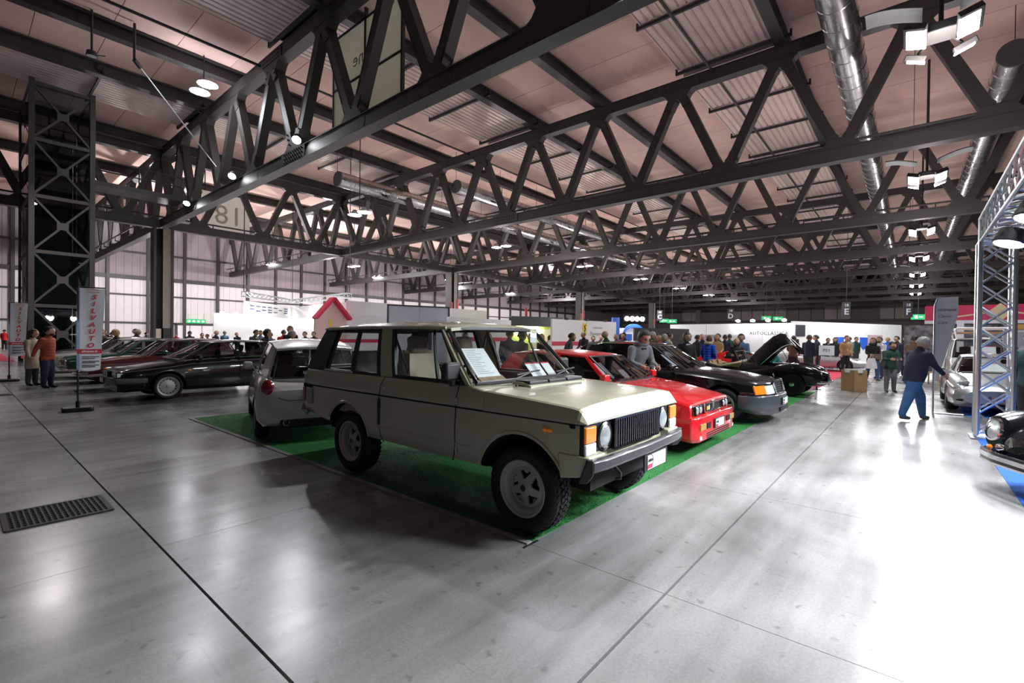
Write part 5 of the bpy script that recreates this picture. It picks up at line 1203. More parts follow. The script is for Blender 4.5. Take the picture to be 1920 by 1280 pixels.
sheet(po, 'info_sheet', (.52, -.05, .90), (0, 1, 0), (-.80, 0, .60), .50, .30, 3, True)

# ------------------------------------------------ white upright wagon with roof rack behind it
wv = make_car('wagon_car', 'white upright wagon with a tubular roof rack behind the silver sports car', 21.3, -1.75, math.pi,
    [(1.95, .40, .62, .55, .74, .80, .72, .92, .66, .02), (1.85, .32, .70, .5, .80, .84, .78, .98, .70, .03), (1.1, .24, .74, .5, .83, .92, .81, 1.06, .74, .03), (.6, .22, .74, .5, .83, .95, .81, 1.10, .76, 0), (-1.4, .22, .74, .5, .83, .95, .81, 1.10, .76, 0), (-2.0, .35, .7, .6, .80, .9, .78, 1.06, .72, 0)],
    paint('plain white enamel', (.66, .66, .65), .3), [(.62, .765, 1.10, .25, .66, 1.66), (-.4, .77, 1.10, -.4, .67, 1.68), (-1.3, .77, 1.10, -1.3, .67, 1.67), (-1.9, .73, 1.08, -1.75, .65, 1.64)],
    [(.28, .63, 1.655, .03), (.15, .67, 1.67, .05), (-.5, .69, 1.685, .06), (-1.4, .68, 1.675, .05), (-1.8, .64, 1.64, .03)],
    ((.68, .71, 1.10), (.28, .63, 1.655), .06), ((-1.95, .68, 1.08), (-1.80, .63, 1.63), -.02), (1.2, -1.25), .36, rim_plain(SILV, .8, .08, CHROME), (.32, .18, .21), CARGL, ((-1.7, -.70, .8), (.45, .70, 1.2)), wheel_y=.68, keep=(0, 5), seat_z=.6)
for x in (.2, -1.5):
    MB().tube([(x, -.60, 1.68), (x, -.66, 1.98), (x, -.60, 2.04), (x, .60, 2.04), (x, .66, 1.98), (x, .60, 1.68)], .03, 8).build('rack_hoop', WHITE, wv)
MB().span((-1.6, -.62, 1.87), (.26, .62, 1.92)).build('rack_board', mat('varnished wood', (.38, .20, .08), .4, var=.25, vscale=6), wv, smooth=False)
for s_ in (-1, 1): lamp(wv, (1.95, s_*.55, .78), .085, ring=CHROME)
MB().tube([(1.6, .84, .50), (2.04, .70, .50), (2.06, 0, .5), (2.04, -.70, .50), (1.6, -.84, .50)], .04, 8).build('front_bumper', CHROME, wv)
sheet(wv, 'info_sheet', (.52, .0, 1.18), (0, 1, 0), (-.5, 0, .8), .56, .34, 3, True)

# ------------------------------------------------ rounded old black coupe on the blue carpet
c6 = make_car('coupe_car', 'rounded old black coupe with bulging round headlamps and curved chrome bumper on blue carpet', 7.88, -2.64, R(123),
    [(1.98, .34, .22, .40, .34, .46, .34, .50, .28, .03), (1.90, .24, .40, .38, .55, .52, .52, .60, .42, .06), (1.7, .20, .54, .40, .68, .58, .64, .70, .48, .09), (1.3, .18, .64, .42, .78, .66, .74, .80, .50, .09), (.75, .17, .70, .42, .82, .74, .78, .86, .60, .06), (-.2, .17, .70, .42, .82, .76, .79, .88, .64, 0), (-1.0, .18, .70, .44, .83, .76, .79, .88, .60, .05), (-1.6, .24, .58, .46, .74, .66, .68, .76, .46, .10), (-1.95, .34, .3, .46, .42, .54, .38, .58, .26, .04)],
    BLKC, [(.62, .64, .86, .12, .50, 1.25), (-.30, .66, .88, -.30, .52, 1.29), (-.85, .64, .88, -.80, .49, 1.25), (-1.4, .50, .86, -1.1, .42, 1.16)],
    [(.16, .46, 1.245, .02), (.05, .50, 1.26, .04), (-.35, .525, 1.29, .05), (-.85, .49, 1.25, .045), (-1.2, .40, 1.14, .03)],
    ((.72, .58, .87), (.14, .47, 1.245), .08), ((-1.55, .42, .82), (-1.18, .38, 1.14), -.03), (1.05, -1.05), .34, rim_plain(SILV, .8, .10, CHROME), (.31, .16, .20), CARGL, ((-.8, -.55, .6), (.5, .55, 1.1)), wheel_y=.64, keep=(0, 8), seatx=(-.3,), seat_z=.32)
for s_ in (-1, 1):
    pod(smooth_rows([(1.93, s_*.58, .55, .10, .11), (1.86, s_*.60, .58, .17, .19), (1.65, s_*.62, .58, .21, .25), (1.25, s_*.63, .56, .21, .27), (.8, s_*.64, .54, .19, .27), (.3, s_*.65, .5, .15, .22)], 3)).build('front_wing', BLKC, c6)
    hl = lamp(c6, (1.905, s_*.60, .625), .105, ring=CHROME); hl.rotation_euler = (0, -.22, s_*.12)
    MB().ell((1.93, s_*.50, .455), (.02, .055, .035)).build('horn_grille', CHROME, c6); MB().ell((1.95, s_*.60, .435), (.025, .03, .028)).build('turn_signal', AMBER, c6)
bpts = [(1.45, .88, .36), (1.75, .84, .365), (1.98, .68, .37), (2.10, .38, .37), (2.14, 0, .37), (2.10, -.38, .37), (1.98, -.68, .37), (1.75, -.84, .365), (1.45, -.88, .36)]
def bstrip(z0, z1, x_out, name, material): MB().grid(lambda u, v: (lambda P: (P[0]+x_out, P[1], P[2]+z0+(z1-z0)*v))([bpts[min(int(u*8), 7)][j]+(bpts[min(int(u*8), 7)+1][j]-bpts[min(int(u*8), 7)][j])*(u*8-min(int(u*8), 7)) for j in range(3)]), 24, 3, (-.03, 0, 0)).build(name, material, c6)
bstrip(-.055, .05, 0, 'front_bumper', BLKC); bstrip(-.02, .025, .012, 'bumper_moulding', CHROME); bstrip(-.075, -.055, .008, 'bumper_lower_trim', mat('cream trim', (.6, .58, .52), .4))
MB().ell((2.0, 0, .60), (.05, .06, .03)).build('bonnet_handle', CHROME, c6)

# ------------------------------------------------ wedge sports cars on the red carpet
def wedge(label, x, y, col, low=None, rimm=None, pop=False):
    c = make_car('wedge_sports_car', label, x, y, -math.pi/2,
        [(2.10, .26, .66, .34, .78, .42, .78, .47, .72, .01), (1.95, .20, .72, .36, .83, .46, .82, .52, .74, .02), (1.17, .17, .74, .40, .86, .56, .84, .70, .72, .02), (.75, .17, .74, .40, .86, .60, .84, .72, .72, .03), (-.3, .17, .74, .42, .86, .68, .84, .80, .74, 0), (-1.17, .18, .76, .45, .88, .72, .85, .86, .74, .02), (-1.9, .24, .72, .5, .85, .74, .82, .86, .72, .01), (-2.12, .36, .66, .55, .80, .72, .78, .82, .68, 0)],
        col, [(.66, .72, .74, -.10, .53, 1.08), (-.45, .74, .80, -.45, .55, 1.12), (-.85, .73, .84, -.80, .54, 1.10), (-1.55, .68, .87, -1.0, .52, 1.06)],
        [(-.06, .50, 1.075, .01), (-.16, .54, 1.085, .03), (-.5, .56, 1.12, .03), (-.85, .54, 1.10, .03), (-1.1, .48, 1.05, .01)],
        ((.78, .66, .735), (-.07, .51, 1.075), .10), ((-1.2, .50, .86), (-1.05, .48, 1.05), -.01), (1.17, -1.17), .345, rimm or rim_plain(SILV, .8, .04, holes=spoke_holes(5, .3, .74, .36)), (.31, .20, .20), DARKGL, ((-.85, -.6, .5), (.55, .6, 1.0)), wheel_y=.755, keep=(0, 7), seatx=(-.35,), seat_z=.28)
    MB().span((2.02, -.76, .24), (2.135, .76, .36)).build('front_bumper', BLKP, c, bevel=.015)
    MB().span((2.10, -.40, .26), (2.14, .40, .33)).build('front_grille', DARK, c, smooth=False)
    for s_ in (-1, 1):
        MB().span((2.08, s_*.56-.13, .265), (2.145, s_*.56+.13, .325)).build('front_lamp', CLEARL, c, bevel=.006)
        MB().span((1.45, s_*.55-.16, .60), (1.72, s_*.55+.16, .655)).build('popup_lamp_lid', col, c, bevel=.01)
    MB().span((1.25, -.22, .70), (1.45, .22, .712)).build('bonnet_vent', BLKP, c, smooth=False)
    return c
w1 = wedge('low red wedge sports car with black bumper behind the open-bonnet roadster', 20.3, 4.75, RED)
w2 = wedge('low silver wedge sports car on red carpet behind the red wedge car', 30.6, 3.75, SILVP)
wedge('pale silver sports car beyond the silver wedge car', 36.5, 5.2, paint('pale silver enamel', (.55, .56, .57), .3))
wedge('red sports car beyond the black saloon and the roadster', 19.2, 9.4, RED)
# ================================================================== BANNERS, SIGNS, STANDS
CLOTH = mat('white banner cloth', (.72, .74, .80), .7, var=.03, vscale=3)
def beach_flag(p, rz, label, group=None, h=2.48, letters='SILVAUTO'):
    """cloth banner on a pole in a weighted foot; faces local -y"""
    t = empty('banner_stand', (p[0], p[1], 0), rz, label, 'banner', group)
    MB().prism([(-.24, -.14), (-.20, -.19), (.20, -.19), (.24, -.14), (.24, .14), (.20, .19), (-.20, .19), (-.24, .14)], 0, .08).build('foot', BLKP, t, bevel=.02)
    MB().tube([(-.0, 0, .08), (0, 0, .20)], .035, 10).build('socket', BLKP, t); MB().tube([(0, 0, .1), (0, 0, h)], .016, 8).tube([(0, 0, h), (.42, 0, h)], .012, 8).build('pole', BLKP, t)
    z0 = .82
    fn = lambda u, v: (-.02+u*(.36+.07*v), -.012-.02*math.sin(u*4+v*5), z0+(h-.02-z0)*v-.03*(1-v)*math.sin(u*3.1))
    MB().grid(fn, 8, 16, (0, .004, 0)).build('cloth', CLOTH, t)
    MB().grid(lambda u, v: tuple(a+b for a, b in zip(fn(.02+u*.10, v), (0, -.003, 0))), 2, 16).build('blue_edge', mat('pale blue print', (.30, .45, .70), .7), t)
    for k, ch in enumerate(letters):
        z = h-.20-k*.139
        text('letter', ch, .135, REDP, face_m((.235-.008*k, -.05, z), (1, 0, 0), (0, 0, 1)), t, shear=.25, bold=.004)
    text('print', 'mostra scambio', .034, REDP, face_m((.22, -.05, h-.095), (1, 0, 0), (0, 0, 1)), t)
    MB().tube([(.12, -.045, h-.06), (.22, -.048, h-.04), (.32, -.045, h-.06)], .005, 5).build('logo_arc', REDP, t)
    MB().span((-.02, -.048, 1.145), (.36, -.042, 1.235)).build('red_band', REDP, t, smooth=False)
    text('print', 'silvauto.it', .062, PAPER, face_m((.17, -.051, 1.19), (1, 0, 0), (0, 0, 1)), t, bold=.002)
    for k, z in enumerate((1.08, 1.045, .99, .96, .91, .88)): MB().span((.06, -.046, z-.008), (.06+(.26 if k % 2 == 0 else .20), -.042, z+.008)).build('print_line', INK, t, smooth=False)
    return t
beach_flag((1.64, 12.72), R(-5), 'white banner with red slanted letters beside the black wedge saloon')
beach_flag((1.18, 21.55), R(-5), 'white banner with red letters standing behind the near banner')
q = on_y(1052, 600, 17.0)
beach_flag((q.x, 17.0), R(-55), 'white letter banner rising behind the red hatchback')
# grimaldi feather flag
t = empty('feather_flag', (14.12, -.40, 0), R(-90), 'tall white feather flag with script lettering beside the silver sports car', 'flag')
MB().tube([(0, 0, 0), (0, 0, 2.40), (.04, 0, 2.54), (.10, 0, 2.58)], .018, 8).build('pole', ALU, t); MB().tube([(0, 0, .02), (.5, 0, .02)], .016, 6).tube([(0, -.3, .02), (0, .3, .02)], .016, 6).build('foot', ALU, t)
MB().grid(lambda u, v: (.02+u*(.05+.31*min(1, v*1.25)), -.012-.012*math.sin(5*v+3*u), .72+1.86*v), 6, 16, (0, .004, 0)).build('cloth', CLOTH, t)
for k, s_ in enumerate(('Grimaldi', 'Classic', 'Cars')): text('print', s_, .085, mat('grey violet print', (.10, .09, .17), .6), face_m((.045, -.032, 2.30-.14*k), (1, 0, 0), (0, 0, 1)), t, align='LEFT', shear=.25)
# sign on a post, rubbish box, easel, black post
t = empty('sign_post', (18.2, 2.32, 0), R(-83), 'thin black post with a small white number board beside the rubbish box', 'sign')
MB().span((-.12, -.12, 0), (.12, .12, .012)).build('foot', BLKP, t, smooth=False); MB().span((-.025, -.025, 0), (.025, .025, 1.48)).build('post', BLKP, t, smooth=False); MB().span((.04, -.02, 1.12), (.46, -.005, 1.44)).build('board', PAPER, t, smooth=False)
text('print', 'F01', .14, INK, face_m((.25, -.022, 1.28), (1, 0, 0), (0, 0, 1)), t)
CARD = mat('brown cardboard', (.36, .22, .10), .75, var=.08, vscale=5)
t = empty('rubbish_box', (18.55, 1.36, 0), R(-40), 'tall brown cardboard rubbish box with clear liner at the carpet corner', 'bin')
b = MB()
for a_, c_ in (((-.24, -.24), (.24, -.235)), ((-.24, .235), (.24, .24)), ((-.24, -.24), (-.235, .24)), ((.235, -.24), (.24, .24))): b.span((a_[0], a_[1], 0), (c_[0], c_[1], .68))
b.span((-.24, -.24, 0), (.24, .24, .01)); b.build('box', CARD, t, smooth=False)
MB().grid(lambda u, v: (.26*math.cos(6.283*u)*(1+.05*math.sin(30*u)), .26*math.sin(6.283*u)*(1+.05*math.cos(26*u)), .60+.10*v), 40, 2).build('liner', mat('milky plastic', (.75, .76, .76), .3), t)
t = empty('easel', (24.0, -.55, 0), R(-90), 'small wooden easel board beside the feather flag', 'easel')
WOOD = mat('pale wood', (.45, .28, .14), .6, var=.2, vscale=8)
for s_ in (-1, 1): MB().bar((s_*.30, -.25, 0), (s_*.20, 0, 1.0), .05).build('leg', WOOD, t, smooth=False)
MB().bar((0, .45, 0), (0, .02, 1.0), .05).build('leg', WOOD, t, smooth=False); MB().bar((-.3, -.13, .45), (.3, -.13, .45), .05).build('ledge', WOOD, t, smooth=False); MB().patch((-.24, -.14, .48), (.24, -.14, .48), (.22, -.02, .95), (-.22, -.02, .95), 1, 1, th=.02).build('board', INK, t)
p = on_z(1899, 795, 0); t = empty('barrier_post', (p.x, p.y, 0), 0, 'black barrier post standing in front of the silver sports car', 'post')
MB().lathe([(.16, 0), (.15, .02), (.03, .03)], 16).build('foot', BLKP, t); MB().span((-.045, -.045, .02), (.045, .045, 1.50)).build('pole', BLKP, t, smooth=False); MB().span((-.02, -.16, 1.50), (.02, .16, 1.80)).build('board', PAPER, t, smooth=False)
# lettered gangway signs hung from the roof
SGN = mat('sign charcoal', (.055, .055, .065), .5)
for (u_, v_, d_, ch, hh) in ((1237, 591, 60, 'C', 1.3), (1370, 589, 52, 'D', 1.25), (1587, 580, 43, 'E', 1.35), (1703, 580, 41, 'F', 1.35)):
    p = at_depth(u_, v_, d_); t = empty('gangway_sign', p, -math.pi/2+.35, 'hanging charcoal gangway sign lettered %s' % ch, 'sign')
    MB().span((-.33, 0, -hh/2), (.33, .06, hh/2)).build('board', SGN, t, smooth=False)
    text('letter', ch, .75, PAPER, face_m((0, -.01, -.22), (1, 0, 0), (0, 0, 1)), t, bold=.02); text('number', '18', .34, PAPER, face_m((0, -.01, .38), (1, 0, 0), (0, 0, 1)), t, bold=.008)
    MB().tube([(0, .03, hh/2), (0, .03, 14.44-p.z)], .02, 5).build('hanger', STEELD, t)
for (u_, v_, d_) in ((1245, 601, 62), (1260, 602, 58), (1437, 596, 60), (1459, 597, 58), (1722, 594, 44)):
    p = at_depth(u_, v_, d_)
    t = empty('exit_sign', p, -math.pi/2+.35, 'small green exit sign hanging at the far end of the hall', 'sign', 'green exit signs at the far end')
    MB().span((-.55, 0, -.24), (.55, .08, .24)).build('light_box', EXITG, t, smooth=False); MB().span((-.30, -.012, -.12), (-.05, 0, .14)).span((.05, -.012, -.05), (.35, 0, .05)).build('pictogram', MATS['exit white'], t, smooth=False)
    MB().tube([(0, .04, .24), (0, .04, 14.44-p.z)], .02, 5).build('hanger', STEELD, t)

# ---- stands: straight partition walls placed on the floor between two pixels at a chosen depth
def wall_seg(name, u0, d0, u1, d1, h, material, label, th=.12, z0=0, cat='partition', group=None):
    a = at_depth(u0, 640, d0); b_ = at_depth(u1, 640, d1); L = math.hypot(b_.x-a.x, b_.y-a.y); rz = math.atan2(b_.y-a.y, b_.x-a.x)
    t = empty(name, (a.x, a.y, 0), rz, label, cat, group)
    n = max(1, round(L/2.5))
    for k in range(n): MB().span((k*L/n+.006, 0, z0), ((k+1)*L/n-.006, th, h)).build('wall_panel', material, t, smooth=False)
    return t, L
LIT = mat('bright white stand wall', (.85, .84, .83), .6)
def stand_light(u, v, d, pw, col=(1, .98, .96)):
    p = at_depth(u, v, d); light('stand_light', 'POINT', p, pw, col, .3)
# long bright stand along the side wall
t, L = wall_seg('stand_wall', 400, 36, 612, 42, 3.15, LIT, 'long bright white stand wall behind the crowd by the side wall')
for k in range(9): MB().lathe([(.0, -.10), (.10, -.08), (.12, 0)], 12, (L*(k+.5)/9, -.35, 3.25)).build('spot_lamp', LAMPE, t); MB().bar((L*(k+.5)/9, 0, 3.15), (L*(k+.5)/9, -.35, 3.25), .04).build('spot_arm', STEELD, t)
for (u_, d_) in ((430, 33), (500, 34), (570, 36)): stand_light(u_, 600, d_, 140)
# hanging fascia with dash pattern, carried by a lattice truss
a = at_depth(457, 578, 33); b_ = at_depth(548, 577, 40); c_ = at_depth(655, 577, 33)
t = empty('hanging_fascia', a, 0, 'white hanging fascia with blue dash pattern below a lattice truss', 'sign')
for (p0, p1) in ((a, b_), (b_, c_)):
    v0 = p0-a; v1 = p1-a; d = (v1-v0); d.z = 0
    MB().grid(lambda u, v: (v0.x+d.x*u, v0.y+d.y*u, -.45+1.0*v), 6, 1, (0, .08, 0)).build('fascia_board', LIT, t)
v1 = b_-a; d = Vector((v1.x, v1.y, 0)); nn = Vector((d.y, -d.x, 0)).normalized()
DASH = mat('navy dash print', (.05, .10, .22), .5)
for (u_, z) in ((.14, .24), (.14, .0), (.25, .24), (.25, -.1), (.36, .24), (.36, .0), (.48, .26), (.48, .06), (.48, -.12), (.60, .26), (.60, -.08), (.71, .12), (.83, .30), (.83, .12), (.83, -.06)):
    MB().bar(d*(u_-.035)+nn*.06+Vector((0, 0, z)), d*(u_+.035)+nn*.06+Vector((0, 0, z)), .03, .07).build('dash', DASH, t, smooth=False)
for (p0, p1) in ((a, b_), (b_, c_)):
    v0 = p0-a; v1 = p1-a; v1.z = v0.z = 0
    box_truss(t, v0+Vector((0, 0, 1.0)), v1+Vector((0, 0, 1.0)), .32, nseg=12, r_=.03)
for v0 in (Vector((0, 0, 0)), b_-a, c_-a): MB().tube([(v0.x, v0.y, 1.2), (v0.x, v0.y, 14.44-a.z)], .03, 6).build('hanger', STEELD, t)
# gable-fronted pink stand
p0 = at_depth(590, 640, 26); p1 = at_depth(650, 640, 27.5)
L = math.hypot(p1.x-p0.x, p1.y-p0.y); t = empty('gable_stand', (p0.x, p0.y, 0), math.atan2(p1.y-p0.y, p1.x-p0.x), 'pale pink gable-fronted stand with red roof edge', 'stand')
PINK = mat('pale pink board', (.72, .50, .48), .6)
MB().prism([(0, 0), (L, 0), (L, 2.55), (L/2, 3.6), (0, 2.55)], 0, .1, 'Y').build('front_board', PINK, t, smooth=False)
for (q0, q1) in (((-.08, 2.48), (L/2, 3.66)), ((L+.08, 2.48), (L/2, 3.66))): MB().bar((q0[0], -.15, q0[1]), (q1[0], -.15, q1[1]), .14, .5, up=(0, 1, 0)).build('roof_edge', REDP, t, smooth=False)
MB().span((L, .02, 2.1), (L+12, .12, 3.6)).build('side_fascia', WHITE, t, smooth=False); MB().span((L, .02, 0), (L+12, .12, 2.08)).build('side_wall', WHITE, t, smooth=False)
MB().span((L*.42, -.03, 2.05), (L*.5, -.012, 2.45)).build('yellow_emblem', mat('yellow print', (.85, .6, .02), .5), t, smooth=False)
MB().span((0, -.02, 1.15), (L+12, .0, 1.35)).build('red_stripe', REDP, t, smooth=False)
stand_light(640, 600, 23, 99, (1, .95, .93))
# light-box frame above the off-roader roof
t, L = wall_seg('lightbox_wall', 725, 27, 842, 29, 3.35, mat('pale blue board', (.55, .58, .70), .6), 'pale blue light box panel with dark frame behind the off-roader roof')
for (x0, x1, z0, z1) in ((0, L, 3.3, 3.38), (0, .08, 0, 3.38), (L-.08, L, 0, 3.38)): MB().span((x0, -.06, z0), (x1, .0, z1)).build('frame_bar', STEELD, t, smooth=False)
t, L = wall_seg('stand_wall', 840, 28, 958, 33, 2.75, LIT, 'white stand wall with a red stripe seen through the off-roader windscreen')
MB().span((0, -.02, 1.3), (L, 0, 1.55)).build('red_stripe', REDP, t, smooth=False)
t, L = wall_seg('stand_wall', 955, 34, 1050, 36, 2.4, mat('lime wall', (.62, .72, .12), .6), 'lime green and yellow stand wall beside the third banner')
MB().span((0, -.3, 2.4), (L, .1, 3.1)).build('black_fascia', BLKP, t, smooth=False); MB().span((.4*L, -.03, .2), (.8*L, 0, 2.2)).build('cream_panel', mat('cream panel', (.85, .78, .45), .6), t, smooth=False); MB().span((.1*L, -.2, 1.9), (.55*L, -.1, 2.3)).build('light_strip', LAMPE, t, smooth=False)
MB().lathe([(.10, 0), (.10, .55), (.05, .65), (0, .66)], 14, (.30*L, -.1, 3.1)).build('red_cylinder', REDP, t)
# white wall with red stripe and yellow emblem
t, L = wall_seg('stand_wall', 1035, 26, 1155, 30, 2.62, LIT, 'white stand wall with red stripe and yellow horse emblem')
MB().span((0, -.02, 1.15), (L, 0, 1.38)).build('red_stripe', REDP, t, smooth=False); MB().span((L*.44, -.02, 1.75), (L*.50, 0, 2.45)).build('yellow_emblem', mat('yellow print', (.85, .6, .02), .5), t, smooth=False)
MB().tube([(L*.46, -.03, 1.85), (L*.475, -.03, 2.1), (L*.465, -.03, 2.3), (L*.485, -.03, 2.35)], .03, 6).build('emblem_figure', INK, t)
text('print', 'Ravenna', .36, mat('grey lettering', (.42, .38, .37), .6), face_m((L*.66, -.02, 1.85), (1, 0, 0), (0, 0, 1)), t); text('print', 'scuderia club', .17, mat('grey lettering', (.42, .38, .37), .6), face_m((L*.68, -.02, 2.22), (1, 0, 0), (0, 0, 1)), t)
for x in (.2, .5, .8): MB().span((x*L-.06, -.1, 2.60), (x*L+.06, .1, 2.72)).build('clip', BLKP, t, smooth=False)
stand_light(1095, 600, 23, 85)
BLU = mat('royal blue board', (.03, .13, .62), .5)
t, L = wall_seg('stand_arch', 1146, 32, 1206, 33, 2.3, LIT, 'blue arched stand with bright lamps on top')
MB().span((0, -.15, 0), (.55, 0, 3.0)).build('blue_pillar', BLU, t, smooth=False); MB().span((L*.40, -.15, 0), (L*.60, 0, 1.9)).build('blue_pillar', BLU, t, smooth=False)
MB().grid(lambda u, v: (L*.38+L*.60*u, -.1, 1.9+.45*math.sin(math.pi*u)**.5+.25*v), 12, 1, (0, .1, 0)).build('blue_arch', BLU, t)
for k in range(4): MB().ell((L*(.42+.16*k), -.2, 2.95), (.16, .16, .16)).build('globe_lamp', LAMPE, t)
t, L = wall_seg('partition', 1190, 23, 1292, 24.5, 2.12, mat('charcoal partition', (.035, .035, .04), .6), 'row of charcoal partition panels behind the black saloon')
t, L = wall_seg('stand_wall', 1256, 33, 1490, 27, 2.60, LIT, 'long white stand wall lettered in dark capitals behind the roadster')
text('print', 'AUTOCLASSICA', .28, INK, face_m((L*.82, -.02, 2.0), (1, 0, 0), (0, 0, 1)), t, spacing=1.1)
for x0 in (.12, .30, .45): MB().span((x0*L, -.02, .9), (x0*L+2.6, 0, 1.9)).build('pale_poster', mat('pale poster', (.72, .70, .72), .6), t, smooth=False)
for k in range(4): MB().ell((L*(.62+.11*k), -.5, 2.75), (.13, .13, .08)).build('spot_lamp', LAMPE, t); MB().bar((L*(.62+.11*k), 0, 2.6), (L*(.62+.11*k), -.5, 2.78), .04).build('spot_arm', STEELD, t)
stand_light(1330, 590, 26, 85); stand_light(1440, 590, 23, 79)
t, L = wall_seg('stand_wall', 1485, 33, 1690, 38, 2.95, LIT, 'bright white stand wall with blue shields behind the woman in black')
for u_ in (.40, .62): MB().prism([(u_*L-.45, 1.9), (u_*L+.45, 1.9), (u_*L+.45, 1.3), (u_*L, .95), (u_*L-.45, 1.3)], -.04, -.01, 'Y').build('blue_shield', BLU, t)
MB().span((L*.02, -.05, 1.9), (L*.10, -.01, 2.7)).build('dark_poster', INK, t, smooth=False); MB().span((.66*L, -.04, .2), (.80*L, -.01, 2.1)).build('rose_panel', mat('rose panel', (.55, .38, .38), .6), t, smooth=False); MB().span((.0, -.06, .2), (.05*L, -.01, 1.7)).build('black_panel', BLKP, t, smooth=False)
stand_light(1540, 600, 29, 105); stand_light(1620, 600, 32, 105)
# red fascia stand at the right, photo wall below it
p = on_x(1733, 640, 28.0); t = empty('red_stand', (28.0, p.y, 0), -math.pi/2, 'stand with red fascia, pale diamonds and a photo wall', 'stand')
FR = mat('crimson fascia', (.66, .025, .10), .5)
z1 = on_x(1733, 574, 28).z; z0 = on_x(1733, 601, 28).z
for k in range(6): MB().span((k*2.0+.01, -.05, z0), (k*2.0+1.99, .1, z1)).build('fascia_panel', FR, t, smooth=False)
GOLD = mat('pale gold print', (.80, .62, .36), .5)
for x in (2.35, 5.2, 8.0): zc = (z0+z1)/2; MB().prism([(x-.38, zc), (x, zc+.38), (x+.38, zc), (x, zc-.38)], -.075, -.05, 'Y').build('diamond', GOLD, t); MB().bar((x-1.6, -.06, z0+.1), (x-.34, -.06, zc), .02, .06).build('line', GOLD, t, smooth=False); MB().bar((x+.34, -.06, zc), (x+1.6, -.06, z0+.1), .02, .06).build('line', GOLD, t, smooth=False)
PHO = mat('grey photo print', (.16, .15, .16), .6, var=.9, vscale=5)
MB().span((-.7, .1, .5), (2.6, .15, z0-.2)).build('photo_wall', PHO, t, smooth=False); MB().span((2.6, .1, 0), (12, .15, z0-.4)).build('back_wall', mat('pale grey wall', (.58, .60, .62), .6), t, smooth=False)
MB().span((0, -.04, z0-.14), (12, .12, z0-.0)).build('white_trim', WHITE, t, smooth=False); MB().span((2.7, .02, z0-.38), (12, .08, z0-.18)).build('ochre_band', mat('ochre band', (.62, .36, .06), .5), t, smooth=False)
for x in (.55, 1.05): MB().span((x, -.1, 0), (x+.22, 0, z0)).build('white_post', WHITE, t, smooth=False)
text('print', 'OPEN A PIECE', .28, INK, face_m((5.6, .08, z0-.85), (1, 0, 0), (0, 0, 1)), t); text('print', 'CLUB ACI STORICO', .2, INK, face_m((5.6, .08, z0-1.2), (1, 0, 0), (0, 0, 1)), t)
stand_light(1850, 610, 17.5, 52); 
# ================================================================== PEOPLE
PEOPLE = []
SKIN = mat('skin', (.50, .29, .21), .5, var=.06, vscale=20); LIP = mat('lips', (.36, .13, .11), .5); EYE = mat('eye dark', (.02, .015, .012), .2)
def cloth(name, col, puff=False, rough=.85):
    if name in MATS: return MATS[name]
    m = mat(name, col, rough, var=.14, vscale=7, bump=.25, bscale=35)
    if puff:
        nt = m.node_tree; wv_ = nt.nodes.new('ShaderNodeTexWave'); wv_.bands_direction = 'Z'; wv_.inputs['Scale'].default_value = 3.6; wv_.inputs['Distortion'].default_value = .6
        tc = nt.nodes.new('ShaderNodeTexCoord'); nt.links.new(tc.outputs['Object'], wv_.inputs[0])
        bp_ = nt.nodes.new('ShaderNodeBump'); bp_.inputs['Strength'].default_value = .5; bp_.inputs['Distance'].default_value = .012
        nt.links.new(wv_.outputs[1], bp_.inputs['Height']); nt.links.new(bp_.outputs[0], nt.nodes['Principled BSDF'].inputs['Normal'])
    return m
C_ = dict(black=(.012, .012, .014), navy=(.012, .018, .045), grey=(.16, .165, .18), dgrey=(.05, .05, .055), brown=(.10, .06, .035), tan=(.36, .24, .11), teal=(.01, .16, .15), tealgrey=(.06, .13, .14), blue=(.01, .08, .55), jeans=(.03, .10, .24), djeans=(.018, .028, .07), brick=(.30, .055, .025), red=(.50, .02, .03), green=(.012, .05, .03), white=(.62, .60, .58), beige=(.42, .35, .27), denim=(.06, .12, .22), khaki=(.30, .21, .09))
H_ = dict(dark=(.018, .013, .011), brown=(.06, .03, .018), blond=(.36, .22, .09), grey=(.32, .31, .30), black=(.008, .008, .009), red=(.12, .04, .02))
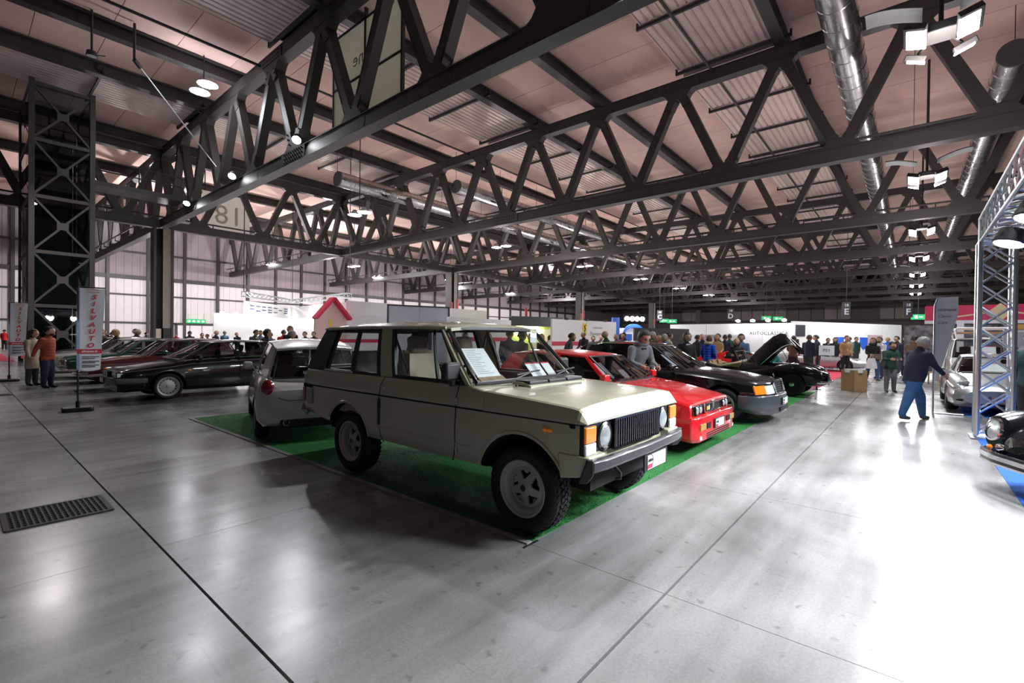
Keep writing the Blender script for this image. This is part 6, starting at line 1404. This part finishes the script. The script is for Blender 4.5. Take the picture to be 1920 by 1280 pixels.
def person(x, y, yaw, H=1.74, top='black', legs='djeans', hair='dark', style='short', lean=0., arms=((.1, .12, .25), (.1, .12, .25)), stance='stand', puff=False, coat=False, build=1.0, head=(0., 0.), label='', shoes='black', vox=.024, group='visitors in the hall', glasses=False, hood=None, beard=False, inner=None, z0=0.):
    """x forward, y left. arms: per side (pitch forward, abduction, elbow bend); lean: forward tilt of the upper body"""
    if 2.86 < x < 17.3 and 2.2 < y < 10.2: z0 = .017
    elif y < -.86 or (19 < x < 31.4 and 2.35 < y < 5.1): z0 = .009
    t = empty('person', (x, y, z0), R(yaw), label, 'person', group); PEOPLE.append((x, y))
    prim = []  # (a, b, ra, rb, material)
    V = Vector
    hipz = .50*H; lr = Matrix.Rotation(lean, 3, 'Y')
    up = lambda p: V((0, 0, hipz))+lr @ (V(p)-V((0, 0, hipz)))
    st = {'stand': ((.02, .06), (-.02, -.05)), 'walk': ((.17, -.10), (-.15, -.36)), 'wide': ((.05, .0), (-.05, .0))}[stance]
    b = MB()
    def cap(a, c, ra, rc, m_, n=10):
        a, c = V(a), V(c); d = c-a; pts = [a-d.normalized()*ra*.5, a, a.lerp(c, .5), c, c+d.normalized()*rc*.5]
        b.tube(pts, [ra*.55, ra, (ra+rc)/2, rc, rc*.55], n); prim.append((a, c, (ra+rc)/2, m_))
    for s_, (f0, f1) in zip((1, -1), st):
        hip = V((0, s_*.052*H, hipz+.01)); fx = f0*H if stance == 'walk' else f0
        knee = V((fx*.75+.02, s_*.058*H, .275*H)); ank = V((fx+(-.05 if stance == 'walk' and f0 < 0 else 0), s_*.060*H, .055*H+(.03 if stance == 'walk' and f0 < 0 else 0)))
        cap(hip, knee, .066*H*(.5+.5*build), .050*H*(.7+.3*build), 1); cap(knee, ank, .049*H*(.7+.3*build), .038*H, 1)
        cap(ank+V((-.02, 0, -.028*H)), ank+V((.145, s_*.02, -.038*H)), .027*H, .022*H, 2)
    # trunk: stacked ellipses
    w_ = build
    secs = [(.455, .080, .068), (.50, .096, .078), (.56, .094, .076), (.62, .092, .074), (.69, .104, .078), (.76, .112, .076), (.80, .105, .064), (.83, .070, .050), (.86, .036, .036)]
    if coat: secs = [(.30, .105, .088), (.40, .104, .086)]+secs[1:]
    n = 18; vs = []
    for (z, hw, hd) in secs:
        for k in range(n):
            a = 2*math.pi*k/n; bel = 1+(w_-1)*1.0*math.exp(-((z-.60)/.13)**2)
            vs.append(up((hd*H*math.cos(a)*bel*(1.12 if math.cos(a) > 0 else 1)+.005*H, hw*H*math.sin(a)*(.5+.5*bel), z*H)))
    b.add(vs, [(i*n+k, i*n+(k+1) % n, (i+1)*n+(k+1) % n, (i+1)*n+k) for i in range(len(secs)-1) for k in range(n)]+[tuple(range(n)), tuple((len(secs)-1)*n+k for k in range(n))])
    for q in range(len(secs)-1): prim.append((up((0, 0, secs[q][0]*H)), up((0, 0, secs[q+1][0]*H)), secs[q][1]*H*1.25, 7))
    nk = up((.005*H, 0, .865*H)); hc = nk+Matrix.Rotation(lean*.75+head[0], 3, 'Y') @ V((.020*H, 0, .068*H))
    cap(up((0, 0, .83*H)), nk+(hc-nk)*.35, .036*H, .033*H, 3)
    hands = []
    for s_, (p, ab, e) in zip((1, -1), arms):
        S = up((0, s_*.108*H, .805*H)); d1 = lr @ V((math.sin(p)*math.cos(ab), s_*math.sin(ab), -math.cos(p)*math.cos(ab)))
        E_ = S+d1*.165*H; d2 = lr @ V((math.sin(p+e), -s_*math.sin(max(0, e-.4))*.45, -math.cos(p+e))).normalized(); Wr = E_+d2*.145*H
        cap(S, E_, .044*H*(.6+.4*w_), .036*H, 0); cap(E_, Wr, .035*H, .026*H, 0); hands.append((Wr, d2, s_))
    me0 = b.mesh('body', SKIN, smooth=False)
    o = bpy.data.objects.new('body', me0)
    rm = o.modifiers.new('r', 'REMESH'); rm.mode = 'VOXEL'; rm.voxel_size = vox
    sm = o.modifiers.new('s', 'SMOOTH'); sm.iterations = 4; sm.factor = .5
    me = evaluated(o); bpy.data.objects.remove(o); bpy.data.meshes.remove(me0)
    nv = len(me.vertices); co = np.empty(nv*3); me.vertices.foreach_get('co', co); co = co.reshape(-1, 3)
    fs = [tuple(p_.vertices) for p_ in me.polygons]; fc = np.array([co[list(f)].mean(0) for f in fs])
    best = np.full(len(fs), 9e9); mi = np.zeros(len(fs), int)
    for (a, c, r_, m_) in prim:
        A = np.array(a); D = np.array(c)-A; tt = np.clip(((fc-A) @ D)/max(1e-9, D @ D), 0, 1); dist = np.linalg.norm(fc-(A+tt[:, None]*D), axis=1)/r_
        k = dist < best; best[k] = dist[k]; mi[k] = m_
    hem = (.30 if coat else .465)*H
    for i, f in enumerate(fc):
        if mi[i] == 7: mi[i] = 0 if f[2] > hem else 1
        elif mi[i] == 1 and f[2] > hem: mi[i] = 0
    mb = MB(); mb.v = [tuple(p_) for p_ in co]; mb.f = list(fs); mb.m = mi.tolist(); bpy.data.meshes.remove(me)
    # hands: palm, four fingers of different length and a thumb from the side of the palm
    for (Wr, d, s_) in hands:
        side = V((0, 1, 0)) if abs(d.y) < .9 else V((1, 0, 0)); nrm = d.cross(side).normalized(); side = nrm.cross(d).normalized()
        mb.tube([Wr-d*.01, Wr+d*.03*H, Wr+d*.052*H], [.018*H, .023*H, .019*H], 8, 3)
        for k, fl in enumerate((.036, .043, .040, .030)):
            r0 = Wr+d*.048*H+nrm*((k-1.5)*.0105*H); mb.tube([r0, r0+d*fl*.55*H-side*s_*.004*H, r0+d*fl*.95*H-side*s_*.014*H], [.0055*H, .005*H, .004*H], 5, 3)
        th = Wr+d*.018*H+nrm*.018*H; mb.tube([th, th+nrm*.014*H+d*.012*H, th+nrm*.016*H+d*.034*H], [.007*H, .006*H, .0045*H], 5, 3)
    # head with face
    hr = Matrix.Rotation(R(head[1]), 3, 'Z') @ Matrix.Rotation(lean*.75+head[0], 3, 'Y'); rh = .066*H
    def skull(i, j, nu, nv_):
        th_, ph = math.pi*j/nv_, 2*math.pi*i/nu
        p = V((math.sin(th_)*math.cos(ph), math.sin(th_)*math.sin(ph), math.cos(th_)))
        q = V((p.x*rh*1.13, p.y*rh*.88, p.z*rh*1.18))
        if p.z < 0: q.y *= 1-.30*(-p.z)**1.3; q.x *= (1-.18*(-p.z)) if p.x > 0 else (1-.45*(-p.z))
        if p.x > .55: q.x += rh*(.16*math.exp(-(p.y/.12)**2-((p.z+.12)/.20)**2)-.05*math.exp(-((abs(p.y)-.30)/.14)**2-((p.z-.08)/.11)**2)+.05*math.exp(-(p.y/.22)**2-((p.z+.62)/.12)**2))
        return hc+hr @ q
    nu, nv_ = 28, 20; vs = [skull(i, j, nu, nv_) for j in range(1, nv_) for i in range(nu)]+[skull(0, 0, nu, nv_), skull(0, nv_, nu, nv_)]; T = (nv_-1)*nu
    mb.add(vs, [(j*nu+i, (j+1)*nu+i, (j+1)*nu+(i+1) % nu, j*nu+(i+1) % nu) for j in range(nv_-2) for i in range(nu)]+[(T, i, (i+1) % nu) for i in range(nu)]+[(T+1, (nv_-2)*nu+(i+1) % nu, (nv_-2)*nu+i) for i in range(nu)], 3)
    for s_ in (-1, 1):
        mb.ell(hc+hr @ V((0, s_*rh*.88, -rh*.05)), (rh*.17, rh*.09, rh*.26), 8, 6, hr, 3)
        mb.ell(hc+hr @ V((rh*1.00, s_*rh*.32, rh*.08)), (rh*.07, rh*.12, rh*.075), 8, 6, hr, 4)
        mb.bar(hc+hr @ V((rh*1.03, s_*rh*.16, rh*.27)), hc+hr @ V((rh*.95, s_*rh*.50, rh*.27)), rh*.08, rh*.06, 5)
    mb.bar(hc+hr @ V((rh*1.02, -rh*.22, -rh*.47)), hc+hr @ V((rh*1.02, rh*.22, -rh*.47)), rh*.07, rh*.06, 6)
    hm = mat('hair '+hair, H_[hair], .6, var=.3, vscale=30)
    mb.build('body', [cloth(top+(' puffer' if puff else ' cloth'), C_[top], puff), cloth(legs+' trousers', C_[legs]), mat(shoes+' leather', C_[shoes], .5), SKIN, EYE, hm, LIP], t, ang=50)
    # hair
    hb = MB()
    if style != 'bald':
        lo = {'short': -.25, 'long': -.9, 'bob': -.75, 'curly': -.4, 'grey': -.2, 'cap': .05}.get(style, -.25)
        nu, nv_ = 24, 16; vs = []; idx = {}
        k_ = {'curly': 1.17, 'long': 1.13, 'bob': 1.14}.get(style, 1.07)
        def hp(i, j):
            th_, ph = math.pi*j/nv_, 2*math.pi*i/nu; p = V((math.sin(th_)*math.cos(ph), math.sin(th_)*math.sin(ph), math.cos(th_)))
            wob = 1+.025*math.sin(7*ph+5*th_)
            return p, hc+hr @ V((p.x*rh*1.13*k_-rh*.05, p.y*rh*.90*k_, p.z*rh*1.18*(k_*.99)))*wob if False else (hc+hr @ V((p.x*rh*1.13*k_*wob-rh*.06, p.y*rh*.90*k_*wob, p.z*rh*1.20*(1+(k_-1)*.8)*wob)))
        fsx = []
        for j in range(nv_):
            for i in range(nu):
                q = [hp(i, j), hp((i+1) % nu, j), hp((i+1) % nu, j+1), hp(i, j+1)]
                c = sum((a for a, _ in q), V((0, 0, 0)))/4
                if c.z > (.52 if c.x > .45 else (lo if c.x < .25 else lo+(.52-lo)*(c.x-.25)/.2)):
                    hb.add([p_ for _, p_ in q], [(0, 1, 2, 3)])
        if style == 'long':
            hb.grid(lambda u, v: hc+hr @ V((-rh*(.75+.25*math.sin(math.pi*u)), (u-.5)*rh*1.9*(1-.15*v), -rh*.2))+V((-.02*v, 0, -.20*v*H/1.7)), 8, 6, (.05, 0, 0))
        hb.build('hair', hm, t, ang=60)
    if beard: MB().ell(hc+hr @ V((rh*.55, 0, -rh*.72)), (rh*.55, rh*.62, rh*.42), 12, 8, hr).build('beard', hm, t)
    if glasses:
        g_ = MB()
        for s_ in (-1, 1): g_.ell(hc+hr @ V((rh*1.10, s_*rh*.36, rh*.06)), (rh*.03, rh*.25, rh*.19), 10, 6, hr); g_.bar(hc+hr @ V((rh*1.08, s_*rh*.55, rh*.1)), hc+hr @ V((0, s_*rh*.92, rh*.08)), rh*.05)
        g_.build('glasses', BLKP, t)
    if hood: MB().lathe([(rh*.75, -.02), (rh*1.25, .0), (rh*1.30, .05), (rh*1.0, .09), (rh*.8, .08)], 16).xf(Matrix.Translation(nk+V((-.02, 0, -.05)))).build('hood', cloth(hood+' cloth', C_[hood]), t)
    if inner: MB().patch(up((.080*H, -.014*H, .60*H)), up((.080*H, .014*H, .60*H)), up((.060*H, .032*H, .825*H)), up((.060*H, -.032*H, .825*H)), 3, 4, (.010*H, 0, 0), .012).build('shirt', cloth(inner+' cloth', C_[inner]), t)
    return t, hands, hc
def facing(u):  # yaw that looks back along the ray through column u
    d = ray(u, 640); return math.degrees(math.atan2(-d.y, -d.x))
RIGHT = math.degrees(math.atan2(cr.y, cr.x)); LEFT = RIGHT+180
def free(x, y):
    if any(math.hypot(x-a, y-b) < .62 for a, b in PEOPLE): return False
    for cx, cy, rz in CARS:
        dx, dy = x-cx, y-cy; a, b = dx*math.cos(rz)+dy*math.sin(rz), -dx*math.sin(rz)+dy*math.cos(rz)
        if abs(a) < 2.62 and abs(b) < 1.22: return False
    return True
def stand_at(u, d):
    for k in range(40):
        for s_ in (1, -1):
            p = at_depth(u, 640, d+s_*.25*k)
            if free(p.x, p.y): return p.x, p.y
    return p.x, p.y
def H_for(u, v, d): return at_depth(u, v, d).z
DOWN = ((.12, .14, .30), (.08, .14, .25)); FRONT = ((.35, .15, 1.35), (.35, .15, 1.35)); BACK = ((-.45, .10, .10), (-.45, .10, .10)); POCK = ((-.05, .22, .55), (-.05, .22, .55))
# ---- people seen whole or close
person(1.74, 18.47, RIGHT+12, 1.70, 'brick', 'djeans', 'dark', 'short', .02, BACK, 'stand', True, label='man in brick red padded jacket and jeans, hands behind his back', beard=True, shoes='black', build=1.12)
person(1.52, 19.6, RIGHT+10, 1.62, 'beige', 'dgrey', 'brown', 'long', .02, DOWN, label='long-haired woman in beige coat beside the man in brick red jacket', coat=True)
person(12.61, -.05, RIGHT, 1.70, 'navy', 'jeans', 'grey', 'short', .20, ((.15, .10, .20), (.75, .10, .25)), 'walk', label='stout grey-haired man in navy sweater and jeans stepping with one arm out', build=1.45, shoes='brown', head=(.15, 0), vox=.02)
pk, hk, hck = person(19.06, .48, facing(1668)+25, 1.58, 'green', 'grey', 'black', 'short', .05, FRONT, label='youngster in dark green jacket and grey trousers holding a camera', head=(.15, 20), vox=.02)
pw_, hw_, hcw = person(24.61, 1.2, facing(1625)+15, 1.72, 'black', 'jeans', 'dark', 'long', .03, ((.10, .16, .25), (.25, .12, 1.1)), 'walk', coat=False, label='woman in black hooded coat and jeans carrying bags', hood='black', head=(-.1, -30))
x, y = stand_at(1650, 20.5); person(x, y, facing(1650)-30, 1.78, 'white', 'dgrey', 'dark', 'short', 0, FRONT, label='bearded man in white sweater and dark vest behind the woman with bags', beard=True)
p = at_depth(1188, 640, 9.35); x, y = p.x, p.y; ph_, hh_, hch = person(x, y, facing(1188)+38, 1.78, 'grey', 'dgrey', 'black', 'curly', .38, ((.55, .2, 1.1), (.5, .2, 1.2)), label='dark-haired man in grey hoodie bending to photograph the black saloon', glasses=True, hood='grey', inner='black', head=(.10, -8), vox=.016)
x, y = stand_at(1287, 13.4); person(x, y, facing(1287)+25, 1.74, 'black', 'black', 'brown', 'bob', 0, DOWN, coat=True, label='man with shoulder-length hair in long black coat behind the black saloon', inner='white', vox=.02)
x, y = stand_at(1328, 16.4); person(x, y, facing(1328)+150, 1.70, 'blue', 'beige', 'brown', 'short', .03, POCK, puff=True, label='person in bright blue padded jacket seen from behind', hood='beige', vox=.02)
p = at_depth(1457, 640, 16.5); x, y = p.x, p.y; person(x, y, LEFT+20, 1.66, 'teal', 'khaki', 'dark', 'short', .72, ((.5, .2, .9), (.5, .2, .9)), label='person in teal top and tan trousers leaning into the roadster engine', build=1.15)
p = on_x(1937, 640, 12.6); person(p.x, p.y, 150, 1.76, 'tealgrey', 'dgrey', 'dark', 'short', .0, ((.3, .3, 1.7), (.3, .3, 1.7)), label='person in grey teal jacket with folded arms between old coupe and silver sports car', build=1.2)
x, y = stand_at(1712, 17.2); person(x, y, RIGHT+10, 1.80, 'brown', 'dgrey', 'dark', 'short', .05, DOWN, label='dark-haired man in brown jacket behind the stout man', build=1.2)
x, y = stand_at(1060, 16.0); person(x, y, RIGHT, 1.74, 'dgrey', 'dgrey', 'brown', 'short', .25, DOWN, label='bearded man in grey sweater before the third banner', beard=True)
x, y = stand_at(1516, 21.0); person(x, y, RIGHT+30, 1.82, 'navy', 'green', 'brown', 'short', .03, DOWN, label='man in navy jacket and blue shirt beside the red wedge car', inner='denim')
x, y = stand_at(1390, 17.0); person(x, y, LEFT+60, 1.78, 'denim', 'djeans', 'dark', 'curly', .08, FRONT, label='dark-haired person in denim jacket by the roadster windscreen')
x, y = stand_at(1381, 17.6); person(x, y, facing(1381), 1.62, 'black', 'djeans', 'blond', 'long', .1, FRONT, label='woman with curly blond hair beside the person in denim jacket')
x, y = stand_at(955, 13.5); person(x, y, facing(955)+170, 1.76, 'navy', 'djeans', 'black', 'short', 0, POCK, label='broad man in navy waistcoat seen through the off-roader windscreen', build=1.3)
x, y = stand_at(975, 12.2); person(x, y, RIGHT+40, 1.72, 'black', 'djeans', 'black', 'short', .05, DOWN, label='man in black coat with pale scarf seen through the off-roader windscreen', inner='white')
x, y = stand_at(545, 19.0); person(x, y, facing(545)-20, 1.90, 'black', 'djeans', 'dark', 'short', .03, DOWN, label='tall dark-haired man standing behind the white city car', inner='brown')
x, y = stand_at(540, 14.2); person(x, y, RIGHT+5, 1.70, 'black', 'djeans', 'grey', 'short', .12, FRONT, label='man with cropped grey hair in black jacket behind the white city car', build=1.2)
x, y = stand_at(497, 16.6); person(x, y, RIGHT, 1.74, 'black', 'djeans', 'black', 'bob', .06, DOWN, label='dark-haired man in black suit and blue shirt behind the black wedge saloon', inner='denim')
x, y = stand_at(474, 21.5); person(x, y, RIGHT-20, 1.78, 'dgrey', 'djeans', 'dark', 'short', .22, DOWN, label='man in leather jacket bending beside the black wedge saloon', inner='white')
x, y = stand_at(223, 18.5); person(x, y, LEFT+40, 1.68, 'black', 'djeans', 'blond', 'long', .10, DOWN, label='woman with long fair hair in black behind the bottle green saloon')
x, y = stand_at(188, 20.2); person(x, y, facing(188)+20, 1.70, 'brown', 'djeans', 'dark', 'short', .10, FRONT, label='smiling man in brown hooded jacket beside the near banner', hood='beige')
x, y = stand_at(252, 20.5); person(x, y, RIGHT+5, 1.72, 'navy', 'djeans', 'grey', 'short', .15, FRONT, label='grey-haired man in navy coat beside the steel column')
p = on_z(8, 655, 0); person(p.x, p.y, facing(8)+160, 1.68, 'red', 'black', 'dark', 'short', 0, DOWN, label='person in red jacket on the pink red carpet beyond the banners')
# ---- the crowd behind the cars, told apart by clothes
crowd = [(197, 620, 34, 'black', 'dark', 'short', 'a dark-clothed visitor among those beyond the ivory saloon'), (209, 623, 30, 'brown', 'dark', 'short', 'visitor in brown beyond the ivory saloon'), (259, 617, 24, 'black', 'black', 'cap', 'visitor in black cap beside the steel column'), (272, 623, 33, 'black', 'dark', 'short', 'small dark figure beside the steel column foot'),
 (331, 625, 34, 'red', 'dark', 'short', 'figure in red near the exit doors'), (355, 621, 27, 'black', 'black', 'cap', 'man in black pullover before the exit doors'), (379, 625, 27, 'black', 'dark', 'short', 'person in black bending near the exit doors'), (390, 627, 29, 'black', 'brown', 'short', 'second black-clad person bending near the exit doors'), (404, 620, 25.5, 'navy', 'grey', 'bald', 'bald man in navy coat over grey pullover'), (421, 621, 33, 'denim', 'dark', 'short', 'person in blue jacket seen from behind'),
 (446, 623, 30, 'navy', 'grey', 'bald', 'balding man in navy behind the wedge saloon roof'), (487, 620, 25, 'denim', 'brown', 'short', 'man in blue behind the dark-haired man in suit'), (508, 624, 23, 'grey', 'dark', 'short', 'person in grey beside the man in suit'), (531, 619, 23, 'red', 'dark', 'short', 'person in red collar behind the tall man'), (574, 622, 24, 'black', 'dark', 'short', 'person in black with strap near the gable stand'), (589, 622, 25, 'navy', 'dark', 'short', 'person in navy at the gable stand'),
 (870, 624, 15, 'dgrey', 'dark', 'short', 'dark head seen through the off-roader windscreen'), (917, 625, 19, 'navy', 'brown', 'short', 'visitor before the striped stand wall'), (1018, 627, 17.5, 'black', 'blond', 'bob', 'fair-haired woman in black coat by the lime stand'), (1029, 629, 27, 'white', 'brown', 'long', 'woman in white blouse by the lime stand'), (1096, 622, 23, 'black', 'black', 'short', 'man in black before the emblem wall'), (1110, 630, 22, 'dgrey', 'black', 'short', 'short visitor before the emblem wall'), (1125, 628, 24, 'brown', 'grey', 'bald', 'bald visitor before the emblem wall'), (1139, 622, 18, 'green', 'grey', 'bald', 'bald man in olive jacket behind the black saloon'), (1156, 627, 22, 'dgrey', 'grey', 'short', 'person in charcoal near the blue arch'), (1172, 624, 23, 'navy', 'dark', 'short', 'dark-haired visitor near the blue arch'), (1164, 626, 25, 'red', 'brown', 'long', 'long-haired woman near the blue arch'),
 (1225, 622, 19.5, 'brown', 'grey', 'short', 'man in brown jacket before the charcoal partition'), (1236, 629, 22, 'red', 'blond', 'bob', 'child-sized visitor before the charcoal partition'), (1246, 628, 16, 'denim', 'grey', 'curly', 'grey-haired person in blue behind the black saloon'), (1249, 624, 18, 'beige', 'dark', 'short', 'person in pale jacket before the charcoal partition'), (1306, 628, 20, 'black', 'dark', 'short', 'person in black beside the blue padded jacket'), (1317, 626, 21, 'navy', 'grey', 'bald', 'bald man behind the blue padded jacket'), (1344, 628, 21, 'tan', 'blond', 'long', 'fair long-haired woman before the lettered white wall'), (1349, 626, 23, 'dgrey', 'dark', 'short', 'dark-haired man before the lettered white wall'), (1359, 628, 22, 'navy', 'dark', 'short', 'man in navy before the lettered white wall'), (1367, 626, 24, 'green', 'black', 'short', 'man in green before the lettered white wall'),
 (1487, 630, 22, 'brown', 'dark', 'short', 'visitor beyond the raised bonnet'), (1534, 629, 24, 'navy', 'dark', 'short', 'visitor behind the number post'), (1551, 634, 28, 'black', 'dark', 'short', 'visitor near the blue shields, in black'), (1566, 633, 27, 'black', 'dark', 'long', 'dark long-haired woman near the blue shields'), (1585, 630, 24.5, 'tan', 'brown', 'short', 'man in tan jacket behind the silver wedge car'), (1595, 632, 29, 'grey', 'dark', 'short', 'person in grey behind the silver wedge car'), (1604, 631, 30, 'green', 'dark', 'short', 'person in green behind the silver wedge car'), (1683, 630, 24, 'black', 'black', 'short', 'person in black beside the youngster with camera'), (1699, 631, 22, 'navy', 'dark', 'short', 'person in navy behind the stout man'), (1664, 633, 28, 'blue', 'blond', 'short', 'person in blue far down the aisle')]
for k, (u_, v_, d_, tp, hr_, sty, lb) in enumerate(crowd):
    x, y = stand_at(u_, d_); Hh = max(1.52, min(1.86, H_for(u_, v_, d_)))
    rg = random.Random(k); a_ = (rg.uniform(-.2, .5), rg.uniform(.1, .22), rg.uniform(.2, 1.3))
    person(x, y, facing(u_)+rg.choice([-70, -40, 0, 30, 60, 120, 170]), Hh, tp, rg.choice(['djeans', 'dgrey', 'black']), hr_, sty, rg.uniform(0, .12), (a_, (a_[0]*.6, .15, a_[2]*.8)), label=lb, vox=.034, inner=rg.choice([None, None, 'white', 'denim']))
# ---- things in hands
def world_of(t, v): return Matrix.Translation(t.location) @ Matrix.Rotation(t.rotation_euler.z, 4, 'Z') @ v
def camera_prop(p, rz, label):
    t = empty('photo_camera', p, rz, label, 'camera')
    MB().span((-.03, -.065, -.045), (.03, .065, .045)).span((-.02, -.03, .045), (.02, .03, .07)).build('camera_body', BLKP, t, bevel=.01); MB().lathe([(.034, .03), (.036, .10), (.028, .105), (0, .098)], 16, axis='X').build('lens', CHROME, t)
mid = (hk[0][0]+hk[1][0])/2+hk[0][1]*.06; w_ = world_of(pk, mid); camera_prop(w_, pk.rotation_euler.z, 'small camera held by the youngster in dark green')
mid = (hh_[0][0]+hh_[1][0])/2+hh_[0][1]*.06; w_ = world_of(ph_, mid); camera_prop(w_, ph_.rotation_euler.z, 'black camera held by the man in grey hoodie')
hp_ = world_of(pw_, hw_[1][0]+hw_[1][1]*.06)
t = empty('shopping_bag', (hp_.x, hp_.y, hp_.z-.55), pw_.rotation_euler.z, 'white plastic shopping bag hanging from the hand of the woman in black', 'bag')
MB().grid(lambda u, v: (.11*math.cos(6.283*u)*(1+.2*math.sin(5*u*6.28+4*v))*(1-.45*v*v), .20*math.sin(6.283*u)*(1-.45*v*v), .42*v), 24, 6).build('bag_body', mat('white plastic', (.75, .75, .76), .4), t)
for s_ in (-1, 1): MB().tube([(0, s_*.06, .40), (0, s_*.04, .50), (0, 0, .55)], .012, 6).build('bag_handle', mat('white plastic', (.75, .75, .76), .4), t)
hp_ = world_of(pw_, Vector((.14, .08, .98)))
t = empty('handbag', (hp_.x, hp_.y, hp_.z-.14), pw_.rotation_euler.z, 'taupe leather handbag on the hip of the woman in black', 'bag')
TAUPE = mat('taupe leather', (.16, .12, .09), .5)
MB().span((-.05, -.17, 0), (.05, .17, .24)).build('bag_body', TAUPE, t, bevel=.03); MB().tube([(0, -.15, .24), (-.03, -.10, .50), (-.06, .0, .62), (-.03, .12, .50), (0, .15, .24)], .010, 6).build('bag_strap', TAUPE, t); MB().span((.05, -.03, .10), (.06, .03, .14)).build('clasp', CHROME, t)
